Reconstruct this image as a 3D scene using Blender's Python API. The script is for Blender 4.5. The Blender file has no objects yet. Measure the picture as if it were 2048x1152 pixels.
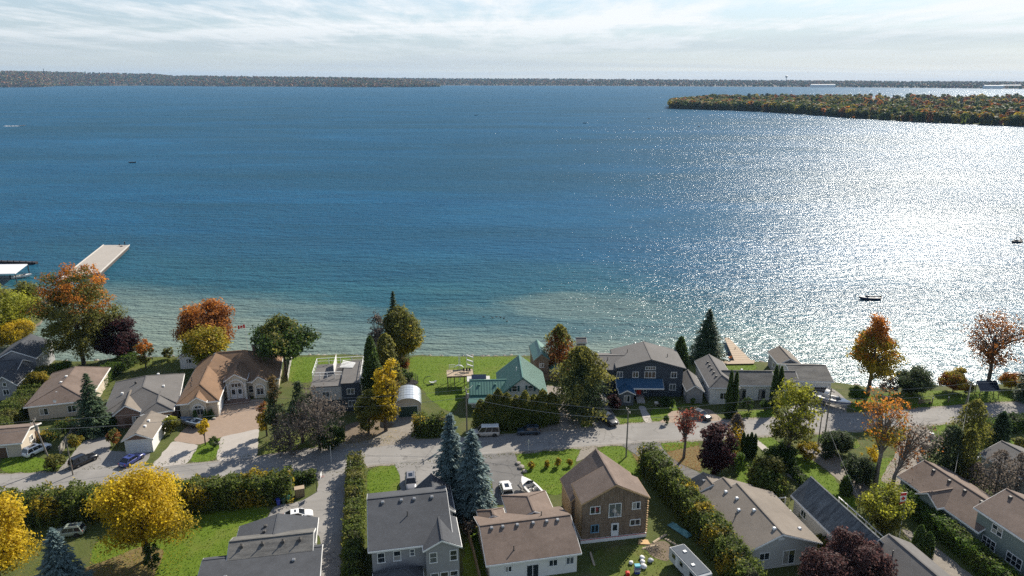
import bpy, bmesh, math, random
import numpy as np
from mathutils import Vector, Matrix
from mathutils.geometry import delaunay_2d_cdt

# ------------------------------------------------------------------ camera, sky, sun, exposure
SC = bpy.context.scene
COL = SC.collection
PIX_F = 1409.0                       # focal length in photo pixels (2048 wide)
PITCH = math.atan(418 / PIX_F)
CAM_H = 66.0
SUN_AZ, SUN_EL = math.radians(35), math.radians(36)

cam = bpy.data.cameras.new('camera')
cam.sensor_width = 36
cam.lens = PIX_F / 2048 * 36
cam.clip_start, cam.clip_end = 1, 60000
cam_o = bpy.data.objects.new('camera', cam)
cam_o.location = (0, 0, CAM_H)
cam_o.rotation_euler = (math.pi / 2 - PITCH, 0, 0)
COL.objects.link(cam_o)
SC.camera = cam_o

SC.view_settings.view_transform = 'Standard'
SC.view_settings.look = 'None'
SC.view_settings.gamma = 1
SC.view_settings.use_curve_mapping = False
SC.view_settings.exposure = 0.70
SC.render.engine = 'CYCLES'
SC.cycles.use_denoising = False        # keeps the sun glitter on the water crisp
SC.cycles.max_bounces = 6
SC.cycles.diffuse_bounces = 2
SC.cycles.glossy_bounces = 2
SC.cycles.transmission_bounces = 3
SC.cycles.transparent_max_bounces = 6
SC.cycles.volume_bounces = 0
SC.cycles.caustics_reflective = False
SC.cycles.caustics_refractive = False
SC.cycles.sample_clamp_indirect = 1.5
SC.cycles.sample_clamp_direct = 12


class NT:
    """tiny node-tree helper"""
    def __init__(s, tree):
        s.t = tree
        s.n = tree.nodes
        s.n.clear()

    def new(s, typ, **kw):
        n = s.n.new(typ)
        for k, v in kw.items():
            if k.startswith('in_'):
                key = k[3:].replace('_', ' ')
                n.inputs[int(key) if key.isdigit() else key].default_value = v
            else:
                setattr(n, k, v)
        return n

    def link(s, a, b):
        s.t.links.new(a, b)

    def math(s, op, a, b=0.0, clamp=False):
        n = s.new('ShaderNodeMath', operation=op, use_clamp=clamp)
        for i, x in enumerate((a, b)):
            if hasattr(x, 'links'):
                s.link(x, n.inputs[i])
            else:
                n.inputs[i].default_value = x
        return n.outputs[0]

    def mix(s, fac, a, b, blend='MIX'):
        n = s.new('ShaderNodeMix', data_type='RGBA', blend_type=blend)
        for i, x in ((0, fac), (6, a), (7, b)):
            if hasattr(x, 'links'):
                s.link(x, n.inputs[i])
            else:
                n.inputs[i].default_value = x if i == 0 else (x[0], x[1], x[2], 1)
        return n.outputs[2]

    def noise(s, vec, scale, detail=3, rough=.55, dist=0):
        n = s.new('ShaderNodeTexNoise', in_Scale=scale, in_Detail=detail, in_Roughness=rough, in_Distortion=dist)
        if vec is not None:
            s.link(vec, n.inputs['Vector'])
        return n.outputs['Fac']

    def ramp(s, fac, stops):
        n = s.new('ShaderNodeValToRGB')
        e = n.color_ramp.elements
        while len(e) < len(stops):
            e.new(.5)
        for el, (p, c) in zip(e, stops):
            el.position = p
            el.color = (c, c, c, 1) if not hasattr(c, '__len__') else (c[0], c[1], c[2], 1)
        s.link(fac, n.inputs[0])
        return n.outputs[0]

    def mapping(s, vec, scale=(1, 1, 1), rot=(0, 0, 0), loc=(0, 0, 0)):
        n = s.new('ShaderNodeMapping')
        n.inputs['Scale'].default_value = scale
        n.inputs['Rotation'].default_value = rot
        n.inputs['Location'].default_value = loc
        s.link(vec, n.inputs['Vector'])
        return n.outputs[0]


world = bpy.data.worlds.new('World')
SC.world = world
world.use_nodes = True
w = NT(world.node_tree)
w_out = w.new('ShaderNodeOutputWorld')
w_bg = w.new('ShaderNodeBackground', in_Strength=0.085)
w_sky = w.new('ShaderNodeTexSky', sky_type='NISHITA', sun_disc=False, sun_elevation=SUN_EL, sun_rotation=SUN_AZ,
              altitude=200, air_density=1.0, dust_density=.35, ozone_density=1.6)
w_dir = w.new('ShaderNodeTexCoord').outputs['Generated']
w_sep = w.new('ShaderNodeSeparateXYZ')
w.link(w_dir, w_sep.inputs[0])
zc = w.math('MAXIMUM', w_sep.outputs[2], 0.0)
zd = w.math('ADD', zc, 0.035)
cmb = w.new('ShaderNodeCombineXYZ')
w.link(w.math('DIVIDE', w_sep.outputs[0], zd), cmb.inputs[0])
w.link(w.math('DIVIDE', w_sep.outputs[1], zd), cmb.inputs[1])
plane = cmb.outputs[0]
# high thin overcast streaks drawn out across the view, with broken bright cloud higher up
c1 = w.noise(w.mapping(plane, (0.05, 0.11, 1), rot=(0, 0, math.radians(8))), 1.0, 5, .6, .4)
c2 = w.noise(w.mapping(plane, (0.16, 0.22, 1), rot=(0, 0, math.radians(-6)), loc=(4, 2, 0)), 1.3, 7, .62, .5)
c3 = w.noise(w.mapping(plane, (1.5, .42, 1), loc=(1.7, .4, 0)), 1.0, 6, .68, .25)
veil = w.ramp(c1, [(0.30, 0.0), (0.62, 1.0)])
puff = w.ramp(w.math('ADD', w.math('MULTIPLY', c2, .58), w.math('MULTIPLY', c3, .42)), [(0.45, 0.0), (0.565, 1.0)])
low = w.ramp(zc, [(0.0, 1.0), (.045, .97), (.11, .55), (0.40, .15), (.7, 0.0)])
veil_f = w.math('MULTIPLY', w.math('ADD', w.math('MULTIPLY', veil, .25), .75), w.math('ADD', w.math('MULTIPLY', low, .95), .05), True)
veil_c = w.mix(.16, (3.35, 3.95, 4.75), w_sky.outputs[0])          # thin cloud takes on some of the glow near the sun
col1 = w.mix(veil_f, w_sky.outputs[0], veil_c)
puff_f = w.math('MULTIPLY', puff, w.ramp(zc, [(0.02, 0.0), (0.07, .9), (.3, .5), (0.6, .2)]))
col2 = w.mix(puff_f, col1, (7.2, 7.35, 7.5))
w.link(col2, w_bg.inputs[0])
w.link(w_bg.outputs[0], w_out.inputs[0])

SUN_DIR = Vector((math.sin(SUN_AZ) * math.cos(SUN_EL), math.cos(SUN_AZ) * math.cos(SUN_EL), math.sin(SUN_EL)))
sun = bpy.data.lights.new('sun', 'SUN')
sun.energy = 5.0
sun.angle = math.radians(0.53)
sun.color = (1.0, 0.92, 0.79)
sun_o = bpy.data.objects.new('sun', sun)
sun_o.rotation_euler = SUN_DIR.to_track_quat('Z', 'Y').to_euler()
sun_o.location = (200, 300, 300)
COL.objects.link(sun_o)

# ------------------------------------------------------------------ measuring and mesh helpers
R = math.radians
WATER_Z = -0.7


def G(px, py, z=0.0):
    """survey: the point at height z that the photograph shows at pixel (px, py)"""
    u, v = (px - 1024) / PIX_F, (576 - py) / PIX_F
    d = (u, math.cos(PITCH) + v * math.sin(PITCH), -math.sin(PITCH) + v * math.cos(PITCH))
    t = (z - CAM_H) / d[2]
    return Vector((d[0] * t, d[1] * t, z))


def height_at(bx, by, ty):
    """height of an upright thing standing at pixel (bx, by) whose top is at row ty"""
    p = G(bx, by)
    lo, hi = 0.0, 60.0
    for _ in range(40):
        m = (lo + hi) / 2
        f = p.y * math.cos(PITCH) - (m - CAM_H) * math.sin(PITCH)
        up = p.y * math.sin(PITCH) + (m - CAM_H) * math.cos(PITCH)
        if 576 - PIX_F * up / f > ty:
            lo = m
        else:
            hi = m
    return lo


def m_per_px(bx, by):
    return (G(bx + 1, by) - G(bx, by)).length


MATS = {}
R = math.radians


def M(name, col, rough=.8, var=.12, scale=2.0, col2=None, bump=0.0, bscale=20.0, metal=0.0, spec=.4, stretch=(1, 1, 1), coat=0.0, stain=0.0):
    """procedural material: base colour broken up by two scales of noise in object space"""
    if name in MATS:
        return MATS[name]
    m = bpy.data.materials.new(name)
    m.use_nodes = True
    t = NT(m.node_tree)
    out = t.new('ShaderNodeOutputMaterial')
    b = t.new('ShaderNodeBsdfPrincipled', in_Roughness=rough, in_Metallic=metal)
    b.inputs['Specular IOR Level'].default_value = spec
    b.inputs['Coat Weight'].default_value = coat
    vec = t.mapping(t.new('ShaderNodeTexCoord').outputs['Object'], stretch)
    n1 = t.noise(vec, scale, 4, .6)
    n2 = t.noise(vec, scale * 7, 2, .6)
    f = t.math('ADD', t.math('MULTIPLY', n1, .65), t.math('MULTIPLY', n2, .35))
    if stain:
        n0 = t.noise(t.mapping(vec, (.22, .22, .5)), 1.0, 4, .65, .6)
        f = t.math('ADD', t.math('MULTIPLY', f, 1 - stain), t.math('MULTIPLY', n0, stain))
    f = t.ramp(f, [(.32, 0.0), (.68, 1.0)])
    lo = [c * (1 - var) for c in col]
    hi = [c * (1 + var) for c in (col2 or col)]
    t.link(t.mix(f, lo, hi), b.inputs['Base Color'])
    if bump:
        bn = t.new('ShaderNodeBump', in_Strength=1.0, in_Distance=bump)
        t.link(t.noise(vec, bscale, 3), bn.inputs['Height'])
        t.link(bn.outputs[0], b.inputs['Normal'])
    t.link(b.outputs[0], out.inputs[0])
    MATS[name] = m
    return m


def road_mat(name, col, crack=.5):
    """worn asphalt: patches, tar-filled cracks, grit"""
    m = bpy.data.materials.new(name)
    m.use_nodes = True
    t = NT(m.node_tree)
    out = t.new('ShaderNodeOutputMaterial')
    p = t.new('ShaderNodeBsdfPrincipled', in_Roughness=.9)
    p.inputs['Specular IOR Level'].default_value = .25
    geo = t.new('ShaderNodeNewGeometry').outputs['Position']
    n1 = t.ramp(t.noise(geo, .12, 5, .65, .8), [(.35, 0.0), (.65, 1.0)])
    n2 = t.ramp(t.noise(geo, 5.0, 3, .7), [(.3, 0.0), (.7, 1.0)])
    n3 = t.ramp(t.noise(t.mapping(geo, (.05, .9, 1), (0, 0, R(-9))), 1.0, 3, .6), [(.4, 0.0), (.62, 1.0)])
    c = t.mix(n1, [x * .80 for x in col], [x * 1.13 for x in col])
    c = t.mix(t.math('MULTIPLY', n3, .35), c, [x * .72 for x in col])
    c = t.mix(t.math('MULTIPLY', n2, .30), c, [x * .78 for x in col])
    wv = t.new('ShaderNodeTexVoronoi', feature='DISTANCE_TO_EDGE', in_Scale=.23)
    dv = t.new('ShaderNodeVectorMath', operation='ADD')
    t.link(geo, dv.inputs[0])
    nz = t.new('ShaderNodeTexNoise', in_Scale=.6, in_Detail=4.0)
    t.link(geo, nz.inputs['Vector'])
    sc_ = t.new('ShaderNodeVectorMath', operation='SCALE', in_Scale=2.4)
    t.link(nz.outputs['Color'], sc_.inputs[0])
    t.link(sc_.outputs[0], dv.inputs[1])
    t.link(dv.outputs[0], wv.inputs['Vector'])
    ck = t.ramp(wv.outputs['Distance'], [(.006, crack), (.022, 0.0)])
    ck = t.math('MULTIPLY', ck, t.ramp(t.noise(geo, .2, 2), [(.42, 0.0), (.55, 1.0)]))
    c = t.mix(ck, c, [x * .35 for x in col])
    t.link(c, p.inputs['Base Color'])
    bn = t.new('ShaderNodeBump', in_Strength=.5, in_Distance=.02)
    t.link(t.noise(geo, 25, 2), bn.inputs['Height'])
    t.link(bn.outputs[0], p.inputs['Normal'])
    t.link(p.outputs[0], out.inputs[0])
    MATS[name] = m
    return m


def glass_mat(name='window_glass', col=(.02, .028, .035)):
    if name in MATS:
        return MATS[name]
    m = bpy.data.materials.new(name)
    m.use_nodes = True
    b = m.node_tree.nodes['Principled BSDF']
    b.inputs['Base Color'].default_value = (*col, 1)
    b.inputs['Roughness'].default_value = .06
    b.inputs['Specular IOR Level'].default_value = .7
    MATS[name] = m
    return m


def leaf_mat(name='leaf', trans=.38, rough=.6):
    """colour comes from each leaf's own stored colour; light passes through the leaves"""
    if name in MATS:
        return MATS[name]
    m = bpy.data.materials.new(name)
    m.use_nodes = True
    t = NT(m.node_tree)
    out = t.new('ShaderNodeOutputMaterial')
    a = t.new('ShaderNodeAttribute', attribute_name='Col').outputs['Color']
    d = t.new('ShaderNodeBsdfPrincipled', in_Roughness=rough)
    d.inputs['Specular IOR Level'].default_value = .25
    tr = t.new('ShaderNodeBsdfTranslucent')
    mx = t.new('ShaderNodeMixShader', in_0=trans)
    t.link(a, d.inputs['Base Color'])
    t.link(a, tr.inputs['Color'])
    t.link(d.outputs[0], mx.inputs[1])
    t.link(tr.outputs[0], mx.inputs[2])
    t.link(mx.outputs[0], out.inputs[0])
    MATS[name] = m
    return m


def tag(o, label=None, cat=None, group=None, kind=None):
    if label:
        o['label'] = label
    if cat:
        o['category'] = cat
    if group:
        o['group'] = group
    if kind:
        o['kind'] = kind
    return o


def empty(name, loc, rz=0.0, label=None, cat=None, group=None):
    o = bpy.data.objects.new(name, None)
    o.location = loc
    o.rotation_euler = (0, 0, rz)
    o.empty_display_size = .3
    COL.objects.link(o)
    return tag(o, label, cat, group)


class MB:
    """collects faces, builds ONE mesh object"""
    def __init__(s):
        s.v, s.f = [], []

    def add(s, vs, fs):
        n = len(s.v)
        s.v += [tuple(p) for p in vs]
        s.f += [tuple(i + n for i in f) for f in fs]
        return s

    def poly(s, pts):
        return s.add(pts, [tuple(range(len(pts)))])

    def box(s, x0, x1, y0, y1, z0, z1):
        return s.add([(x0, y0, z0), (x1, y0, z0), (x1, y1, z0), (x0, y1, z0), (x0, y0, z1), (x1, y0, z1), (x1, y1, z1), (x0, y1, z1)],
                     [(0, 3, 2, 1), (4, 5, 6, 7), (0, 1, 5, 4), (1, 2, 6, 5), (2, 3, 7, 6), (3, 0, 4, 7)])

    def bar(s, p, q, wx, wz, up=(0, 0, 1)):
        p, q = Vector(p), Vector(q)
        d = (q - p).normalized()
        sd = d.cross(Vector(up))
        if sd.length < 1e-4:
            sd = Vector((1, 0, 0))
        sd.normalize()
        u = sd.cross(d)
        a, b = sd * wx / 2, u * wz / 2
        return s.add([p - a - b, p + a - b, p + a + b, p - a + b, q - a - b, q + a - b, q + a + b, q - a + b],
                     [(0, 1, 2, 3), (7, 6, 5, 4), (0, 4, 5, 1), (1, 5, 6, 2), (2, 6, 7, 3), (3, 7, 4, 0)])

    def prism(s, pts, z0, z1):
        n = len(pts)
        return s.add([(x, y, z0) for x, y in pts] + [(x, y, z1) for x, y in pts],
                     [tuple(range(n - 1, -1, -1)), tuple(range(n, 2 * n))] + [(i, (i + 1) % n, n + (i + 1) % n, n + i) for i in range(n)])

    def tube(s, pts, rs, n=6, caps=True):
        pts = [Vector(p) for p in pts]
        rings = []
        for i, p in enumerate(pts):
            d = (pts[min(i + 1, len(pts) - 1)] - pts[max(i - 1, 0)])
            d = d.normalized() if d.length > 1e-6 else Vector((0, 0, 1))
            a = d.cross(Vector((0, 0, 1)) if abs(d.z) < .9 else Vector((1, 0, 0))).normalized()
            b = d.cross(a)
            r = rs[i] if hasattr(rs, '__len__') else rs
            rings.append([p + (a * math.cos(k * 2 * math.pi / n) + b * math.sin(k * 2 * math.pi / n)) * r for k in range(n)])
        vs = [q for ring in rings for q in ring]
        fs = [(i * n + k, i * n + (k + 1) % n, (i + 1) * n + (k + 1) % n, (i + 1) * n + k) for i in range(len(pts) - 1) for k in range(n)]
        if caps:
            fs += [tuple(range(n - 1, -1, -1)), tuple(range((len(pts) - 1) * n, len(pts) * n))]
        return s.add(vs, fs)

    def loft(s, rings, closed=True, caps=True):
        n = len(rings[0])
        vs = [q for r in rings for q in r]
        fs = []
        for i in range(len(rings) - 1):
            for k in range(n if closed else n - 1):
                fs.append((i * n + k, i * n + (k + 1) % n, (i + 1) * n + (k + 1) % n, (i + 1) * n + k))
        if caps:
            fs += [tuple(range(n - 1, -1, -1)), tuple(range((len(rings) - 1) * n, len(rings) * n))]
        return s.add(vs, fs)

    def slab(s, polys, th):
        """roof planes (lists of 3-D points) as one slab of thickness th, sides only on the outline"""
        key = lambda p: (round(p[0], 3), round(p[1], 3), round(p[2], 3))
        cnt = {}
        for pl in polys:
            for i in range(len(pl)):
                e = (key(pl[i]), key(pl[(i + 1) % len(pl)]))
                cnt[frozenset(e)] = cnt.get(frozenset(e), 0) + 1
        for pl in polys:
            s.poly(pl)
            s.poly([(p[0], p[1], p[2] - th) for p in reversed(pl)])
            for i in range(len(pl)):
                a, b = pl[i], pl[(i + 1) % len(pl)]
                if cnt[frozenset((key(a), key(b)))] == 1:
                    s.poly([a, (a[0], a[1], a[2] - th), (b[0], b[1], b[2] - th), b])
        return s

    def build(s, name, mat, parent=None, smooth=False, loc=None, rz=0, bevel=0, **tg):
        me = bpy.data.meshes.new(name)
        me.from_pydata(s.v, [], s.f)
        bm = bmesh.new()
        bm.from_mesh(me)
        bmesh.ops.remove_doubles(bm, verts=bm.verts, dist=1e-5)
        bmesh.ops.recalc_face_normals(bm, faces=bm.faces)
        if bevel:
            bmesh.ops.bevel(bm, geom=[e for e in bm.edges], offset=bevel, segments=2, affect='EDGES', profile=.6)
        bm.to_mesh(me)
        bm.free()
        if smooth:
            for p in me.polygons:
                p.use_smooth = True
        me.materials.append(mat)
        o = bpy.data.objects.new(name, me)
        if loc is not None:
            o.location = loc
        o.rotation_euler = (0, 0, rz)
        COL.objects.link(o)
        if parent is not None:
            o.parent = parent
        return tag(o, **tg)


def copy_tree(o, parent=None):
    c = o.copy()
    COL.objects.link(c)
    if parent is not None:
        c.parent = parent
    for ch in list(o.children):
        copy_tree(ch, c)
    return c


def np_mesh(name, verts, nper, mat, parent=None, cols=None, smooth=False, **tg):
    """verts (N*nper,3): N separate faces of nper corners; cols (N,3) one colour per face"""
    N = len(verts) // nper
    me = bpy.data.meshes.new(name)
    me.vertices.add(N * nper)
    me.vertices.foreach_set('co', np.ascontiguousarray(verts, dtype=np.float32).ravel())
    me.loops.add(N * nper)
    me.loops.foreach_set('vertex_index', np.arange(N * nper, dtype=np.int32))
    me.polygons.add(N)
    me.polygons.foreach_set('loop_start', np.arange(0, N * nper, nper, dtype=np.int32))
    me.polygons.foreach_set('loop_total', np.full(N, nper, dtype=np.int32))
    if cols is not None:
        at = me.color_attributes.new('Col', 'FLOAT_COLOR', 'POINT')
        c4 = np.ones((N, nper, 4), dtype=np.float32)
        c4[:, :, :3] = np.clip(cols, 0, 1)[:, None, :]
        at.data.foreach_set('color', c4.ravel())
    me.update(calc_edges=True)
    me.materials.append(mat)
    o = bpy.data.objects.new(name, me)
    COL.objects.link(o)
    if parent is not None:
        o.parent = parent
    return tag(o, **tg)


def sheet(name, pts, z, mat, kind='structure', parent=None, **tg):
    """flat ground sheet from an outline (may be concave)"""
    vs, _, fs, _, _, _ = delaunay_2d_cdt([Vector((p[0], p[1])) for p in pts], [], [list(range(len(pts)))], 1, 1e-4)
    bm = bmesh.new()
    bv = [bm.verts.new((v.x, v.y, z)) for v in vs]
    for f in fs:
        bm.faces.new([bv[i] for i in f])
    for f in bm.faces:
        f.normal_update()
        if f.normal.z < 0:
            f.normal_flip()
    me = bpy.data.meshes.new(name)
    bm.to_mesh(me)
    bm.free()
    me.materials.append(mat)
    o = bpy.data.objects.new(name, me)
    COL.objects.link(o)
    if parent is not None:
        o.parent = parent
    return tag(o, kind=kind, **tg)


def wobble(pts, step=1.2, amp=.18, seed=1, round_=1.6):
    """closed outline resampled with small irregularities so edges are not ruler-straight"""
    rng = random.Random(seed)
    out = []
    pts = [Vector(p[:2]) for p in pts]
    for _ in range(2 if round_ else 0):                      # cut the corners so outlines curve
        nx = []
        for i in range(len(pts)):
            a, b = pts[i], pts[(i + 1) % len(pts)]
            cut = min(.25, round_ / max((b - a).length, .1))
            nx += [a.lerp(b, cut), a.lerp(b, 1 - cut)]
        pts = nx
    n = len(pts)
    for i in range(n):
        a, b = Vector(pts[i][:2]), Vector(pts[(i + 1) % n][:2])
        k = max(1, int((b - a).length / step))
        if (b - a).length < .02:
            continue
        nrm = Vector((-(b - a).y, (b - a).x)).normalized() if (b - a).length > 0 else Vector((0, 0))
        for j in range(k):
            q = a.lerp(b, j / k)
            if j:
                q = q + nrm * rng.uniform(-amp, amp)
            out.append((q.x, q.y))
    return out


# ------------------------------------------------------------------ water
def water_mat():
    m = bpy.data.materials.new('lake_water')
    m.use_nodes = True
    t = NT(m.node_tree)
    out = t.new('ShaderNodeOutputMaterial')
    b = t.new('ShaderNodeBsdfDiffuse')
    gl = t.new('ShaderNodeBsdfGlossy', in_Roughness=.16)
    gl2 = t.new('ShaderNodeBsdfGlossy', in_Roughness=.25)
    gmix = t.new('ShaderNodeMixShader', in_0=.58)
    for g_ in (gl, gl2):
        g_.inputs['Color'].default_value = (.95, .97, 1, 1)
    t.link(gl.outputs[0], gmix.inputs[1])
    t.link(gl2.outputs[0], gmix.inputs[2])
    geo = t.new('ShaderNodeNewGeometry').outputs['Position']
    sep = t.new('ShaderNodeSeparateXYZ')
    t.link(geo, sep.inputs[0])
    # shallow sandy shelf follows the shore (which runs at about -3 degrees), with sand bars
    off = t.math('ADD', sep.outputs[1], t.math('MULTIPLY', sep.outputs[0], .06))
    big = t.noise(t.mapping(geo, (.012, .03, 1)), 1.0, 4, .55)
    depth = t.math('ADD', off, t.math('MULTIPLY', t.math('SUBTRACT', big, .5), -95.0))
    shallow = t.ramp(t.math('DIVIDE', t.math('SUBTRACT', depth, 150.0), 130.0, True), [(0.0, 1.0), (.26, .80), (.5, .32), (1.0, 0.0)])
    shallow = t.math('MULTIPLY', shallow, t.ramp(t.math('DIVIDE', t.math('ADD', sep.outputs[0], 100.0), 300.0, True), [(.42, 1.0), (.56, .55), (.66, .30)]))   # the shelf drops off past the fir
    # pale sand bar off the green boathouse
    bar_c = G(1180, 608, WATER_Z)
    sbx = t.math('DIVIDE', t.math('SUBTRACT', sep.outputs[0], bar_c.x), 30.0)
    sby = t.math('DIVIDE', t.math('SUBTRACT', sep.outputs[1], bar_c.y), 17.0)
    rad = t.math('ADD', t.math('ADD', t.math('MULTIPLY', sbx, sbx), t.math('MULTIPLY', sby, sby)), t.math('MULTIPLY', t.math('SUBTRACT', big, .5), 3.0))
    bar = t.ramp(t.math('DIVIDE', rad, 2.0, True), [(.2, .62), (.75, 0.0)])
    shallow = t.math('MAXIMUM', shallow, bar)
    patch = t.noise(t.mapping(geo, (.02, .06, 1)), 1.0, 3, .6)
    deep = t.mix(t.ramp(patch, [(.35, 0.0), (.7, 1.0)]), (.004, .068, .145), (.007, .090, .182))
    mid = t.mix(t.ramp(patch, [(.35, 0.0), (.7, 1.0)]), (.012, .074, .105), (.022, .100, .128))
    shal = t.mix(t.ramp(patch, [(.35, 0.0), (.7, 1.0)]), (.125, .175, .150), (.185, .228, .185))
    lane = t.ramp(t.noise(t.mapping(geo, (.0035, .013, 1), (0, 0, R(-4))), 1.0, 5, .62, .6), [(.36, 0.0), (.62, 1.0)])
    deep = t.mix(lane, deep, (.006, .060, .108))             # wind lanes: darker, greener water
    c = t.mix(t.ramp(shallow, [(0.0, 0.0), (.35, 1.0)]), deep, mid)
    c = t.mix(t.ramp(shallow, [(.3, 0.0), (.9, 1.0)]), c, shal)
    t.link(c, b.inputs['Color'])
    # wind waves: crests roughly parallel to the shore, three lengths, wind patches change their height
    w1 = t.noise(t.mapping(geo, (.10, .34, 1), (0, 0, R(8))), 1.0, 3, .6, .3)
    w2 = t.noise(t.mapping(geo, (.35, .95, 1), (0, 0, R(-10))), 1.0, 3, .65, .2)
    w3 = t.noise(t.mapping(geo, (1.4, 2.6, 1), (0, 0, R(20))), 1.0, 2, .6)
    gust = t.ramp(t.noise(t.mapping(geo, (.004, .016, 1), (0, 0, R(5))), 1.0, 4, .6), [(.3, .6), (.7, 1.0)])
    h = t.math('ADD', t.math('MULTIPLY', w1, 1.15), t.math('ADD', t.math('MULTIPLY', w2, .54), t.math('MULTIPLY', w3, .18)))
    h = t.math('MULTIPLY', h, gust)
    bn = t.new('ShaderNodeBump', in_Strength=1.0, in_Distance=1.0)
    t.link(h, bn.inputs['Height'])
    t.link(bn.outputs[0], gl.inputs['Normal'])
    t.link(bn.outputs[0], gl2.inputs['Normal'])
    bn2 = t.new('ShaderNodeBump', in_Strength=1.0, in_Distance=2.3)
    t.link(h, bn2.inputs['Height'])
    t.link(bn2.outputs[0], b.inputs['Normal'])
    # a wind-roughened lake reflects far less at grazing angles than flat water: waves hide each other
    fr = t.new('ShaderNodeFresnel', in_IOR=1.33)
    t.link(bn.outputs[0], fr.inputs['Normal'])
    k = t.ramp(fr.outputs[0], [(0.0, .02), (.12, .08), (1.0, .145)])
    mx = t.new('ShaderNodeMixShader')
    t.link(k, mx.inputs[0])
    t.link(b.outputs[0], mx.inputs[1])
    t.link(gmix.outputs[0], mx.inputs[2])
    t.link(mx.outputs[0], out.inputs[0])
    return m


sheet('lake_water', [(-19000, 90), (19000, 90), (19000, 15500), (-19000, 15500)], WATER_Z, water_mat())

# ------------------------------------------------------------------ land
def grass_mat(name, a, b, c, dry=.5):
    if name in MATS:
        return MATS[name]
    m = bpy.data.materials.new(name)
    m.use_nodes = True
    t = NT(m.node_tree)
    out = t.new('ShaderNodeOutputMaterial')
    p = t.new('ShaderNodeBsdfPrincipled', in_Roughness=.9)
    p.inputs['Specular IOR Level'].default_value = .15
    geo = t.new('ShaderNodeNewGeometry').outputs['Position']
    n1 = t.noise(geo, .16, 5, .6, .4)
    n2 = t.noise(geo, 1.1, 4, .65)
    n3 = t.noise(geo, 6.0, 3, .7)
    c1 = t.mix(t.ramp(n2, [(.35, 0.0), (.65, 1.0)]), a, b)
    c1 = t.mix(t.math('MULTIPLY', t.ramp(n1, [(.5, 0.0), (.72, 1.0)]), dry), c1, c)
    c1 = t.mix(t.ramp(n3, [(.3, .55), (.7, 0.0)]), c1, [x * .45 for x in a])
    t.link(c1, p.inputs['Base Color'])
    bn = t.new('ShaderNodeBump', in_Strength=.7, in_Distance=.12)
    t.link(t.noise(geo, 9.0, 3, .7), bn.inputs['Height'])
    t.link(bn.outputs[0], p.inputs['Normal'])
    t.link(p.outputs[0], out.inputs[0])
    MATS[name] = m
    return m


ROUGH_GRASS = grass_mat('rough_grass', (.075, .095, .026), (.105, .125, .035), (.16, .135, .07), .75)
LAWN = grass_mat('lawn_grass', (.095, .155, .013), (.13, .195, .018), (.19, .19, .05), .65)
LAWN_DRY = grass_mat('lawn_dry', (.105, .135, .028), (.135, .165, .035), (.20, .17, .07), .8)

shore_px = [(-900, 716), (-60, 716), (0, 716), (60, 716), (130, 722), (185, 723), (230, 715), (330, 713), (460, 712), (580, 710), (700, 709), (800, 710),
            (860, 711), (930, 712), (1060, 711), (1130, 708), (1250, 706), (1380, 712), (1440, 721), (1545, 725), (1640, 742), (1668, 764), (1760, 778),
            (1850, 772), (1950, 770), (2100, 765), (2600, 755)]
shore = [G(x, y) for x, y in shore_px]
rng0 = random.Random(4)
fine = []
for i in range(len(shore) - 1):
    k = max(1, int((shore[i + 1] - shore[i]).length / 2.0))
    for j in range(k):
        q = shore[i].lerp(shore[i + 1], j / k)
        fine.append((q.x, q.y + rng0.uniform(-.35, .35)))
fine.append((shore[-1].x, shore[-1].y))
gv = [(fine[0][0] - 700, fine[0][1])] + fine + [(fine[-1][0] + 700, fine[-1][1])]
n_g = len(gv)
g_me = bpy.data.meshes.new('ground')
g_me.from_pydata([(x, y, 0) for x, y in gv] + [(x, 60, 0) for x, y in gv] + [(x, -500, 0) for x, y in gv], [],
                 [(r * n_g + i + 1, r * n_g + i, (r + 1) * n_g + i, (r + 1) * n_g + i + 1) for r in range(2) for i in range(n_g - 1)])
g_me.flip_normals()
if g_me.polygons[0].normal.z < 0:
    g_me.flip_normals()
g_me.materials.append(ROUGH_GRASS)
g_o = bpy.data.objects.new('ground', g_me)
COL.objects.link(g_o)
tag(g_o, kind='structure')
spit = [(p.x, p.y) for p in [G(x, y) for x, y in ((-900, 600), (-200, 578), (40, 577), (80, 592), (90, 628), (62, 662), (-20, 686), (-300, 690), (-900, 690))]]
spit = wobble(spit, 2.0, .4, 9)
sheet('spit_ground', spit, -.004, ROUGH_GRASS)
spit_skirt = MB()
for i in range(len(spit)):
    (ax, ay), (bx, by) = spit[i], spit[(i + 1) % len(spit)]
    spit_skirt.poly([(ax, ay, -.006), (bx, by, -.006), (bx, by, -1.2), (ax, ay, -1.2)])
# earth and stone bank dropping under the water
bank = MB()
for i in range(len(fine) - 1):
    (ax, ay), (bx, by) = fine[i], fine[i + 1]
    d = Vector((bx - ax, by - ay)).normalized()
    nx, ny = -d.y, d.x
    bank.poly([(ax, ay, -.004), (bx, by, -.004), (bx + nx * .9, by + ny * .9, -.95), (ax + nx * .9, ay + ny * .9, -.95)])
bank.v, bank.f = bank.v + spit_skirt.v, bank.f + [tuple(i + len(bank.v) for i in f) for f in spit_skirt.f]
bank.build('shore_bank', M('bank_earth', (.16, .13, .095), .95, .35, .8, bump=.08, bscale=4), kind='structure')

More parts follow.
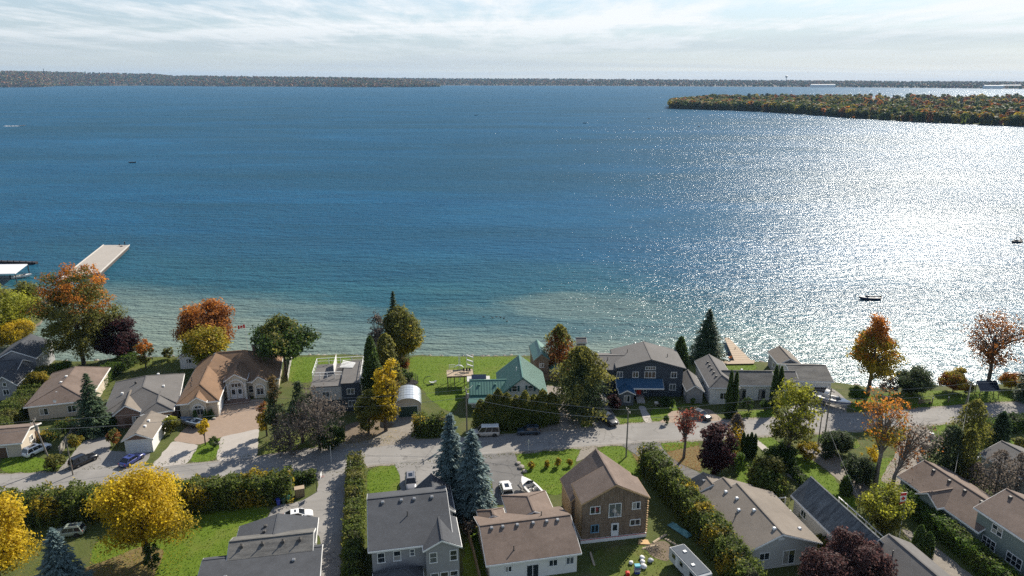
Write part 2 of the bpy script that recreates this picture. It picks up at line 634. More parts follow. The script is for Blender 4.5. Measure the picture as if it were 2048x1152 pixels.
# ------------------------------------------------------------------ roads, drives and lawns
ASPHALT = road_mat('asphalt_worn', (.262, .25, .235), .6)
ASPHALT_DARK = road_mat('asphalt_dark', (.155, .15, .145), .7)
CONCRETE = M('concrete_apron', (.36, .33, .30), .85, .08, .6)
PAVERS = M('tan_pavers', (.27, .20, .15), .85, .12, 1.2)
GRAVEL = M('gravel_drive', (.22, .195, .165), .95, .22, 1.0, bump=.03, bscale=14)
DIRT = M('bare_dirt', (.15, .115, .08), .95, .3, .9, bump=.04, bscale=8)
LEAFY = M('fallen_leaf_ground', (.17, .085, .035), .95, .35, 2.5, col2=(.13, .12, .04), bump=.05, bscale=12)

road_up = [(-400, 990), (0, 950), (130, 945), (300, 935), (433, 924), (511, 915), (578, 905), (678, 891), (830, 881), (948, 877), (1002, 871),
           (1120, 862), (1165, 857), (1296, 846), (1345, 844), (1444, 841), (1548, 837), (1660, 830), (1784, 823), (1900, 814), (2048, 804), (2500, 775)]
road_lo = [(-400, 1025), (0, 985), (380, 955), (592, 943), (697, 936), (800, 925), (873, 917), (1024, 904), (1188, 891), (1341, 881), (1447, 877),
           (1508, 872), (1616, 865), (1681, 863), (1843, 850), (2024, 832), (2048, 829), (2500, 798)]


def px_sheet(name, pts, z, mat, seed=1, amp=.18, rnd=.5, **tg):
    return sheet(name, wobble([G(x, y) for x, y in pts], 1.0, amp, seed, rnd), z, mat, **tg)


px_sheet('road', road_up + road_lo[::-1], .016, ASPHALT, 3, .14)
# gravel shoulders along both road edges
sh = [(x, y - 3) for x, y in road_up] + [(x, y + 4) for x, y in road_lo[::-1]]
px_sheet('road_shoulder', sh, .012, GRAVEL, 5, .3)
# pale worn line along the near edge of the road
ln = MB()
lo_w = [G(x, y) for x, y in road_lo]
for a, b in zip(lo_w[:-1], lo_w[1:]):
    d = (b - a).normalized()
    n = Vector((-d.y, d.x, 0))
    ln.poly([a + n * .45 + Vector((0, 0, .02)), b + n * .45 + Vector((0, 0, .02)), b + n * .57 + Vector((0, 0, .02)), a + n * .57 + Vector((0, 0, .02))])
ln.build('road_edge_line', M('worn_line', (.30, .28, .25), .9, .25, 1.5), kind='structure')

drives = [
    ('driveway', [(112, 948), (165, 885), (190, 872), (224, 866), (218, 902), (245, 903), (303, 905), (285, 937)], ASPHALT),
    ('driveway', [(345, 882), (375, 852), (440, 822), (455, 800), (528, 798), (521, 850), (519, 858), (440, 875), (398, 890)], PAVERS),
    ('driveway', [(300, 936), (345, 882), (398, 890), (374, 928)], CONCRETE),
    ('driveway', [(433, 924), (441, 874), (519, 857), (514, 914)], CONCRETE),
    ('driveway', [(640, 902), (700, 880), (768, 855), (790, 833), (836, 832), (832, 884), (760, 893)], GRAVEL),
    ('driveway', [(697, 936), (592, 943), (636, 956), (634, 985), (600, 1003), (548, 1012), (530, 1045), (640, 1070), (642, 1200), (712, 1210), (697, 1000)], ASPHALT),
    ('driveway', [(787, 926), (880, 916), (912, 985), (905, 1030), (800, 1030), (800, 950)], ASPHALT),
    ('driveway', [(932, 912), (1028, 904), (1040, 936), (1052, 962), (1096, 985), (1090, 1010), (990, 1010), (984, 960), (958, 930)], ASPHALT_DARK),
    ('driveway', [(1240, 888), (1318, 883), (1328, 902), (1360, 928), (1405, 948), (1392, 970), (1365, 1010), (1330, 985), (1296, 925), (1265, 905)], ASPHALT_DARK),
    ('driveway', [(1075, 864), (1165, 857), (1152, 830), (1126, 775), (1086, 770), (1108, 830)], GRAVEL),
    ('driveway', [(1184, 856), (1242, 851), (1218, 812), (1190, 814)], ASPHALT),
    ('driveway', [(1318, 846), (1342, 822), (1420, 818), (1447, 841)], PAVERS),
    ('driveway', [(1556, 837), (1694, 829), (1692, 798), (1664, 776), (1590, 776), (1608, 800)], ASPHALT),
    ('driveway', [(1812, 853), (1848, 850), (1884, 885), (1862, 908), (1806, 980), (1760, 962), (1792, 905)], GRAVEL),
    ('path', [(1598, 898), (1640, 884), (1704, 938), (1745, 985), (1724, 1006), (1668, 952)], GRAVEL),
    ('path', [(1502, 880), (1514, 878), (1624, 974), (1606, 980)], CONCRETE),
    ('path', [(1800, 1056), (1832, 1066), (1990, 1185), (1915, 1190)], GRAVEL),
    ('path', [(1290, 846), (1306, 845), (1290, 812), (1276, 812)], CONCRETE),
    ('dirt_patch', [(1150, 925), (1165, 893), (1195, 891), (1190, 910)], GRAVEL),
    ('dirt_patch', [(1290, 1090), (1330, 1080), (1350, 1100), (1335, 1125), (1300, 1112)], DIRT),
    ('dirt_patch', [(1330, 905), (1398, 890), (1402, 945), (1362, 928)], LEAFY),
    ('dirt_patch', [(1262, 905), (1298, 925), (1306, 965), (1290, 950)], LEAFY),
    ('dirt_patch', [(160, 1140), (290, 1090), (330, 1100), (290, 1200), (150, 1200)], LEAFY),
    ('dirt_patch', [(890, 1000), (985, 985), (985, 1050), (925, 1060)], LEAFY),
    ('dirt_patch', [(690, 850), (760, 830), (790, 850), (740, 880), (690, 890)], DIRT),
]
for i, (nm, pts, mt) in enumerate(drives):
    px_sheet(nm, pts, .020 + .0003 * i, mt, 20 + i, .16)
lawns = [
    ([(815, 713), (1060, 714), (1066, 745), (1000, 760), (925, 790), (908, 830), (862, 802), (818, 745)], LAWN),
    ([(580, 714), (705, 713), (708, 745), (640, 765), (572, 765)], LAWN),
    ([(185, 727), (265, 717), (368, 716), (362, 745), (270, 738), (150, 748)], LAWN_DRY),
    ([(515, 914), (530, 880), (690, 860), (690, 885), (600, 902)], LAWN_DRY),
    ([(374, 928), (392, 895), (432, 876), (450, 879), (434, 922)], LAWN),
    ([(180, 1085), (360, 1012), (545, 1010), (530, 1045), (470, 1090), (430, 1200), (200, 1210)], LAWN),
    ([(732, 936), (796, 928), (800, 950), (798, 990), (735, 1000)], LAWN),
    ([(1030, 906), (1168, 895), (1150, 925), (1126, 990), (1096, 990), (1052, 960), (1038, 934)], LAWN),
    ([(1195, 893), (1240, 890), (1262, 905), (1290, 945), (1280, 970), (1200, 950)], LAWN),
    ([(1319, 885), (1345, 882), (1398, 883), (1398, 892), (1332, 905)], LAWN),
    ([(1506, 875), (1545, 872), (1575, 905), (1560, 915)], LAWN),
    ([(1575, 918), (1608, 905), (1724, 1006), (1700, 1020), (1600, 985)], LAWN),
    ([(1700, 805), (1740, 790), (1840, 782), (1950, 780), (2048, 780), (2200, 790), (2048, 800), (1900, 811), (1784, 819), (1705, 824)], LAWN),
    ([(1446, 839), (1452, 824), (1545, 818), (1556, 834)], LAWN),
    ([(1440, 727), (1510, 725), (1515, 742), (1445, 745)], LAWN),
    ([(1225, 850), (1230, 830), (1278, 828), (1292, 846)], LAWN),
    ([(1302, 845), (1300, 815), (1400, 805), (1400, 820), (1342, 824), (1318, 844)], LAWN),
    ([(1622, 868), (1700, 863), (1730, 900), (1660, 890)], LAWN),
    ([(1850, 850), (1905, 846), (1925, 866), (1880, 880)], LAWN),
    ([(0, 915), (60, 912), (130, 925), (108, 944), (0, 948)], LAWN),
    ([(1182, 1095), (1330, 1085), (1340, 1200), (1182, 1200)], LAWN_DRY),
    ([(1130, 845), (1165, 838), (1186, 856), (1168, 857)], LAWN),
    ([(985, 965), (1000, 1010), (925, 1025), (960, 960)], LAWN_DRY),
    ([(930, 1060), (990, 1040), (985, 1200), (925, 1200)], LAWN),
    ([(1470, 925), (1500, 920), (1560, 985), (1475, 990)], LAWN),
    ([(1740, 925), (1790, 910), (1800, 965), (1750, 985)], LAWN),
    ([(1900, 880), (2000, 860), (2048, 900), (2048, 940), (1930, 930)], LAWN),
]
for i, (pts, mt) in enumerate(lawns):
    px_sheet('lawn', pts, .005 + .0002 * i, mt, 60 + i, .35, 1.8)

# ------------------------------------------------------------------ building kit
WHITE = M('white_trim', (.72, .72, .70), .6, .05, 3)
GUTTER = M('gutter_trim', (.60, .58, .54), .6, .06, 3)
GLASS = glass_mat()
GLASS_SKY = glass_mat('window_glass_sky_tint', (.09, .105, .12))  # sky reflection painted into the glass as a paler base colour
CURTAIN = glass_mat('window_curtained', (.30, .29, .27))
WIN_RND = random.Random(6)
VENT = M('galvanised_vent', (.30, .30, .30), .4, .15, 5, metal=.6)
VENT_DK = M('dark_vent', (.07, .065, .06), .6, .1, 5)


def gable_polys(x0, x1, y0, y1, ze, zr, axis, rx=None):
    if axis == 'y':
        c = rx if rx is not None else (x0 + x1) / 2
        return [[(x0, y0, ze), (c, y0, zr), (c, y1, zr), (x0, y1, ze)], [(c, y0, zr), (x1, y0, ze), (x1, y1, ze), (c, y1, zr)]]
    c = rx if rx is not None else (y0 + y1) / 2
    return [[(x0, y0, ze), (x1, y0, ze), (x1, c, zr), (x0, c, zr)], [(x0, c, zr), (x1, c, zr), (x1, y1, ze), (x0, y1, ze)]]


def hip_polys(x0, x1, y0, y1, ze, zr, axis, i0, i1):
    """i0/i1: how far the ridge ends stand back from each end (0 = gable)"""
    if axis == 'y':
        c = (x0 + x1) / 2
        a, b = (c, y0 + i0, zr), (c, y1 - i1, zr)
        ps = [[(x0, y0, ze), a, b, (x0, y1, ze)], [a, (x1, y0, ze), (x1, y1, ze), b]]
        if i0:
            ps.append([(x0, y0, ze), (x1, y0, ze), a])
        if i1:
            ps.append([(x1, y1, ze), (x0, y1, ze), b])
        return ps
    c = (y0 + y1) / 2
    a, b = (x0 + i0, c, zr), (x1 - i1, c, zr)
    ps = [[(x0, y0, ze), (x1, y0, ze), b, a], [a, b, (x1, y1, ze), (x0, y1, ze)]]
    if i0:
        ps.append([(x0, y1, ze), (x0, y0, ze), a])
    if i1:
        ps.append([(x1, y0, ze), (x1, y1, ze), b])
    return ps


FACE_RZ = {'F': 0.0, 'R': math.pi / 2, 'B': math.pi, 'L': -math.pi / 2}
WIN_CACHE = {}


class House:
    def __init__(s, name, label, px, py, z, ang, cat='house', group=None):
        p = G(px, py, z)
        p.z = 0
        s.root = empty(name, p, R(ang), label, cat, group)
        s.wall_mb = MB()

    def roof(s, polys, mat, th=.14, fascia=WHITE, name='roof', ridge=True):
        r = MB().slab(polys, th).build(name, mat, s.root)
        if fascia:
            cx = sum(p[0] for pl in polys for p in pl) / sum(len(pl) for pl in polys)
            cy = sum(p[1] for pl in polys for p in pl) / sum(len(pl) for pl in polys)
            q = [[(p[0] + .07 * (1 if p[0] > cx else -1), p[1] + .07 * (1 if p[1] > cy else -1), p[2] - .065) for p in pl] for pl in polys]
            MB().slab(q, .24).build('fascia', fascia, r)
        # ridge and hip caps: a row of shingles laid over the joint between roof planes
        if ridge:
            key = lambda p: (round(p[0], 3), round(p[1], 3), round(p[2], 3))
            seen, caps = set(), MB()
            for pl in polys:
                for i in range(len(pl)):
                    e = frozenset((key(pl[i]), key(pl[(i + 1) % len(pl)])))
                    if e in seen and len(e) == 2:
                        a, b = tuple(e)
                        caps.bar((a[0], a[1], a[2] + .02), (b[0], b[1], b[2] + .02), .26, .07)
                    seen.add(e)
            if caps.v:
                caps.build('ridge_cap', mat, r)
        return r

    def gable(s, x0, x1, y0, y1, ze, zr, axis, roof, ov=.4, rx=None, fascia=WHITE, wall=True, z0=-.2):
        s.roof(gable_polys(x0, x1, y0, y1, ze, zr, axis, rx), roof, fascia=fascia)
        if wall:
            c = rx if rx is not None else ((x0 + x1) / 2 if axis == 'y' else (y0 + y1) / 2)
            lo, hi = (x0, x1) if axis == 'y' else (y0, y1)
            t = .34
            za = ze + (zr - ze) / (c - lo) * ov - t
            zb = ze + (zr - ze) / (hi - c) * ov - t
            if axis == 'y':
                ring = lambda y: [(x0 + ov, y, z0), (x1 - ov, y, z0), (x1 - ov, y, zb), (c, y, zr - t), (x0 + ov, y, za)]
                s.wall_mb.loft([ring(y0 + ov), ring(y1 - ov)])
            else:
                ring = lambda x: [(x, y0 + ov, z0), (x, y1 - ov, z0), (x, y1 - ov, zb), (x, c, zr - t), (x, y0 + ov, za)]
                s.wall_mb.loft([ring(x0 + ov), ring(x1 - ov)])

    def hip(s, x0, x1, y0, y1, ze, zr, axis, i0, i1, roof, ov=.45, fascia=WHITE, z0=-.2):
        s.roof(hip_polys(x0, x1, y0, y1, ze, zr, axis, i0, i1), roof, fascia=fascia)
        s.wall_mb.box(x0 + ov, x1 - ov, y0 + ov, y1 - ov, z0, ze - .2)

    def walls(s, mat, name='wall'):
        return s.wall_mb.build(name, mat, s.root)

    def _place(s, o, face, plane, u, z):
        o.location = {'F': (u, plane, z), 'B': (u, plane, z), 'L': (plane, u, z), 'R': (plane, u, z)}[face]
        o.rotation_euler = (0, 0, FACE_RZ[face])
        o.parent = s.root
        return o

    def window(s, face, plane, u, z, w, h, cols=2, rows=1, frame=WHITE, glass=GLASS, arch=False):
        if glass is GLASS:
            glass = WIN_RND.choice((GLASS, GLASS, GLASS_SKY, CURTAIN))
        k = (round(w, 2), round(h, 2), cols, rows, frame.name, glass.name)
        if k not in WIN_CACHE:
            f = MB()
            t, d = .10, .07
            f.box(-w / 2 - t, w / 2 + t, -d, .0, h, h + t).box(-w / 2 - t - .05, w / 2 + t + .05, -d - .05, .0, -t, 0)
            f.box(-w / 2 - t, -w / 2, -d, .0, 0, h).box(w / 2, w / 2 + t, -d, .0, 0, h)
            for i in range(1, cols):
                x = -w / 2 + w * i / cols
                f.box(x - .04, x + .04, -d + .01, .0, 0, h)
            for j in range(1, rows):
                zz = h * j / rows
                f.box(-w / 2, w / 2, -d + .015, -.001, zz - .03, zz + .03)
            panes = []
            for i in range(cols):
                for j in range(rows):
                    a, b = -w / 2 + w * i / cols, -w / 2 + w * (i + 1) / cols
                    c, e = h * j / rows, h * (j + 1) / rows
                    p = MB().box(a + .01, b - .01, -.035 - .004 * ((i + j) % 2), -.012, c + .01, e - .01).build('pane', glass if (i + j) % 2 == 0 or glass is GLASS_SKY else GLASS)
                    me = p.data
                    bpy.data.objects.remove(p)
                    panes.append(me)
            fo = f.build('window', frame)
            me = fo.data
            bpy.data.objects.remove(fo)
            WIN_CACHE[k] = (me, panes)
        me, panes = WIN_CACHE[k]
        o = bpy.data.objects.new('window', me)
        COL.objects.link(o)
        s._place(o, face, plane, u, z)
        for pm in panes:
            p = bpy.data.objects.new('pane', pm)
            COL.objects.link(p)
            p.parent = o
        return o

    def door(s, face, plane, u, z, w, h, mat, glass=False):
        f = MB()
        f.box(-w / 2 - .1, -w / 2, -.07, 0, 0, h + .1).box(w / 2, w / 2 + .1, -.07, 0, 0, h + .1).box(-w / 2, w / 2, -.07, 0, h, h + .1)
        f.box(-w / 2, w / 2, -.045, 0, 0, h)
        o = s._place(f.build('door', mat), face, plane, u, z)
        if glass:
            MB().box(-w / 2 + .14, w / 2 - .14, -.06, -.05, h * .45, h - .16).build('pane', GLASS, o)
        MB().box(w / 2 - .16, w / 2 - .10, -.11, -.046, h * .46, h * .46 + .06).build('handle', VENT_DK, o)
        return o

    def garage_door(s, face, plane, u, z, w, h, mat, n=4):
        f = MB()
        f.box(-w / 2 - .12, -w / 2, -.08, 0, 0, h + .12).box(w / 2, w / 2 + .12, -.08, 0, 0, h + .12).box(-w / 2, w / 2, -.08, 0, h, h + .12)
        o = s._place(f.build('garage_door', WHITE), face, plane, u, z)
        ph = h / n
        for i in range(n):
            g = MB()
            g.box(-w / 2 + .01, w / 2 - .01, -.045, -.003, i * ph + .015, (i + 1) * ph - .015)
            k = max(2, int(w / .8))
            for j in range(k):
                a = -w / 2 + w * j / k
                g.box(a + .1, a + w / k - .1, -.06, -.046, i * ph + .12, (i + 1) * ph - .12)
            g.build('panel', mat, o)
        return o

    def vent(s, x, y, z, kind='box', mat=None):
        if kind == 'box':
            v = MB()
            v.loft([[(-.24, -.24, -.25), (.24, -.24, -.25), (.24, .24, -.25), (-.24, .24, -.25)], [(-.24, -.24, .16), (.24, -.24, .16), (.24, .24, .2), (-.24, .24, .2)],
                    [(-.3, -.3, .18), (.3, -.3, .18), (.3, .3, .22), (-.3, .3, .22)], [(-.2, -.2, .34), (.2, -.2, .34), (.2, .2, .36), (-.2, .2, .36)]])
            v.build('roof_vent', mat or VENT, s.root, loc=(x, y, z)).scale = (.82, .82, .82)
        else:
            v = MB().tube([(0, 0, -.25), (0, 0, .75)], .075, 8).tube([(0, 0, -.1), (0, 0, .06)], [.2, .1], 8)
            v.build('vent_pipe', mat or VENT_DK, s.root, loc=(x, y, z))

    def part(s, name, mb, mat, **kw):
        return mb.build(name, mat, s.root, **kw)


ROOF_BROWN = M('shingle_brown', (.135, .098, .078), .92, .26, 2.2, col2=(.155, .118, .098), bump=.02, bscale=18, stain=.55)
ROOF_TAN = M('shingle_tan', (.175, .15, .125), .92, .22, 2.0, bump=.02, bscale=18, stain=.55)
ROOF_RUST = M('shingle_rust', (.19, .115, .068), .92, .24, 2.2, bump=.02, bscale=18, stain=.55)
ROOF_GREY = M('shingle_grey', (.118, .112, .108), .92, .24, 2.2, bump=.02, bscale=18, stain=.55)
ROOF_CHAR = M('shingle_charcoal', (.060, .064, .072), .92, .3, 2.2, bump=.02, bscale=18, stain=.55)
ROOF_OLD = M('shingle_weathered', (.10, .10, .10), .95, .4, .5, col2=(.13, .125, .115), bump=.03, bscale=10, stretch=(.6, 2.2, 1))
ROOF_BLUE = M('shingle_streaked', (.065, .075, .088), .92, .55, .7, col2=(.11, .12, .125), bump=.03, bscale=14, stretch=(.5, 2.6, .5))
GREEN_METAL = M('green_metal_roof', (.065, .165, .135), .45, .12, .8, spec=.5)
SIDE_GREY = M('siding_grey', (.27, .27, .275), .8, .07, 1.0)
SIDE_LTGREY = M('siding_light_grey', (.45, .44, .42), .8, .06, 1.0)
SIDE_BEIGE = M('siding_beige', (.48, .42, .34), .8, .07, 1.0)
SIDE_WHITE = M('siding_white', (.66, .65, .62), .75, .06, 1.0)
SIDE_NAVY = M('siding_navy', (.042, .055, .075), .7, .1, 1.0)
SIDE_GREEN = M('siding_sage', (.17, .21, .195), .8, .07, 1.0)
STUCCO = M('stucco_cream', (.52, .46, .37), .9, .07, 1.5)
BRICK_BROWN = M('brick_brown', (.20, .13, .10), .9, .2, 3.5)
WOOD_GREY = M('wood_weathered', (.150, .105, .074), .9, .35, .9, col2=(.205, .150, .108), stretch=(4, 4, .5))
WOOD_NEW = M('wood_new', (.42, .28, .15), .85, .2, 1.2, stretch=(3, 3, .6))
WOOD_DECK = M('deck_boards', (.36, .28, .20), .85, .15, 2, stretch=(.5, 5, 1))
RED_PAINT = M('red_paint', (.50, .035, .02), .5, .08, 3)
BLUE_METAL = M('blue_metal_roof', (.02, .075, .15), .4, .1, 1, spec=.5)
DOOR_WHITE = M('door_white', (.66, .67, .68), .6, .05, 2)
DOOR_DARK = M('door_dark', (.06, .06, .065), .5, .1, 2)
DOOR_BROWN = M('door_brown', (.10, .06, .04), .6, .1, 2)


def slope(e, r, ze, zr, v):
    return ze + (zr - ze) * (v - e) / (r - e)


# ---- log house (two storeys, steep rear roof, unfinished)
h = House('log_house', 'two-storey bare timber house with brown roof beside a grassy bank', 1162, 1006, 6.9, 10)
h.gable(0, 10.4, -.3, 5.2, 6.9, 9.6, 'y', ROOF_BROWN, ov=.3, fascia=WOOD_NEW)
h.gable(-.55, 11.0, 3.7, 10.2, 4.8, 9.58, 'y', ROOF_BROWN, ov=.3, rx=5.2, fascia=WOOD_NEW)
h.walls(WOOD_GREY)
# each wall is laid up in long squared timbers below and upright boards above
for k in range(11):
    h.part('timber', MB().box(.26, 10.14, -.06 - .012 * (k % 2), .02, .72 + k * .29, .72 + k * .29 + .265), WOOD_GREY)
    h.part('timber', MB().box(-.31 - .012 * (k % 2), -.20, 4.1, 9.9, .72 + k * .29, .72 + k * .29 + .265), WOOD_NEW)
for k in range(34):
    x = .34 + k * .287
    top = slope(0, 5.2, 6.75, 9.4, x) if x < 5.2 else slope(10.4, 5.2, 6.75, 9.4, x)
    h.part('board', MB().box(x, x + .265, -.05 - .01 * (k % 2), .01, 3.95, top - .12), WOOD_GREY)
for k in range(10):
    h.part('board', MB().box(.16, .31, .3 + k * .46, .3 + k * .46 + .42, .9, 6.35 + .01 * (k % 2)), WOOD_NEW)
h.part('foundation', MB().box(.1, 10.3, -.16, 9.8, -.1, .68), WHITE)
h.part('flashing_tape', MB().box(.1, 10.3, -.175, -.165, .58, .68), RED_PAINT)
BLUE_FRAME = M('blue_wrap', (.16, .30, .42), .6, .1, 3)
h.window('F', -.07, 2.15, 5.0, 1.35, 1.05, 2)
h.window('F', -.07, 8.45, 5.05, 1.1, 1.05, 2)
h.window('F', -.07, 5.2, 4.1, 1.75, 2.1, 2)
h.window('F', -.085, 2.2, 1.8, 1.05, 1.15, 2, frame=BLUE_FRAME)
h.window('F', -.085, 8.4, 2.3, 1.45, .85, 2)
h.door('F', -.085, 5.3, .75, .95, 2.1, DOOR_WHITE, True)
for k in range(15):
    h.part('log_end', MB().box(10.16, 10.34, -.2 - .1 * (k % 2), -.02, .8 + k * .4, .8 + k * .4 + .2), WOOD_NEW)

# ---- grey two-storey house
h = House('grey_house', 'two-storey grey house with charcoal roof and four box vents', 738, 1103, 6.6, 11)
h.roof([[(-.1, 0, 6.6), (11.1, 0, 6.6), (11.1, 8.2, 9.2), (-.1, 8.2, 9.2)], [(-.1, 8.2, 9.2), (11.1, 8.2, 9.2), (11.1, 11.2, 8.2), (-.1, 11.2, 8.2)]], ROOF_CHAR)
h.wall_mb.loft([[(x, .45, -.2), (x, 10.9, -.2), (x, 10.9, 7.9), (x, 8.2, 8.8), (x, .45, 6.35)] for x in (.3, 10.7)])
h.gable(7.0, 12.1, -1.1, 5.5, 6.5, 7.85, 'y', ROOF_CHAR, ov=.35)
h.gable(6.6, 12.3, 8.6, 15.7, 5.3, 7.7, 'y', ROOF_CHAR, ov=.35)
h.walls(SIDE_GREY)
h.roof(hip_polys(.3, 6.9, -3.4, .4, 2.9, 4.4, 'x', 2.2, 2.2), ROOF_CHAR, name='porch_roof')
for x in (.7, 6.4):
    h.part('porch_post', MB().box(x - .1, x + .1, -3.1, -2.9, -.1, 2.75), WHITE)
for x in (1.5, 3.6, 5.6):
    h.window('F', .44, x, 4.4 if x < 5 else 4.9, .85 if x < 5 else .5, 1.4 if x < 5 else .9, 1, 2)
for x in (8.3, 11.0):
    h.window('F', -.76, x, 4.3, .85, 1.45, 1, 2)
for x in (8.4, 9.7, 11.0):
    h.window('F', -.76, x, 1.2, .95, 1.3, 1, 2)
for x in (2.0, 4.6, 6.4, 8.9):
    h.vent(x, 7.3, slope(0, 8.2, 6.6, 9.2, 7.3))
h.vent(5.3, 4.8, slope(0, 8.2, 6.6, 9.2, 4.8), 'pipe')
h.garage_door('B', 15.36, 9.4, 0, 4.4, 2.3, DOOR_WHITE)

# ---- brown-roofed bungalow with garage wing
h = House('brown_bungalow', 'white bungalow with brown roof, six box vents and garage wing', 980, 1130, 3.3, 11.5)
h.gable(-.5, 12.8, 0, 11.3, 3.3, 5.6, 'x', ROOF_BROWN, ov=.45)
h.hip(4.5, 11.6, 8.6, 15.7, 3.45, 4.9, 'y', 0, 3.2, ROOF_BROWN, ov=.35)
h.hip(.1, 4.2, 9.4, 12.6, 3.4, 4.5, 'y', 0, 1.9, ROOF_BROWN, ov=.35)
h.walls(SIDE_BEIGE)
h.part('back_wall_panel', MB().box(0, 12.3, .40, .448, -.2, 3.14), SIDE_WHITE)
h.window('F', .39, 2.6, 1.6, .8, .75, 2)
h.window('F', .39, 6.0, .1, 1.6, 2.0, 2)
h.window('F', .39, 8.9, 1.55, 1.1, .9, 2)
h.window('F', .39, 11.3, 1.5, 1.0, 1.0, 2)
for x in (.9, 2.5, 4.6, 6.9, 8.9, 10.5):
    h.vent(x + .2, 5.0, slope(0, 5.65, 3.3, 5.6, 5.0))
h.vent(3.6, 1.6, slope(0, 5.65, 3.3, 5.6, 1.6), 'pipe')
h.vent(8.8, 7.0, slope(11.3, 5.65, 3.3, 5.6, 7.0), 'pipe')
h.garage_door('B', 15.34, 8.1, 0, 4.6, 2.3, DOOR_WHITE)

# ---- tan-roofed long bungalow
h = House('tan_bungalow', 'long light grey bungalow with tan stepped roof beside the tall cedar hedge', 1490, 1103, 3.5, 11)
h.gable(0, 11.6, -.3, 12.8, 3.5, 5.8, 'y', ROOF_TAN, ov=.4, rx=5.4)
h.gable(0.02, 9.4, 12.4, 15.3, 3.48, 5.4, 'y', ROOF_TAN, ov=.38, rx=4.4)
h.gable(-.7, 6.0, 14.6, 18.2, 3.3, 4.8, 'y', ROOF_TAN, ov=.38, rx=2.4)
h.walls(SIDE_LTGREY)
h.window('F', .09, 3.1, 1.7, 1.4, 1.0, 2)
h.window('F', .09, 6.9, .5, 1.7, 2.1, 2)
h.window('F', .09, 10.0, 1.8, 1.1, .95, 2)
h.window('F', .09, 1.9, -.1, 1.0, .8, 2)
h.part('gable_vent', MB().prism([(-.5, -.05), (.5, -.05), (.5, .02), (-.5, .02)], 0, .28).box(-.35, .35, -.05, .02, .28, .42), WHITE, loc=(5.4, .06, 4.55))
for y in (2.2, 5.6, 8.2, 11.2):
    h.window('L', .39, y, 1.9, 1.0, .8, 2)
for x, y in ((4.9, 1.2), (4.5, 6.0), (2.9, 7.4), (3.8, 9.7), (3.2, 12.0)):
    h.vent(x, y, slope(0, 5.4, 3.5, 5.8, x), mat=WHITE)
h.vent(9.6, 2.2, slope(11.6, 5.4, 3.5, 5.8, 9.6), mat=WHITE)
h.vent(1.6, 16.3, slope(-.7, 2.4, 3.3, 4.8, 1.6))
h.vent(2.0, 6.6, slope(0, 5.4, 3.5, 5.8, 2.0), 'pipe')

# ---- dark streaked roof house with side deck
h = House('streaked_roof_house', 'low house with dark streaked shingle roof and narrow side deck', 1663, 1073, 3.2, 11)
h.gable(.2, 6.2, -5.2, 10.6, 3.2, 6.2, 'y', ROOF_BLUE, ov=.4, fascia=GUTTER)
h.walls(SIDE_LTGREY)
h.window('L', .59, 7.5, 1.3, 1.2, 1.0, 2)
h.part('deck', MB().box(6.4, 8.6, -3, 10.2, .9, 1.05), WOOD_DECK)
for k in range(7):
    h.part('deck_rail_post', MB().box(8.45, 8.58, -2.9 + k * 2.16, -2.77 + k * 2.16, 0, 2.0), WHITE)
h.part('deck_rail', MB().box(8.44, 8.6, -3, 10.3, 2.0, 2.08).box(8.46, 8.57, -3, 10.3, 1.3, 1.36), WHITE)
pg = MB()
for x, y in ((-1.2, 8.2), (.0, 11.6), (-2.4, 11.6), (-3.2, 9.0)):
    pg.box(x - .07, x + .07, y - .07, y + .07, 0, 2.2)
pg.bar((-3.2, 9, 2.2), (-2.4, 11.6, 2.2), .1, .14).bar((-2.4, 11.6, 2.2), (0, 11.6, 2.2), .1, .14).bar((-3.2, 9, 2.2), (-1.2, 8.2, 2.2), .1, .14)
h.part('pergola_frame', pg, WHITE)

# ---- grey roof at the lower edge, right
h = House('grey_roof_house', 'house with smooth grey roof beside dark purple shrubs at lower edge', 1750, 1092, 4, 12)
h.gable(-2.2, 5.4, -14, -.4, 4.0, 6.0, 'y', ROOF_GREY, ov=.4, fascia=GUTTER, rx=1.5)
h.walls(SIDE_LTGREY)
h.vent(-.2, -3.4, slope(-2.2, 1.5, 4, 6, -.2), 'pipe')
h.window('L', -1.79, -4, 1.4, 1.2, 1.0, 2)

# ---- brown long bungalow at the right
h = House('long_brown_bungalow', 'sage bungalow with long brown roof and small side gable by clipped hedge', 1958, 1060, 3.3, 14)
h.gable(-.5, 9.3, -.4, 15.2, 3.3, 5.5, 'y', ROOF_BROWN, ov=.4)
h.gable(-1.7, 4.2, 5.8, 10.1, 3.4, 4.85, 'x', ROOF_BROWN, ov=.35)
h.walls(SIDE_GREEN)
for y in (6.7, 7.9, 9.1):
    h.window('L', -1.36, y, 1.3, .8, 1.1, 2, 2)
h.window('L', -.11, 3.6, 1.7, 1.5, .7, 3)
h.window('L', -.11, 12.5, 1.4, 1.2, 1.1, 2)
for y in (3.4, 6.4, 9.3, 12.4):
    h.vent(3.6, y, slope(-.5, 4.4, 3.3, 5.5, 3.6), mat=VENT_DK)

# ---- two-storey sage house in the corner
h = House('sage_house', 'two-storey sage green house with white windows in lower corner', 1955, 1015, 6.0, 14)
h.gable(-.4, 10.2, -14, .2, 6.0, 8.3, 'y', ROOF_BROWN, ov=.4)
h.walls(SIDE_GREEN)
h.window('L', -.01, -3.6, 4.0, 1.5, 1.2, 2, 2)
h.window('L', -.01, -2.8, 1.2, 2.0, 1.4, 3, 2)
h.window('L', -.01, -6.8, 1.2, 2.2, 1.5, 3, 2)
h.window('L', -.01, -9, 4.0, 1.5, 1.2, 2, 2)
h.vent(3.9, -1.4, slope(-.4, 4.9, 6, 8.3, 3.9), mat=VENT_DK)
h.vent(3.9, -4.6, slope(-.4, 4.9, 6, 8.3, 3.9), mat=VENT_DK)

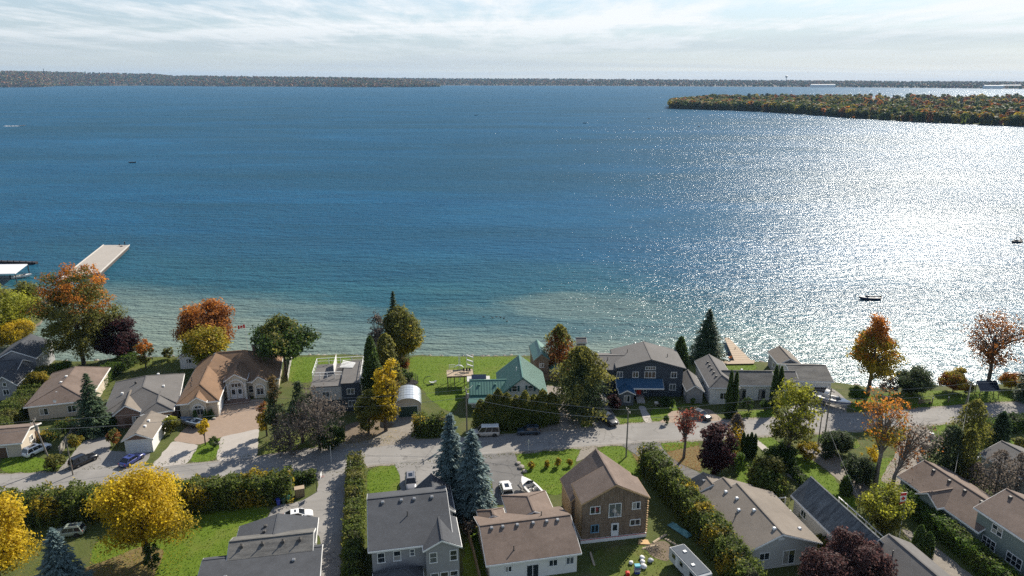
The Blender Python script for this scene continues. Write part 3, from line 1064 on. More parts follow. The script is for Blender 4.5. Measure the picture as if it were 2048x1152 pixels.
# ---- house with grey roof at right edge
h = House('pale_roof_house', 'small house with pale grey roof behind bare trees at right edge', 2010, 935, 3.2, 14)
h.gable(-.3, 9, -7, 5, 3.2, 5.0, 'y', ROOF_GREY, ov=.4, fascia=WHITE)
h.walls(SIDE_LTGREY)
h.window('L', .09, 0, 1.3, 1.2, 1.0, 2)

# ---- charcoal-roofed bungalow, lower left
h = House('charcoal_bungalow', 'charcoal shingled bungalow with stepped roof by the lawn and white coupe', 640, 1152, 3.8, 11)
h.roof([[(-15.5, -9, 2.9), (0, -9, 2.9), (0, 5.3, 4.5), (-15.5, 5.3, 4.5)], [(-15.5, 5.3, 4.5), (0, 5.3, 4.5), (0, 6.2, 4.2), (-15.5, 6.2, 4.2)]], ROOF_CHAR)
h.wall_mb.box(-15.1, -.4, -8.6, 5.8, -.2, 2.6)
h.gable(-12.3, -1.2, 4.6, 9.8, 4.45, 5.6, 'x', ROOF_OLD, ov=.3, z0=2)
h.gable(-12.2, -1.1, 7.6, 13.6, 3.6, 5.0, 'y', ROOF_CHAR, ov=.4, rx=-6.7)
h.walls(SIDE_GREY)
for x in (-10.6, -7.9, -5.2, -3.0):
    h.vent(x, 6.1, slope(4.6, 7.2, 4.45, 5.6, 6.1), 'pipe')
    h.vent(x, 6.25, slope(4.6, 7.2, 4.45, 5.6, 6.25), mat=VENT_DK)
h.vent(-12, 1.6, slope(-9, 5.3, 2.9, 4.5, 1.6), mat=VENT)
h.vent(-3.6, 3.2, slope(-9, 5.3, 2.9, 4.5, 3.2), mat=VENT)
h.vent(-8.2, 11.2, slope(-12.2, -6.7, 3.6, 5.0, -8.2), mat=VENT_DK)
h.vent(-8.2, 9.9, slope(-12.2, -6.7, 3.6, 5.0, -8.2), mat=VENT_DK)
h.vent(-12.0, 8.3, 3.7, 'pipe', WHITE)

# ---- big navy house with red door
h = House('navy_house', 'large navy two-storey house with grey roof and red front door', 1233, 803, 0, -1)
h.gable(-.1, 14.8, 2.2, 13.0, 6.8, 8.8, 'y', ROOF_GREY, ov=.45, rx=7.4, fascia=M('fascia_navy', (.05, .06, .075), .7, .1, 2))
h.gable(-4.4, 4.4, 2.8, 12.6, 6.1, 7.5, 'x', ROOF_GREY, ov=.4, fascia=M('fascia_navy', (.05, .06, .075)))
h.walls(SIDE_NAVY)
h.roof([[(0, .5, 2.9), (10, .5, 2.9), (10, 2.6, 4.2), (0, 2.6, 4.2)]], BLUE_METAL, name='porch_roof', ridge=False)
g = [[(.2, -2.2, 2.8), (1.9, -2.2, 3.7), (1.9, 1.2, 3.7), (.2, 1.2, 2.8)], [(1.9, -2.2, 3.7), (3.6, -2.2, 2.8), (3.6, 1.2, 2.8), (1.9, 1.2, 3.7)]]
h.roof(g, BLUE_METAL, name='porch_gable_roof')
pw = MB().loft([[(.5, y, -.1), (3.3, y, -.1), (3.3, y, 2.6), (1.9, y, 3.35), (.5, y, 2.6)] for y in (-1.9, 2.6)])
h.part('entry_bay', pw, M('siding_slate', (.10, .115, .13), .8, .08, 1))
h.window('F', -1.91, 1.9, .9, 1.15, 1.35, 2)
for x in (-2.7, .8, 4.2, 12.4):
    h.window('F', 2.64 if x > 0 else 3.19, x, 4.5, 1.1, 1.2, 2)
h.window('F', 2.64, 7.3, 4.45, 2.2, 1.3, 3)
h.window('F', 2.64, 7.3, 6.35, 2.0, .55, 4)
h.window('F', 2.64, 12.3, 1.6, 1.2, 1.3, 2)
h.window('F', 2.64, 6.4, 1.0, .55, 1.2, 1)
h.door('F', 2.64, 5.0, .5, 1.0, 2.1, RED_PAINT)
h.part('porch_step', MB().box(4.3, 6.0, .8, 2.6, -.1, .5).box(4.3, 6.0, .0, .8, -.1, .32).box(4.3, 6.0, -.8, 0, -.1, .16), CONCRETE)
for x in (4.2, 6.8, 9.7):
    h.part('porch_post', MB().box(x - .07, x + .07, .6, .74, -.1, 2.9), SIDE_NAVY)
h.vent(-1.5, 6, 7.0, 'pipe')
h.vent(11.6, 6.5, slope(14.8, 7.4, 6.8, 8.8, 11.6), 'pipe')
h.vent(3.2, 9, slope(-.1, 7.4, 6.8, 8.8, 3.2), 'pipe')

# ---- green metal roofed house
h = House('green_roof_house', 'white house with green metal roof and green shutters behind cedars', 1005, 790, 3.6, 3)
h.gable(-.9, 9.4, 0, 12.4, 3.3, 7.4, 'y', GREEN_METAL, ov=.35, rx=4.2, fascia=M('green_trim', (.04, .13, .11), .6, .1, 2))
h.gable(-6.8, 3.6, 1.4, 8.4, 3.1, 4.9, 'x', GREEN_METAL, ov=.35, fascia=M('green_trim', (.04, .13, .11)))
h.roof([[(8.6, -1.8, 2.5), (10.4, -1.8, 1.9), (10.4, 2.4, 1.9), (8.6, 2.4, 2.7)]], GREEN_METAL, name='side_roof', ridge=False)
h.roof([[(-7.0, -.4, 2.2), (-1, -.4, 2.2), (-1, 1.7, 2.9), (-7.0, 1.7, 2.9)]], GREEN_METAL, name='porch_roof', ridge=False)
h.walls(SIDE_WHITE)
# standing seams of the metal roof
seam = MB()
for k in range(21):
    y = .3 + k * .585
    seam.bar((-.9, y, 3.33), (4.2, y, 7.43), .05, .06).bar((9.4, y, 3.33), (4.2, y, 7.43), .05, .06)
for k in range(12):
    x = -6.6 + k * .59
    seam.bar((x, 1.4, 3.13), (x, 4.9, 4.93), .05, .06)
h.part('roof_seam', seam, GREEN_METAL)
SHUT = M('shutter_green', (.02, .09, .10), .6, .1, 3)
for x in (2.5, 5.8):
    h.window('F', .34, x, 4.25, .95, 1.15, 1, 2)
    for sx in (-.85, .85):
        h.part('shutter', MB().box(x + sx - .2, x + sx + .2, .27, .345, 4.2, 5.45), SHUT)
for x in (.8, 3.8, 7.3):
    h.window('F', .34, x, .8, 1.1, 1.2, 2)
h.part('roof_terrace', MB().box(-7.4, -2.4, 8.4, 11.2, 2.9, 3.05).box(-7.3, -7.15, 11, 11.15, 0, 2.9).box(-2.7, -2.5, 11, 11.15, 0, 2.9), SIDE_LTGREY)
h.part('solar_panel', MB().slab([[(-6.4, 8.9, 3.35), (-3.2, 8.9, 3.35), (-3.2, 10.5, 3.75), (-6.4, 10.5, 3.75)]], .08), glass_mat('solar_glass', (.01, .015, .03)))
h.vent(-4.8, 3.6, slope(1.4, 4.9, 3.1, 4.9, 3.6), mat=GREEN_METAL)
h.vent(-1.4, 3.6, slope(1.4, 4.9, 3.1, 4.9, 3.6), mat=GREEN_METAL)
h.vent(3.2, 5.6, slope(-.9, 4.2, 3.3, 7.4, 3.2), 'pipe', WHITE)

# ---- grand stucco house
h = House('stucco_house', 'grand cream stucco house with rust-brown hipped roof and arched entrance', 352, 809, 3.7, 13)
h.roof([[(0, 0, 3.7), (8.1, 0, 3.7), (4.0, 4.2, 5.9)], [(0, 0, 3.7), (4.0, 4.2, 5.9), (4.0, 14, 5.9), (4.6, 20.6, 6.3), (.3, 25.2, 3.7)],
        [(8.1, 0, 3.7), (8.1, 10, 3.7), (4.0, 14, 5.9), (4.0, 4.2, 5.9)]], ROOF_RUST)
h.roof([[(4.0, 8.4, 3.72), (17.2, 8.4, 3.72), (11.2, 18.5, 7.2), (4.6, 20.4, 6.5), (3.8, 13.6, 5.7)],
        [(17.2, 8.4, 3.72), (19.0, 9.2, 3.72), (18.8, 22.4, 3.72), (11.2, 18.5, 7.2)],
        [(18.8, 22.4, 3.72), (.5, 25.1, 3.72), (4.6, 20.4, 6.5), (11.2, 18.5, 7.2)]], ROOF_RUST)
h.wall_mb.box(.5, 7.6, .5, 14, -.2, 3.5)
h.wall_mb.prism([(.8, 9), (16.8, 9), (18.4, 9.8), (18.2, 21.8), (.8, 24.4)], -.2, 3.48)
h.gable(2.3, 5.8, -.5, 4.0, 3.9, 5.1, 'y', ROOF_RUST, ov=.2)
h.gable(7.9, 12.6, 7.6, 15, 4.6, 6.1, 'y', ROOF_RUST, ov=.25)
h.gable(13.4, 16.6, 7.4, 12, 3.9, 5.2, 'y', ROOF_RUST, ov=.2)
h.walls(STUCCO)


def arch(w, hh, d, t):
    """arched surround with a rounded head, as a ring of wedges"""
    mb_ = MB()
    n = 12
    for k in range(n):
        a0, a1 = math.pi * k / n, math.pi * (k + 1) / n
        o = [((w / 2 + t) * math.cos(a), hh + (w / 2 + t) * math.sin(a)) for a in (a0, a1)]
        i = [((w / 2) * math.cos(a), hh + (w / 2) * math.sin(a)) for a in (a0, a1)]
        ring = [o[0], o[1], i[1], i[0]]
        mb_.loft([[(x, -d, z) for x, z in ring], [(x, 0, z) for x, z in ring]])
    mb_.box(-w / 2 - t, -w / 2, -d, 0, 0, hh).box(w / 2, w / 2 + t, -d, 0, 0, hh)
    return mb_


for (x, y, w_, hh) in ((4.05, -.31, 1.9, 2.3), (10.25, 7.84, 2.9, 3.0), (15.0, 7.59, 1.7, 2.2)):
    h.part('arch_surround', arch(w_, hh, .16, .22), SIDE_WHITE, loc=(x, y, .1))
h.window('F', -.31, 4.05, 1.2, 1.7, 1.2, 3, frame=M('frame_pale', (.55, .55, .52), .6, .05, 3))
h.window('F', -.31, 4.05, 2.55, 1.2, .5, 2)
for x in (9.6, 10.9):
    h.door('F', 7.84, x, .3, .95, 2.3, DOOR_WHITE, True)
h.window('F', 7.84, 10.25, 3.0, 1.9, .8, 3)
h.window('F', 7.59, 15.0, .9, 1.3, 1.4, 2)
h.window('F', 8.99, 13.0, 1.0, .9, 1.4, 1, 2)
h.garage_door('R', 7.61, 3.3, 0, 4.4, 2.3, DOOR_WHITE)
for x in (8.5, 12.1):
    h.part('column', MB().tube([(0, 0, 0), (0, 0, .25), (0, 0, 3.4), (0, 0, 3.6)], [.26, .17, .15, .26], 10), SIDE_WHITE, loc=(x, 7.4, .25))
h.part('entry_steps', MB().box(7.8, 12.8, 6.2, 8.9, -.1, .3).box(7.8, 12.8, 5.4, 6.2, -.1, .15), BRICK_BROWN)
for x, y, z in ((13.2, 17.4, 6.5), (16.3, 15, 4.9), (10.4, 11.0, 6.0), (1.8, 6.2, 4.9), (1.2, 10, 4.5), (14.2, 19, 5.9)):
    h.vent(x, y, z, 'pipe')
h.part('chimney', MB().box(12.6, 13.3, 19.2, 19.9, 5.0, 7.5).box(12.5, 13.4, 19.1, 20, 7.5, 7.65), BRICK_BROWN)

# ---- navy flat-roofed house with roof deck
h = House('flat_roof_house', 'navy flat-roofed house with white roof deck railing behind bare shrubs', 620, 770, 6.3, 8)
h.wall_mb.box(.1, 6.2, .2, 12, -.2, 5.6).box(6.2, 9.9, -.1, 12, -.2, 6.2)
h.walls(SIDE_NAVY)
h.part('front_panel', MB().box(.12, 6.15, .14, .196, 2.6, 5.5), SIDE_LTGREY)
h.part('roof', MB().box(0, 6.3, .1, 12.1, 5.6, 5.75).box(6.1, 10, -.2, 12.1, 6.2, 6.32), ROOF_GREY)
rail = MB()
for x0, y0, x1, y1 in ((0, 12, 10, 12), (0, 4, 0, 12), (10, 0, 10, 12), (0, 4, 6, 4)):
    rail.bar((x0, y0, 7.2), (x1, y1, 7.2), .1, .1).bar((x0, y0, 6.55), (x1, y1, 6.55), .06, .06)
    n = 4
    for k in range(n + 1):
        x, y = x0 + (x1 - x0) * k / n, y0 + (y1 - y0) * k / n
        rail.box(x - .06, x + .06, y - .06, y + .06, 5.7, 7.2)
h.part('deck_railing', rail, WHITE)
h.part('roof_screen', MB().box(4.1, 4.2, 6, 12, 5.8, 7.9), SIDE_WHITE)
for k in range(5):
    h.part('lounge_slat', MB().slab([[(5.2 + k * .12, 8.2 + k * .55, 6.5 + k * .12), (8.0 + k * .1, 7.6 + k * .55, 6.5), (8.0 + k * .1, 7.9 + k * .55, 6.55), (5.2 + k * .12, 8.5 + k * .55, 6.55 + k * .12)]], .08), WHITE)
h.window('F', -.11, 8.0, 3.9, 1.35, 1.1, 2)
h.window('F', -.11, 8.1, 1.2, 1.35, 1.1, 2)
h.window('F', .13, 3.0, 3.4, 1.3, 1.1, 2)

# ---- lakeside grey house with wings
h = House('long_grey_house', 'long pale house with grey roofs and double garage at the waterfront', 1393, 725, 4, -2)
h.hip(-.2, 6.2, -13.4, 1.2, 3.9, 5.6, 'y', 3.0, 0, ROOF_GREY, ov=.35, fascia=WHITE)
h.gable(3.6, 14.4, -11.3, -4.4, 3.6, 5.5, 'x', ROOF_OLD, ov=.4)
h.gable(13.6, 20.0, -9.6, -3.0, 3.3, 4.9, 'x', ROOF_GREY, ov=.4)
h.gable(18.8, 27.4, -8.9, 1.0, 3.7, 5.4, 'x', ROOF_OLD, ov=.35, fascia=WHITE)
h.walls(SIDE_WHITE)
for x in (20.9, 24.6):
    h.garage_door('F', -8.56, x + .1, 0, 2.9, 2.2, DOOR_DARK)
for x in (7.6, 11.7):
    h.window('F', -10.91, x, .3, 1.2, 2.1, 2, frame=M('frame_dark', (.05, .05, .05), .6, .1, 2))
h.window('L', .14, -7, 1.6, 1.1, 1.0, 2)
h.window('F', -13.06, 3.0, 1.2, 1.4, 1.3, 2)
for y in (-10.2, -8.2, -6.2, -4.2, -2.4):
    h.vent(1.9, y, slope(-.2, 3.0, 3.9, 5.6, 1.9), mat=VENT_DK)
h.vent(8.2, -7.0, 5.2, mat=WHITE)

h = House('boathouse', 'grey shingled boathouse on the water edge behind long pale house', 1557, 727, 3.7, -2, 'boathouse')
h.gable(0, 5.3, 0, 8.0, 3.5, 5.0, 'y', ROOF_TAN, ov=.3)
h.walls(SIDE_GREY)
h.window('L', .29, 4, 1.2, 1.2, 1.1, 2)

# ---- left side houses
h = House('grey_bungalow', 'grey hip-roofed bungalow with pale porch gable behind white garage', 205, 842, 3.3, 20)
h.hip(-.5, 13.0, 3.2, 19.2, 3.4, 5.7, 'y', 5.5, 4.5, ROOF_GREY, ov=.5)
h.hip(6.4, 12.4, .4, 8.0, 3.35, 4.6, 'y', 2.2, 0, ROOF_GREY, ov=.5)
h.gable(1.4, 6.3, 2.0, 9.6, 3.3, 5.05, 'y', ROOF_TAN, ov=.35)
h.walls(BRICK_BROWN)
h.part('side_wall_cladding', MB().box(12.5, 12.56, 4, 18.6, .0, 3.2), SIDE_WHITE)
h.window('F', .84, 7.8, 1.3, 1.3, 1.1, 2)
h.window('F', .84, 11.0, 1.3, 1.0, 1.0, 2)
h.door('F', 2.34, 3.8, 0, 1.0, 2.1, DOOR_BROWN)
h.window('F', 2.34, 5.2, 1.0, 1.0, 1.2, 2)
for x, y, z in ((2.2, 9.4, 4.5), (9.8, 10.2, 4.6), (8.2, 16.6, 4.9)):
    h.vent(x, y, z, mat=WHITE)
h.vent(4.4, 12.5, 5.3, mat=VENT_DK)

h = House('white_door_garage', 'detached garage with tan roof and white panelled door', 242, 881, 3, 10, 'garage')
h.gable(0, 5.4, 0, 9.2, 2.9, 4.2, 'y', ROOF_TAN, ov=.35)
h.walls(SIDE_WHITE)
h.part('gable_cladding', MB().loft([[(.37, y, 2.75), (5.03, y, 2.75), (2.7, y, 3.82)] for y in (.31, .348)]), BRICK_BROWN)
h.garage_door('F', .34, 2.8, 0, 3.6, 2.2, DOOR_WHITE)
h.vent(3.3, 3.0, 3.95, mat=WHITE)
h.vent(3.3, 5.2, 3.95, mat=WHITE)

h = House('brown_hip_bungalow', 'bungalow with brown hipped roof and roof dish beside green hedge', 52, 808, 3.3, 16)
h.hip(0, 11.6, -1.5, 16.2, 3.3, 5.4, 'y', 4.6, 3.0, ROOF_BROWN, ov=.5)
h.walls(SIDE_BEIGE)
h.window('F', -1.01, 3.2, 1.0, 1.4, 1.3, 2)
h.window('F', -1.01, 8.2, 1.0, 1.4, 1.3, 2)
h.part('satellite_dish', MB().loft([[(.34 * r_ * math.cos(a * math.pi / 5), -.1 * r_ * r_, .34 * r_ * math.sin(a * math.pi / 5)) for a in range(10)] for r_ in (.15, .6, 1.0)], caps=False).tube([(0, 0, -.7), (0, 0, 0)], .03, 6), WHITE, loc=(5.6, -1.4, 3.9))
for x, y, z in ((5.3, 8.0, 5.2), (5.0, 5.4, 5.0), (5.2, 1.6, 4.4)):
    h.vent(x, y, z, mat=WHITE)

h = House('brown_roof_garage', 'small beige garage with brown roof beside white car', 0, 883, 3, 11, 'garage')
h.gable(-6.5, 3.9, -1.0, 7.0, 2.9, 4.1, 'x', ROOF_BROWN, ov=.35)
h.walls(SIDE_BEIGE)
h.garage_door('F', -.66, -.5, 0, 3.2, 2.1, DOOR_BROWN)
h.window('R', 3.56, 3.2, 1.2, 1.1, .9, 2)
h.door('R', 3.56, 5.4, 0, .9, 2.0, DOOR_BROWN)

h = House('gabled_grey_house', 'grey house with dark roofs and white gable trim at left edge', 0, 760, 3, 14)
h.gable(-4.5, 4.6, 8.0, 19.0, 4.6, 6.9, 'y', ROOF_CHAR, ov=.35, rx=.0)
h.gable(-9, 3.4, -3.2, 8.6, 3.6, 6.0, 'x', ROOF_CHAR, ov=.35, rx=4.0)
h.gable(.2, 5.0, -4.6, 4.0, 3.3, 5.6, 'y', ROOF_CHAR, ov=.3)
h.walls(SIDE_GREY)
h.window('F', -4.31, 2.6, 1.2, 1.0, 1.1, 2)
h.window('F', -4.31, 2.6, 3.2, .6, .7, 1)
h.window('R', 4.26, 12.5, 2.6, .9, 1.2, 1, 2)

h = House('lakeside_shed', 'small white shed with pale roof below orange maple on the shore', 362, 738, 0, 10, 'shed')
h.gable(-.3, 4.3, -.4, 5.0, 2.9, 4.4, 'y', ROOF_GREY, ov=.3)
h.walls(SIDE_WHITE)
h.window('F', -.11, 2.0, 1.5, 1.1, .9, 2)

# ---- corrugated round-roofed barn
h = House('quonset_garage', 'small garage with rounded corrugated metal roof and dark green door', 790, 835, 0, 8, 'garage')
CORR = M('corrugated_metal', (.42, .46, .50), .35, .12, 2, metal=.5)
arcs = []
W0, L0 = 5.3, 6.2
ang_n = 14
prof = [(W0 / 2 - (W0 / 2 + .15) * math.cos(math.pi * k / ang_n), 2.5 + 1.75 * math.sin(math.pi * k / ang_n)) for k in range(ang_n + 1)]
for k in range(11):                                      # each curved sheet of the roof, laid with a lap
    y0, y1 = -.3 + k * .6, .32 + k * .6
    up = .03 * (k % 2)
    ringa = [(x, y0, z + up) for x, z in prof] + [(x, y0, z + up - .04) for x, z in reversed(prof)]
    ringb = [(x, y1, z + up) for x, z in prof] + [(x, y1, z + up - .04) for x, z in reversed(prof)]
    h.part('roof_sheet', MB().loft([ringa, ringb]), CORR)
pw = [(.0, -.1), (W0, -.1), (W0, 2.5)] + [(x, z - .08) for x, z in reversed(prof)] + [(0, 2.5)]
h.wall_mb.loft([[(x, y, z) for x, z in pw] for y in (0, L0)])
h.walls(SIDE_BEIGE)
h.garage_door('F', -.01, 2.65, 0, 3.9, 2.3, M('door_green', (.02, .05, .04), .6, .1, 2))

# ---- small outbuildings by the water
h = House('green_boathouse', 'tall narrow timber boathouse with green metal roof at shore', 1065, 748, 0, 5, 'boathouse')
h.gable(-.1, 3.7, -2.6, 6.8, 4.4, 6.0, 'y', GREEN_METAL, ov=.3, fascia=WOOD_GREY)
h.walls(WOOD_GREY)
h.window('F', -2.31, 1.8, 2.6, .9, .9, 2)
h = House('green_shed', 'little shed with teal metal roof beside the gravel drive', 1100, 758, 0, 5, 'shed')
h.gable(0, 3.0, 0, 3.4, 2.0, 2.9, 'y', GREEN_METAL, ov=.2, fascia=WHITE)
h.walls(SIDE_LTGREY)
h.door('F', .19, 1.5, 0, .9, 1.8, DOOR_WHITE)
h = House('lake_hut', 'small grey lookout hut standing at the water behind brown tree', 1152, 712, 0, 0, 'hut')
h.gable(0, 2.6, 0, 3.0, 3.6, 4.3, 'x', ROOF_GREY, ov=.25)
h.walls(SIDE_GREY)
h.window('F', .24, 1.3, 1.7, 1.2, 1.0, 2)
h = House('gravel_shed', 'low shed with pale roof beside the dark pickup', 1186, 826, 0, 11, 'shed')
h.gable(0, 3.6, 0, 4.6, 2.1, 3.0, 'y', ROOF_GREY, ov=.25)
h.walls(SIDE_GREY)
h.window('F', .24, 1.8, 1.0, .8, .7, 2)
h = House('lean_shed', 'narrow grey shed between navy house and pale house', 1372, 806, 0, -2, 'shed')
h.gable(-.2, 3.6, -.3, 8.0, 2.9, 4.3, 'y', ROOF_GREY, ov=.25)
h.walls(SIDE_GREY)
h.window('L', .04, 2.0, 1.2, .8, .8, 1)

# ------------------------------------------------------------------ plants kit
LEAF = leaf_mat('leaf', .60)
NEEDLE = leaf_mat('needle', .12, .7)
BARK = M('bark', (.075, .06, .048), .95, .3, 3, bump=.03, bscale=12)
BARK_PALE = M('bark_pale', (.17, .15, .13), .95, .3, 3, bump=.03, bscale=12)
PAL = {
    'green': ((.045, .095, .016), (.11, .17, .028)), 'dark': ((.028, .058, .015), (.070, .108, .024)),
    'olive': ((.085, .100, .022), (.18, .17, .040)), 'yellow': ((.36, .25, .014), (.56, .42, .028)),
    'yolive': ((.18, .15, .02), (.36, .27, .028)), 'orange': ((.30, .10, .02), (.50, .21, .03)),
    'red': ((.20, .05, .03), (.36, .10, .06)), 'rust': ((.17, .065, .02), (.31, .13, .035)),
    'purple': ((.020, .010, .012), (.060, .022, .025)), 'smoke': ((.045, .022, .022), (.14, .075, .07)),
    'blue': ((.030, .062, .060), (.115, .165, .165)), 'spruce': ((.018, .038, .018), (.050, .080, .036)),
    'cedar': ((.045, .080, .017), (.135, .162, .034)), 'cedarbrown': ((.07, .055, .02), (.14, .09, .03)),
    'grey': ((.085, .072, .062), (.15, .125, .105)), 'lime': ((.16, .19, .02), (.32, .31, .035)),
    'pine': ((.035, .060, .025), (.085, .105, .050)),
}


def leaves(centers, normals, size, cols, rng, aspect=.62):
    """one small leaf-spray face at each centre, facing roughly along normals"""
    n = len(centers)
    nr = normals / (np.linalg.norm(normals, axis=1, keepdims=True) + 1e-9)
    a = np.cross(nr, rng.normal(size=(n, 3)))
    a /= (np.linalg.norm(a, axis=1, keepdims=True) + 1e-9)
    b = np.cross(nr, a)
    s = size * rng.uniform(.65, 1.35, (n, 1))
    v = np.empty((n, 4, 3))
    v[:, 0] = centers - a * s
    v[:, 1] = centers - b * s * aspect + a * s * .15
    v[:, 2] = centers + a * s
    v[:, 3] = centers + b * s * aspect - a * s * .1
    return v.reshape(-1, 3)


def pal_cols(pal, t, rng, jit=.28):
    lo, hi = np.array(PAL[pal][0]), np.array(PAL[pal][1])
    c = lo + (hi - lo) * np.clip(t, 0, 1)[:, None]
    return 1.22 * c * rng.uniform(1 - jit, 1 + jit, (len(t), 1))


def crown_points(rng, K, Rc, zb, zt, shape):
    hz = (zt - zb) / 2
    zc = (zt + zb) / 2
    d = rng.normal(size=(K * 3, 3))
    d /= np.linalg.norm(d, axis=1, keepdims=True)
    r = rng.uniform(.28, 1, (K * 3, 1)) ** .5
    lob = rng.normal(size=(9, 3))
    lob /= np.linalg.norm(lob, axis=1, keepdims=True)
    la = rng.uniform(-.40, .42, 9)
    f = 1 + (np.clip(d @ lob.T, 0, 1) ** 4 * la).sum(1, keepdims=True)
    p = d * r * f
    p = p[p[:, 2] > -.97][:K * 2]
    t = np.clip((p[:, 2] + 1) / 2, 0, 1)
    if shape == 'cone':
        w = (1 - t) ** .75 * 1.35 + .12
    elif shape == 'vase':
        w = .35 + .85 * t ** .7
    elif shape == 'column':
        w = np.clip(1.25 * np.sqrt(np.clip(1 - t, 0, 1)) * .95 + .1, 0, 1.05) * (1 / np.sqrt(np.clip(1 - p[:, 2] ** 2, .15, 1)))
        w = np.clip(w, .1, 1.6)
    elif shape == 'spread':
        w = .75 + .45 * np.sin(t * math.pi)
    else:
        w = np.ones(len(t))
    q = np.empty_like(p)
    q[:, 0], q[:, 1], q[:, 2] = p[:, 0] * Rc * w, p[:, 1] * Rc * w, zc + p[:, 2] * hz
    return q[:K]


def tree(name, label, bx, by, ty, wpx, pal='green', shape='round', dens=1.0, clear=.22, leaf=.30, seed=0, top=None, topf=.6, cat='tree', group=None,
         bark=BARK, at=None, H=None, Rc=None, twig=0, K=None, lean=(0, 0)):
    rng = np.random.default_rng(seed * 7 + 11)
    base = at if at is not None else G(bx, by)
    H = H or height_at(bx, by, ty)
    Rc = Rc or wpx * m_per_px(bx, by) * .5 * 1.02
    root = empty(name, base, 0, label, cat, group)
    zb = H * clear
    if shape == 'column':
        zb = H * clear
        area = 2 * math.pi * Rc * .8 * (H - zb)
        n = int(np.clip(area * 24 * dens * (.3 / leaf) ** 1.5, 400, 9000))
        tt = rng.uniform(0, 1, n)
        az = rng.uniform(0, 2 * math.pi, n)
        prof_ = np.sqrt(np.clip(1 - tt ** 1.7, 0, 1)) * (.82 + .18 * np.sin(np.clip(tt * 5, 0, math.pi / 2)))
        am = np.clip(Rc / 2.2, .7, 1.9)
        lump = 1 + am * (.13 * np.sin(az * 2 + tt * 7 + seed) + .12 * np.sin(az * 3 - tt * 13 + 2 * seed) + .09 * np.sin(az * 7 + tt * 31 + 3 * seed)) + rng.normal(size=n) * .13
        rr_ = Rc * prof_ * lump * np.where(rng.uniform(0, 1, n) < .25, rng.uniform(.3, .95, n), 1)
        P = np.column_stack([rr_ * np.cos(az), rr_ * np.sin(az), zb + tt * (H - zb) * .985 + .05 + rng.normal(size=n) * .12])
        P[:, 2] = np.maximum(P[:, 2], .06)
        N = np.column_stack([np.cos(az), np.sin(az), np.full(n, .45)]) + rng.normal(size=(n, 3)) * .55
        t = np.clip(.5 + (lump - 1) * 1.3 + rng.uniform(-.3, .3, n), 0, 1)
        cols = pal_cols(pal, t, rng)
        if top:
            use = tt + (lump - 1) + rng.uniform(-.15, .15, n) > topf
            cols[use] = pal_cols(top, t, rng)[use]
        np_mesh('crown', leaves(P, N, leaf, cols, rng), 4, LEAF, root, cols)
        tk = MB().tube([(0, 0, -.1), (0, 0, H * .55), (0, 0, H * .95)], [max(.07, H * .018), H * .011, .02], 7)
        for _ in range(14 + 8 * twig):
            z0 = rng.uniform(zb, H * .85)
            a_ = rng.uniform(0, 6.28)
            r_ = Rc * math.sqrt(max(.05, 1 - ((z0 - zb) / (H - zb)) ** 1.7)) * rng.uniform(.7, 1.1)
            tk.tube([(0, 0, z0), (r_ * math.cos(a_), r_ * math.sin(a_), z0 + r_ * .5)], [.03, .012], 3, False)
        tk.build('trunk', bark, root)
        return root
    K = K or int(np.clip(12 + Rc * Rc * 2.8 + H * 2.0, 12, 125))
    cr = np.clip(Rc * .31, .35, 2.3)
    C = crown_points(rng, K, max(Rc - cr * .75, .3), zb + cr * .5, H - cr * .55, shape)
    C[:, 0] += lean[0] * (C[:, 2] / H)
    C[:, 1] += lean[1] * (C[:, 2] / H)
    K = len(C)
    crs = cr * rng.uniform(.5, 1.3, K) * np.where(rng.uniform(0, 1, K) < .1, .35, 1)
    per = np.maximum(6, (np.minimum(crs, 1.25) * crs * 50 / (leaf / .3) ** 2 * dens)).astype(int)
    idx = np.repeat(np.arange(K), per)
    n = len(idx)
    d = rng.normal(size=(n, 3))
    d /= np.linalg.norm(d, axis=1, keepdims=True)
    rad = crs[idx][:, None] * rng.uniform(.35, 1.08, (n, 1))
    P = C[idx] + d * rad * np.array([1, 1, .78])
    P[:, 2] = np.maximum(P[:, 2], .08)
    out = P - np.array([lean[0] * .5, lean[1] * .5, (zb + H) / 2])
    out /= (np.linalg.norm(out, axis=1, keepdims=True) + 1e-9)
    N = d * .55 + out * .45 + rng.normal(size=(n, 3)) * .55 + np.array([0, 0, .25])
    ct = rng.uniform(0, 1, K)
    t = ct[idx] * .55 + rng.uniform(0, .45, n)
    cols = pal_cols(pal, t, rng)
    if top:
        hh = (P[:, 2] - zb) / (H - zb) + (ct[idx] - .5) * .5
        use = hh > topf + rng.uniform(-.12, .12, n)
        cols[use] = pal_cols(top, t, rng)[use]
    np_mesh('crown', leaves(P, N, leaf, cols, rng), 4, LEAF, root, cols)
    # trunk, limbs running out to the leaf clusters
    r0 = np.clip(H * .020, .05, .42)
    mb_ = MB()
    tz = min(H * .78, zb + (H - zb) * .6)
    wob = [rng.uniform(-.02, .02) * H for _ in range(6)]
    tp = [Vector((0, 0, -.15)), Vector((wob[0] * .3, wob[1] * .3, tz * .3)), Vector((wob[2] + lean[0] * .4, wob[3] + lean[1] * .4, tz * .7)), Vector((wob[4] + lean[0] * .7, wob[5] + lean[1] * .7, tz))]
    mb_.tube(tp, [r0 * 1.25, r0, r0 * .7, r0 * .3], 7)
    order = np.argsort(-np.linalg.norm(C[:, :2], axis=1))[:min(K, 30 if twig == 0 else 46)]
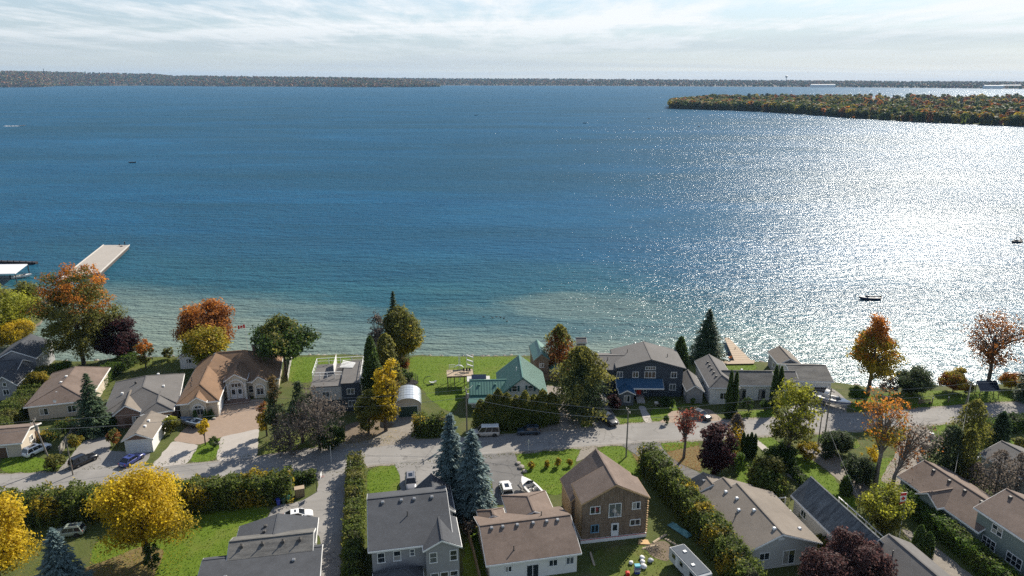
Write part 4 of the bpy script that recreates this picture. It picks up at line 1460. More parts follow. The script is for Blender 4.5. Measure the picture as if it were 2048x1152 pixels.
    for i in order:
        e = Vector(C[i])
        z0 = max(min(e.z * .62, tz * .95), min(zb * .75, tz * .5))
        f = z0 / tz
        s0 = tp[1].lerp(tp[3], max(0, (f - .3) / .7)) if f > .3 else tp[0].lerp(tp[1], f / .3)
        s0 = Vector((s0.x, s0.y, z0))
        mid = s0.lerp(e, .5) + Vector((0, 0, (e.z - z0) * .12))
        rr = r0 * .34
        mb_.tube([s0, mid, e], [rr, rr * .6, rr * .22], 4, False)
        for _ in range(twig):
            v = Vector(rng.normal(size=3))
            v.normalize()
            v.z = abs(v.z) * .9 + .15
            st = mid.lerp(e, rng.uniform(.2, 1))
            L = crs[i] * rng.uniform(.8, 1.7)
            mb_.tube([st, st + v * L * .5 + Vector((0, 0, .05)), st + v * L], [rr * .3, rr * .2, .012], 3, False)
    mb_.build('trunk', bark, root)
    return root


def conifer(name, label, bx, by, ty, wpx, pal='spruce', seed=0, droop=.28, dens=1.0, clear=.04, cat='tree', group=None, at=None, H=None, Rc=None, gap=.5, prof=.85):
    rng = np.random.default_rng(seed * 13 + 5)
    base = at if at is not None else G(bx, by)
    H = H or height_at(bx, by, ty)
    Rc = Rc or wpx * m_per_px(bx, by) * .5 * 1.22
    root = empty(name, base, 0, label, cat, group)
    P, A, S, T = [], [], [], []
    mb_ = MB()
    z = H * clear + .2
    lev = 0
    while z < H * .985:
        t = (z - H * clear) / (H * (1 - clear))
        r = Rc * (1 - t) ** prof * rng.uniform(.82, 1.1) + .08
        nb = max(4, int((7 + r * 2.2) * dens))
        ph = rng.uniform(0, 6.28)
        for k in range(nb):
            a = ph + 6.283 * k / nb + rng.uniform(-.2, .2)
            L = r * rng.uniform(.72, 1.12)
            u = np.array([math.cos(a), math.sin(a), 0])
            dz = -L * droop * rng.uniform(.5, 1.3) + (.25 if t > .8 else 0) * L
            z0 = z + rng.uniform(-.2, .2)
            if L > .9 and k % 2 == 0:
                mb_.tube([(0, 0, z0), tuple(u * L * .9 + np.array([0, 0, z0 + dz * .8]))], [.04, .012], 3, False)
            m = max(2, int(L / .26))
            for j in range(m):
                f = (j + rng.uniform(.2, 1.0)) / m
                if f < .22 and L > 1.2:
                    continue
                side = np.array([-u[1], u[0], 0])
                wdt = L * .30 * (1 - f * .75) + .10
                for q in (-1, 1, 0):
                    off = side * q * wdt * rng.uniform(.3, 1.0)
                    P.append(u * L * f + off + np.array([0, 0, z0 + dz * f - abs(q) * wdt * .25 + rng.uniform(-.08, .08)]))
                    dirv = u * .9 + side * q * .65 + np.array([0, 0, dz / max(L, .1) * .9 + rng.uniform(-.3, .1)])
                    A.append(dirv)
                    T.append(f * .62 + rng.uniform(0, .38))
        z += gap * (.55 + .45 * (1 - t)) * rng.uniform(.8, 1.15)
        lev += 1
    P, A, T = np.array(P), np.array(A), np.array(T)
    n = len(P)
    A /= np.linalg.norm(A, axis=1, keepdims=True)
    b = np.cross(A, np.array([0, 0, 1.0]) + rng.normal(size=(n, 3)) * .35)
    b /= np.linalg.norm(b, axis=1, keepdims=True)
    s = rng.uniform(.20, .40, (n, 1))
    v = np.empty((n, 4, 3))
    v[:, 0], v[:, 2] = P - A * s, P + A * s
    v[:, 1], v[:, 3] = P - b * s * .42, P + b * s * .42
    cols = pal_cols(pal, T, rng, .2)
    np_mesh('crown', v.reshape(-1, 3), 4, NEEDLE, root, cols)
    mb_.tube([(0, 0, -.1), (0, 0, H * .5), (0, 0, H * .98)], [max(.09, H * .016), H * .010, .02], 7)
    mb_.build('trunk', BARK, root)
    return root


def hedge(name, label, pts, w, h, pal='cedar', pal2=None, p2=.2, seed=0, bump=.3, leaf=.18, dens=40, cat='hedge', group=None, px=True, hvar=.15, taper=.8):
    """leafy wall along a line: an uneven skin of leaf sprays over a twiggy core"""
    rng = np.random.default_rng(seed * 3 + 1)
    L = [G(x, y) for x, y in pts] if px else [Vector(p) for p in pts]
    root = empty(name, L[0], 0, label, cat, group)
    o = L[0]
    P, N, Tt = [], [], []
    core = MB()
    for a, b in zip(L[:-1], L[1:]):
        ln_ = (b - a).length
        d = (b - a).normalized()
        sd = Vector((-d.y, d.x, 0))
        n = int(ln_ * (2 * h + w) * dens)
        uu = rng.uniform(-.3, ln_ + .3, n)
        s = rng.uniform(0, 2 * h + w, n)
        hh = h * (1 + hvar * (np.sin(uu * .9 + seed) * .5 + np.sin(uu * 2.3 + 1.3 * seed) * .5) + rng.uniform(-.06, .06, n))
        lf, tp = s < h, (s >= h) & (s < h + w)
        zz = np.where(lf, s, np.where(tp, h, 2 * h + w - s)) / h
        xx = np.where(lf, -w / 2, np.where(tp, s - h - w / 2, w / 2)) * (1 - (1 - taper) * zz)
        lump = bump * (np.sin(uu * 1.7 + zz * 3 + seed) * .35 + np.sin(uu * 3.9 - zz * 5) * .25 + rng.normal(size=n) * .45)
        nx = np.where(lf, -1.0, np.where(tp, 0, 1.0))
        nz = np.where(tp, 1.0, .25)
        px_ = xx + nx * lump
        pz = np.maximum(zz * hh + np.where(tp, lump, 0) * .8, .05)
        pts3 = np.array(a - o)[None, :] + np.outer(uu, np.array(d)) + np.outer(px_, np.array(sd))
        pts3[:, 2] = pz
        P.append(pts3)
        N.append(np.outer(nx, np.array(sd)) + np.outer(nz, [0, 0, 1]) + rng.normal(size=(n, 3)) * .6)
        Tt.append(np.clip(.5 + lump / max(bump, .01) * .35 + rng.uniform(-.3, .3, n), 0, 1))
        A, B = a - o, b - o
        ww = w * .36
        core.add([A - sd * ww, A + sd * ww, B + sd * ww, B - sd * ww] + [q + Vector((0, 0, h * .86)) for q in (A - sd * ww * .7, A + sd * ww * .7, B + sd * ww * .7, B - sd * ww * .7)],
                 [(0, 3, 2, 1), (4, 5, 6, 7), (0, 1, 5, 4), (1, 2, 6, 5), (2, 3, 7, 6), (3, 0, 4, 7)])
    P, N, Tt = np.concatenate(P), np.concatenate(N), np.concatenate(Tt)
    cols = pal_cols(pal, Tt, rng)
    if pal2:
        blot = np.sin(P[:, 0] * .8 + seed) + np.sin(P[:, 1] * 1.1 + P[:, 2] * .7) + rng.normal(size=len(P)) * .6
        use = blot > np.quantile(blot, 1 - p2)
        cols[use] = pal_cols(pal2, Tt, rng)[use]
    np_mesh('foliage', leaves(P, N, leaf, cols, rng), 4, LEAF, root, cols)
    core.build('inner_twigs', M('twig_mass', (.03, .032, .014), .95, .4, 4), root)
    return root


def shrub(label, bx, by, ty, wpx, pal='green', seed=0, name='shrub', cat='shrub', **kw):
    kw.setdefault('clear', .05)
    kw.setdefault('leaf', .16)
    kw.setdefault('dens', 1.5)
    return tree(name, label, bx, by, ty, wpx, pal, seed=seed, cat=cat, **kw)


# ------------------------------------------------------------------ trees along the shore, left to right
tree('willow_tree', 'pale green willow on the spit at left edge', 8, 682, 556, 120, 'lime', 'spread', 1.0, .02, .26, 1, top='olive', topf=.9)
tree('willow_tree', 'yellow-green willow at the tip of the spit near the pier', 62, 640, 556, 66, 'lime', 'vase', .8, .08, .28, 2, top='olive', topf=.6)
tree('maple_tree', 'huge maple with orange-red top leaning over the pier', 168, 729, 527, 168, 'olive', 'round', 1.0, .03, .24, 3, top='orange', topf=.80, K=140)
tree('dark_maple_tree', 'dark purple maple on the shore lawn beside huge maple', 238, 722, 624, 88, 'purple', 'round', 1.3, .04, .28, 4)
tree('small_maple', 'small orange-green tree on the shore lawn by dark purple maple', 292, 736, 676, 40, 'olive', 'round', .9, .15, .24, 5, top='orange', topf=.5)
tree('red_maple', 'rust-red maple with split crown behind yellow-green tree', 418, 716, 603, 116, 'rust', 'round', 1.0, .12, .28, 6, top='orange', topf=.8)
tree('lime_tree', 'yellow-green round tree behind the stucco house roof', 418, 742, 648, 92, 'lime', 'round', 1.0, .08, .28, 7, top='yolive', topf=.6)
tree('green_maple', 'deep green maple with bare trunk above stucco house', 572, 752, 629, 114, 'dark', 'spread', 1.0, .30, .3, 8, top='olive', topf=.75)
conifer('spruce_tree', 'dark pointed spruce top behind yellow-green maple', 792, 716, 582, 46, 'spruce', 1)
tree('gold_maple', 'broad olive-gold maple standing over the lakeshore hedge', 808, 722, 610, 92, 'yolive', 'round', 1.2, .1, .28, 9, top='olive', topf=.35)
tree('bare_tree', 'bare purplish tree beside olive-gold maple', 757, 735, 612, 48, 'grey', 'cone', .35, .15, .2, 10, twig=4, bark=BARK_PALE)
tree('cedar_tree', 'tall dark cedar by navy flat-roofed house', 748, 822, 672, 36, 'dark', 'column', 1.4, .02, .28, 11)
tree('cedar_tree', 'tall brownish cedar next to olive-gold maple', 776, 800, 668, 52, 'cedarbrown', 'column', 1.2, .02, .28, 12, top='olive', topf=.4)
tree('yellow_tree', 'yellow-leaved tree beside round metal-roofed garage', 772, 862, 712, 66, 'yolive', 'round', 1.0, .03, .26, 13, top='yellow', topf=.55, lean=(1.2, 0))
shrub('olive shrub at the foot of yellow-leaved tree by garage', 738, 868, 780, 58, 'olive', 14, leaf=.26)
shrub('dark green shrub on the lawn behind round metal-roofed garage', 812, 765, 733, 36, 'dark', 15)
shrub('loose shrub beside dark trampoline on the lakeside lawn', 800, 745, 708, 40, 'rust', 16, top='olive')
# thicket before the flat roofed house
tree('cedar_tree', 'dark cedar at the stucco house end of the roadside thicket', 556, 880, 748, 58, 'pine', 'cone', .8, .03, .24, 17, top='cedarbrown', topf=.6, twig=1)
tree('cedar_tree', 'dark cedar in the middle of the roadside thicket', 606, 885, 758, 54, 'spruce', 'cone', .8, .03, .24, 18, top='pine', topf=.5, twig=1)
tree('bare_tree', 'bare grey spreading tree in the roadside thicket', 640, 898, 772, 104, 'grey', 'round', .16, .06, .22, 19, twig=5, bark=BARK_PALE)
tree('bare_tree', 'bare brown low tree at the roadside thicket front', 582, 908, 812, 84, 'grey', 'round', .14, .05, .2, 20, twig=5, bark=BARK_PALE)
shrub('yellowing shrub at the paved drive edge of the thicket', 534, 872, 798, 38, 'yolive', 21, top='rust', topf=.7)
shrub('low dark shrub beside the thicket at the road verge', 665, 900, 850, 54, 'dark', 22)
tree('ornamental_tree', 'small yellow ornamental tree on the island bed in front drive', 411, 890, 838, 32, 'yellow', 'round', 1.2, .38, .18, 23)
shrub('clipped low shrub under yellow ornamental tree', 428, 894, 872, 24, 'dark', 24)
shrub('grassy pale bush between garage and paved drive', 341, 868, 828, 42, 'olive', 25, top='lime')
for i, (x, y, t_, l) in enumerate(((392, 845, 822, 'first'), (412, 838, 818, 'second'), (423, 836, 820, 'third'))):
    conifer('dwarf_spruce', 'dwarf spruce at stucco house garage bay, %s from tarp-covered boat' % l, x, y, t_, 12, 'dark', 30 + i, gap=.22)
conifer('spruce_tree', 'ragged dark spruce in front of grey hip-roofed bungalow', 192, 862, 747, 78, 'spruce', 2, dens=.9)
hedge('hedge', 'green leafy hedge at the far left beside brown hipped bungalow', [(-20, 880), (30, 835), (75, 790), (100, 755)], 4.6, 3.0, 'cedar', 'olive', .2, 1, .5)
hedge('hedge', 'green hedge running to shore between two bungalows', [(175, 800), (215, 755), (250, 735), (268, 722)], 3.2, 2.6, 'green', 'dark', .3, 2, .4)
shrub('yellow-green bush below grey gabled house', 75, 790, 742, 52, 'olive', 26, top='yolive')
shrub('leafy bush on the shore beside grey gabled house', 128, 752, 722, 48, 'green', 27)
shrub('red-leaved bush at corner of brown hipped bungalow', 158, 822, 795, 26, 'red', 28)
shrub('dark low bush beside ragged spruce near bungalow porch', 222, 862, 836, 36, 'dark', 29)
shrub('orange-brown bush beside white-door garage drive', 228, 892, 858, 34, 'rust', 30, top='olive')
shrub('green bush between wooden fence and asphalt drive', 152, 900, 866, 34, 'yolive', 31, top='olive')
shrub('round grassy bush at leaning utility pole foot', 112, 938, 905, 40, 'olive', 32)
hedge('hedge', 'low dark hedge behind white parked car', [(88, 885), (125, 862), (150, 852)], 2.2, 1.8, 'dark', 'yolive', .25, 3)
shrub('yellow-green shrub at the willow spit waterline', 30, 690, 642, 76, 'yolive', 33, top='yellow', topf=.7)
shrub('thin bush at the stony shore by small white shed', 336, 718, 694, 26, 'olive', 34)
# ------------------------------------------------------------------ foreground left
hedge('tall_hedge', 'tall unclipped hedge along the road behind yellow tree', [(-60, 1046), (100, 1040), (250, 1024), (345, 1012)], 4.2, 4.6, 'cedar', 'yolive', .22, 4, .75, .2, 34, hvar=.2)
hedge('tall_hedge', 'tall autumn-tinted hedge between lawn and road', [(352, 1022), (470, 1006), (585, 992)], 3.8, 4.4, 'cedar', 'yolive', .2, 5, .55, .19, 36, hvar=.12)
hedge('hedge', 'short clipped hedge behind wooden bin shelter', [(592, 965), (630, 960)], 2.0, 1.6, 'dark', 'cedar', .4, 6, .2)
tree('yellow_tree', 'large golden-yellow tree on the lawn by the tall hedge', 298, 1118, 925, 190, 'yolive', 'round', 1.0, .10, .19, 46, top='yellow', topf=.30, K=78)
tree('yellow_tree', 'large yellow tree cut off by the lower left corner', 8, 1195, 990, 168, 'yolive', 'round', 1.0, .10, .19, 42, top='yellow', topf=.35, K=70)
conifer('blue_spruce', 'blue spruce in the lower left corner between yellow trees', 130, 1190, 1058, 104, 'blue', 3, gap=.42)
shrub('dark upright shrub under large golden-yellow tree', 305, 1140, 1085, 40, 'dark', 43)
shrub('low shadowed shrub beside charcoal bungalow', 462, 1142, 1105, 36, 'dark', 44)
hedge('clipped_hedge', 'tall narrow hedge between side drive and grey house', [(712, 940), (712, 1000), (708, 1080), (706, 1200)], 2.7, 3.2, 'cedar', 'olive', .3, 7, .4, hvar=.12)
conifer('blue_spruce', 'taller blue spruce at roadside nearer the grey house', 904, 1008, 824, 76, 'blue', 4, gap=.42, prof=.72)
conifer('blue_spruce', 'fuller blue spruce nearer the white SUV drive', 946, 1028, 860, 84, 'blue', 5, gap=.42, prof=.66)
shrub('white-flowered shrub by wooden fence behind brown bungalow', 938, 1075, 1040, 30, 'grey', 45)
shrub('orange-brown shrub under the blue spruces', 893, 985, 945, 30, 'olive', 46, top='yolive')
# ------------------------------------------------------------------ middle, lake side of the road
hedge('hedge', 'rounded cedar hedge beside garage drive with yellow tinge', [(830, 866), (868, 868), (900, 866)], 3.0, 3.6, 'cedar', 'yolive', .2, 8, .5)
for i in range(9):
    x = 962 + i * 17.5
    y = 858 - i * 1.6 + (i % 2) * 2
    o = 'first second third fourth fifth sixth seventh eighth ninth'.split()[i]
    tree('cedar_tree', '%s cedar from the van end of roadside cedar row' % o, x, y, (800, 790, 778, 786, 792, 782, 790, 780, 786)[i], 26, 'cedar', 'column', 1.5, .02, .19, 50 + i, top='olive', topf=.8, group='roadside cedar row', Rc=1.55)
tree('cedar_tree', 'broad ragged cedar at gravel drive before navy house', 1162, 828, 694, 98, 'pine', 'column', 1.2, .05, .28, 60, top='olive', topf=.6)
tree('brown_tree', 'rusty brown tree at the water beside green boathouse', 1118, 738, 650, 56, 'rust', 'column', 1.0, .06, .25, 61, top='olive', topf=.75)
tree('cedar_tree', 'slim dark cedar behind navy house corner', 1358, 748, 674, 30, 'dark', 'column', 1.6, .02, .24, 62)
conifer('fir_tree', 'tall dark fir standing at the lake by the dock', 1412, 722, 616, 70, 'spruce', 6, gap=.45, droop=.18)
for i, (x, y, t_, l) in enumerate(((1455, 836, 742, 'thin dark cedar at pale house front, nearer black car'), (1466, 834, 744, 'thin dark cedar at pale house front, nearer round bush'),
                                   (1545, 812, 732, 'thin dark cedar at garage wing, nearer long windows'), (1556, 806, 734, 'thin dark cedar at garage wing, nearer garage doors'))):
    tree('cedar_tree', l, x, y, t_, 13, 'dark', 'column', 1.8, .02, .22, 63 + i)
shrub('round clipped bush before pale house windows', 1497, 824, 790, 26, 'dark', 68)
shrub('small round bush at pale house beside thin cedars', 1466, 826, 806, 14, 'olive', 69)
shrub('dark bush beside porch of long pale house', 1530, 822, 796, 24, 'dark', 70)
shrub('bright clipped bush at edge of pale house lawn by road', 1470, 842, 826, 18, 'yolive', 71)
for i, (x, y, l) in enumerate(((1345, 806, 'small bright cone bush by navy house, nearer porch'), (1385, 802, 'small bright cone bush by navy house, nearer shed'), (1332, 838, 'small bright cone bush by walkway of navy house'))):
    shrub(l, x, y + 10, y - 8, 14, 'green', 72 + i, shape='cone')
shrub('dark foundation shrub left of navy house entry', 1226, 822, 790, 36, 'purple', 75)
shrub('dark foundation shrub under navy house window', 1330, 812, 796, 34, 'dark', 76)
shrub('pale flowering shrub at gravel drive mouth', 1168, 842, 826, 16, 'lime', 77)
tree('autumn_maple', 'golden orange cone-shaped maple on the shore by boat trailer', 1735, 790, 631, 92, 'yolive', 'cone', .8, .2, .24, 78, top='orange', topf=.62)
tree('sparse_maple', 'large thin-leaved brown maple against the sun glare', 1975, 772, 614, 138, 'rust', 'vase', .17, .16, .22, 79, twig=5, K=90, top='orange', topf=1.1)
shrub('grey-green shrub thicket at the shoreline below glare', 1822, 790, 738, 74, 'pine', 80)
shrub('bare reddish shrub at shore beside golden orange maple', 1778, 790, 752, 38, 'grey', 81, twig=3, dens=.6)
shrub('orange-brown shoreline shrub before thin-leaved maple', 1905, 786, 738, 62, 'rust', 82, top='yolive')
shrub('golden shrub at the shore right of solar panel shelter', 2022, 778, 744, 44, 'yellow', 83, top='rust')
conifer('spruce_tree', 'dark spruce on the right edge by the lake', 2058, 800, 690, 56, 'spruce', 7)
shrub('green bush behind boat on trailer', 1712, 806, 772, 36, 'green', 84)
shrub('olive shrub beside solar panel shelter post', 1936, 790, 762, 26, 'olive', 85)
# ------------------------------------------------------------------ right, near side of the road
tree('red_tree', 'slender pinkish red tree beside curved drive', 1367, 917, 800, 58, 'red', 'vase', .28, .24, .2, 90, twig=4, bark=BARK_PALE, top='grey', topf=.75)
tree('purple_tree', 'dense purple-leaved tree beside curved drive', 1425, 962, 846, 84, 'purple', 'round', 1.4, .06, .26, 91, top='smoke', topf=.7)
tree('gold_tree', 'small bare-topped golden tree beside purple-leaved tree', 1468, 908, 828, 34, 'yellow', 'column', .8, .12, .2, 92, twig=2, top='grey', topf=.65)
shrub('bright green shrub between purple tree and golden tree', 1466, 938, 880, 42, 'green', 93)
for i in range(4):
    tree('cedar_tree', '%s slim cedar from golden tree in the row of four' % ('first', 'second', 'third', 'fourth')[i], 1483 + i * 8, 916 - i, 866 + (i % 2) * 4, 9, 'dark', 'column', 1.7, .02, .2, 94 + i, group='row of slim cedars', Rc=.5)
tree('locust_tree', 'tall airy green tree beside the road across from garage', 1574, 925, 756, 108, 'olive', 'round', .42, .16, .24, 98, top='lime', topf=.6, twig=3, K=90)
shrub('dark understorey shrub at foot of airy green tree', 1560, 925, 885, 62, 'dark', 99)
shrub('golden understorey shrub at foot of airy green tree', 1612, 916, 880, 44, 'yolive', 100)
tree('bushy_tree', 'broad rounded green tree behind the stepped tan roof', 1527, 990, 910, 92, 'cedar', 'round', 1.6, .03, .26, 101, top='olive', topf=.7)
hedge('hedge', 'dark low hedge beside the narrow concrete path', [(1545, 905), (1585, 945), (1622, 985)], 2.0, 1.3, 'dark', 'green', .2, 9, .3)
hedge('tall_hedge', 'tall cedar hedge between timber house and tan bungalow', [(1292, 935), (1340, 990), (1400, 1060), (1470, 1150), (1500, 1200)], 3.6, 4.4, 'cedar', 'yolive', .14, 10, .55, .19, 38, hvar=.14)
tree('orange_tree', 'tall sparse orange maple with bare trunk by gravel path', 1750, 975, 786, 122, 'yolive', 'vase', .17, .34, .22, 102, twig=4, bark=BARK_PALE, top='orange', topf=.5, K=70)
tree('orange_tree', 'leaning bare orange tree beside brown bungalow end', 1782, 985, 828, 96, 'rust', 'vase', .10, .3, .2, 103, twig=5, bark=BARK_PALE, top='grey', topf=.55, lean=(3.2, 0), K=50)
shrub('dark grey-green juniper along the path under orange maple', 1668, 908, 858, 70, 'pine', 104, clear=.0, twig=1)
shrub('dark juniper further down the path under orange maple', 1712, 968, 905, 72, 'pine', 105, clear=.0, twig=1)
shrub('yellow shrub at base of sparse orange maple', 1738, 935, 890, 36, 'yellow', 106, dens=1.0)
tree('green_tree', 'yellowish-green bushy tree in front of red and white flag', 1764, 1066, 968, 104, 'olive', 'vase', .62, .04, .19, 107, top='lime', topf=.6, twig=1)
hedge('clipped_hedge', 'long clipped hedge in front of sage bungalow', [(1800, 1002), (1860, 1052), (1950, 1127), (2060, 1220)], 2.9, 2.7, 'green', 'cedar', .4, 11, .25, .17, 44, hvar=.05)
shrub('smoky purple shrub at bottom edge nearer tan bungalow', 1645, 1190, 1096, 118, 'purple', 108, top='smoke', topf=.35, leaf=.18, dens=1.5)
shrub('smoky purple shrub at bottom edge nearer grey roof', 1714, 1175, 1076, 122, 'purple', 109, top='smoke', topf=.35, leaf=.18, dens=1.5)
for i, (x, y, t_, l) in enumerate(((1833, 1108, 1052, 'narrow cedar behind grey roof, taller one'), (1852, 1112, 1066, 'narrow cedar behind grey roof, shorter one'), (1690, 988, 952, 'small dark cedar at end of gravel path'))):
    tree('cedar_tree', l, x, y, t_, 22, 'dark', 'column', 1.6, .02, .22, 110 + i)
tree('pine_tree', 'thin grey-green tree beside the road under utility pole', 1935, 905, 800, 62, 'olive', 'column', .55, .1, .24, 113, twig=2)
tree('pine_tree', 'scrubby green tree behind brown bungalow ridge', 1890, 950, 852, 64, 'pine', 'column', .8, .06, .26, 114, twig=1)
tree('pine_tree', 'scrubby green tree nearest the silver car', 1925, 960, 858, 46, 'olive', 'column', .6, .08, .24, 115, twig=2)
tree('dark_pine', 'dark narrow pine near clipped roadside hedge', 1992, 905, 826, 36, 'spruce', 'column', 1.1, .06, .26, 116)
hedge('hedge', 'dense dark hedge along the road at right edge', [(1955, 868), (2010, 858), (2080, 850)], 3.4, 2.2, 'dark', 'green', .3, 12, .4)
shrub('light green shrub beside dark narrow pine', 1962, 878, 845, 34, 'lime', 117)
for i, (x, y, t_, w_, l) in enumerate(((1985, 1005, 900, 60, 'bare brown tree behind sage house roof'), (2032, 985, 905, 44, 'bare brown tree at right edge by pale grey roof'), (1945, 985, 925, 40, 'bare twiggy tree beside long brown roof'))):
    tree('bare_tree', l, x, y, t_, w_, 'grey', 'column', .3, .1, .2, 118 + i, twig=5, bark=BARK)
shrub('green shrub at pale grey roof house corner', 2040, 905, 870, 36, 'olive', 121)
shrub('brown shrub clump behind brown bungalow', 1850, 915, 885, 36, 'grey', 122, twig=3, dens=.7)
for i in range(4):
    o = ('nearest the drive', 'second from the drive', 'third from the drive', 'nearest timber house')[i]
    shrub('tan ornamental grass clump on the bank, %s' % o, (1062, 1094, 1116, 1139)[i], (938, 936, 934, 932)[i], (920, 919, 917, 916)[i], 14, 'yolive', 123 + i, name='grass_clump', group='ornamental grass clumps', clear=.0)
shrub('small shrub behind tan bungalow eave', 1640, 1100, 1070, 40, 'olive', 130)
shrub('bush beside wooden frame of streaked-roof house', 1612, 1040, 1008, 40, 'green', 131, top='rust')

# ------------------------------------------------------------------ wooded peninsula and far shores
def wood(name, label, pts, hs, rs, pals, seed, per=9, lf=1.6, mat=NEEDLE, tone=1.0):
    """far wood: every tree a dark core and loose clumps, all one mass"""
    rng = np.random.default_rng(seed)
    n = len(pts)
    V, C = [], []
    names = [p for p, _ in pals]
    pick = rng.choice(len(pals), n, p=np.array([w_ for _, w_ in pals]))
    t = rng.uniform(0, 1, n)
    base = np.empty((n, 3))
    for k, nm in enumerate(names):
        s = pick == k
        if s.any():
            base[s] = pal_cols(nm, t[s], rng, .2) * tone
    tall = np.array([nm in ('spruce', 'dark') for nm in names])[pick]
    idx = np.repeat(np.arange(n), per)
    m = len(idx)
    d = rng.normal(size=(m, 3))
    d /= np.linalg.norm(d, axis=1, keepdims=True)
    d[:, 2] = np.abs(d[:, 2]) * 1.1 - .25
    zz = .58 + d[:, 2] * .36
    tap = np.where(tall[idx], np.clip(1.25 - zz, .1, 1), 1.0)
    P = np.empty((m, 3))
    P[:, 0] = pts[idx, 0] + d[:, 0] * rs[idx] * tap
    P[:, 1] = pts[idx, 1] + d[:, 1] * rs[idx] * tap
    P[:, 2] = pts[idx, 2] + zz * hs[idx]
    cols = base[idx] * rng.uniform(.78, 1.25, (m, 1))
    lv = leaves(P, d + rng.normal(size=(m, 3)) * .4 + np.array([0, 0, .3]), lf * (rs[idx] / 3.5)[:, None] if lf else 1, cols, rng, .8)
    V.append(lv)
    C.append(cols)
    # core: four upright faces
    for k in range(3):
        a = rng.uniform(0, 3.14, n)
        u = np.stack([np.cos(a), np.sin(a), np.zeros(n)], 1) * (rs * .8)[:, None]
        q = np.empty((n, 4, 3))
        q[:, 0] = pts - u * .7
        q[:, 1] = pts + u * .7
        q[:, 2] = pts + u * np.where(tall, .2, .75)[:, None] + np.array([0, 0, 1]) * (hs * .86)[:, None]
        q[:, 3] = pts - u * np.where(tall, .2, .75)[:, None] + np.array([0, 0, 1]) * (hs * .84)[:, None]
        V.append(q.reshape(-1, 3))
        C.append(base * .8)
    return np_mesh(name, np.concatenate(V), 4, mat, None, np.concatenate(C), kind='stuff', label=label)


rngp = np.random.default_rng(77)
pen_front = [(1340, 217), (1400, 219), (1500, 222), (1600, 228), (1700, 236), (1800, 242), (1900, 247), (2048, 253), (2500, 275), (3200, 300)]
pen_back = [(1342, 213), (1370, 206), (1430, 200), (1560, 197), (1700, 197), (2048, 197), (2600, 197), (3600, 197)]
pf, pb = [G(x, y, WATER_Z) for x, y in pen_front], [G(x, y, WATER_Z) for x, y in pen_back]
sheet('peninsula_ground', [(p.x, p.y) for p in pf] + [(p.x, p.y) for p in pb[::-1]], WATER_Z + .6, ROUGH_GRASS)


def strip_points(front, back, n, bias, rng):
    f = np.array([[p.x, p.y] for p in front])
    b = np.array([[p.x, p.y] for p in back])
    fi, bi = np.linspace(0, 1, len(f)), np.linspace(0, 1, len(b))
    u, v = rng.uniform(0, 1, n), rng.uniform(0, 1, n) ** bias
    A = np.stack([np.interp(u, fi, f[:, 0]), np.interp(u, fi, f[:, 1])], 1)
    B = np.stack([np.interp(u, bi, b[:, 0]), np.interp(u, bi, b[:, 1])], 1)
    q = A + (B - A) * v[:, None]
    return q, v


q, v = strip_points(pf[:9], pb[:7], 5600, 1.35, rngp)
pts = np.column_stack([q, np.full(len(q), WATER_Z + .5)])
hs = 10 + 11 * rngp.uniform(0, 1, len(q)) ** 1.6 + 3 * np.sin(q[:, 0] * .013) * np.sin(q[:, 1] * .009)
wood('peninsula_wood', 'autumn wood covering the peninsula across the lake', pts, hs, hs * rngp.uniform(.26, .5, len(q)),
     [('olive', .30), ('cedar', .25), ('yolive', .14), ('orange', .07), ('rust', .08), ('spruce', .16)], 5, 40, 1.05, mat=LEAF, tone=.74)


def far_land(name, label, cols, depth, crest, n, pals, seed, tree_h):
    """cols: (px, base row, crest row) -> rolling land rising from the far water, wooded"""
    rng = np.random.default_rng(seed)
    front, back, zc = [], [], []
    for x, yb, yt in cols:
        p = G(x, yb, WATER_Z)
        k = 1 + depth / p.y
        front.append(p)
        b = Vector((p.x * k, p.y * k, 0))
        # height of the crest so that it shows at row yt
        v = (576 - yt) / PIX_F
        el = (-math.sin(PITCH) + v * math.cos(PITCH)) / (math.cos(PITCH) + v * math.sin(PITCH))
        zc.append(CAM_H + el * b.y - tree_h * .7)
        back.append(b)
    mb_ = MB()
    J = 6
    rows = []
    for f, b, z in zip(front, back, zc):
        rows.append([(f.x + (b.x - f.x) * j / J, f.y + (b.y - f.y) * j / J, WATER_Z + .3 + (z - WATER_Z) * (j / J) ** .8) for j in range(J + 1)] +
                    [(b.x * 1.3, b.y * 1.3, -5)])
    for i in range(len(rows) - 1):
        for j in range(J + 1):
            mb_.poly([rows[i][j], rows[i + 1][j], rows[i + 1][j + 1], rows[i][j + 1]])
    mb_.build(name, M('far_ground', (.05, .05, .022), .95, .4, .004, col2=(.06, .035, .02)), smooth=True, kind='structure')
    q, v = strip_points(front, back, n, 1.0, rng)
    u_f = np.interp(np.arctan2(q[:, 0], q[:, 1]), [math.atan2(f.x, f.y) for f in front], np.arange(len(front)))
    zz = WATER_Z + .3 + (np.interp(u_f, np.arange(len(zc)), zc) - WATER_Z) * v ** .8
    hs_ = rng.uniform(.7, 1.3, n) * tree_h
    wood(name + '_wood', label, np.column_stack([q, zz]), hs_, hs_ * .55, pals, seed + 1, 5, 2.4, tone=.62)


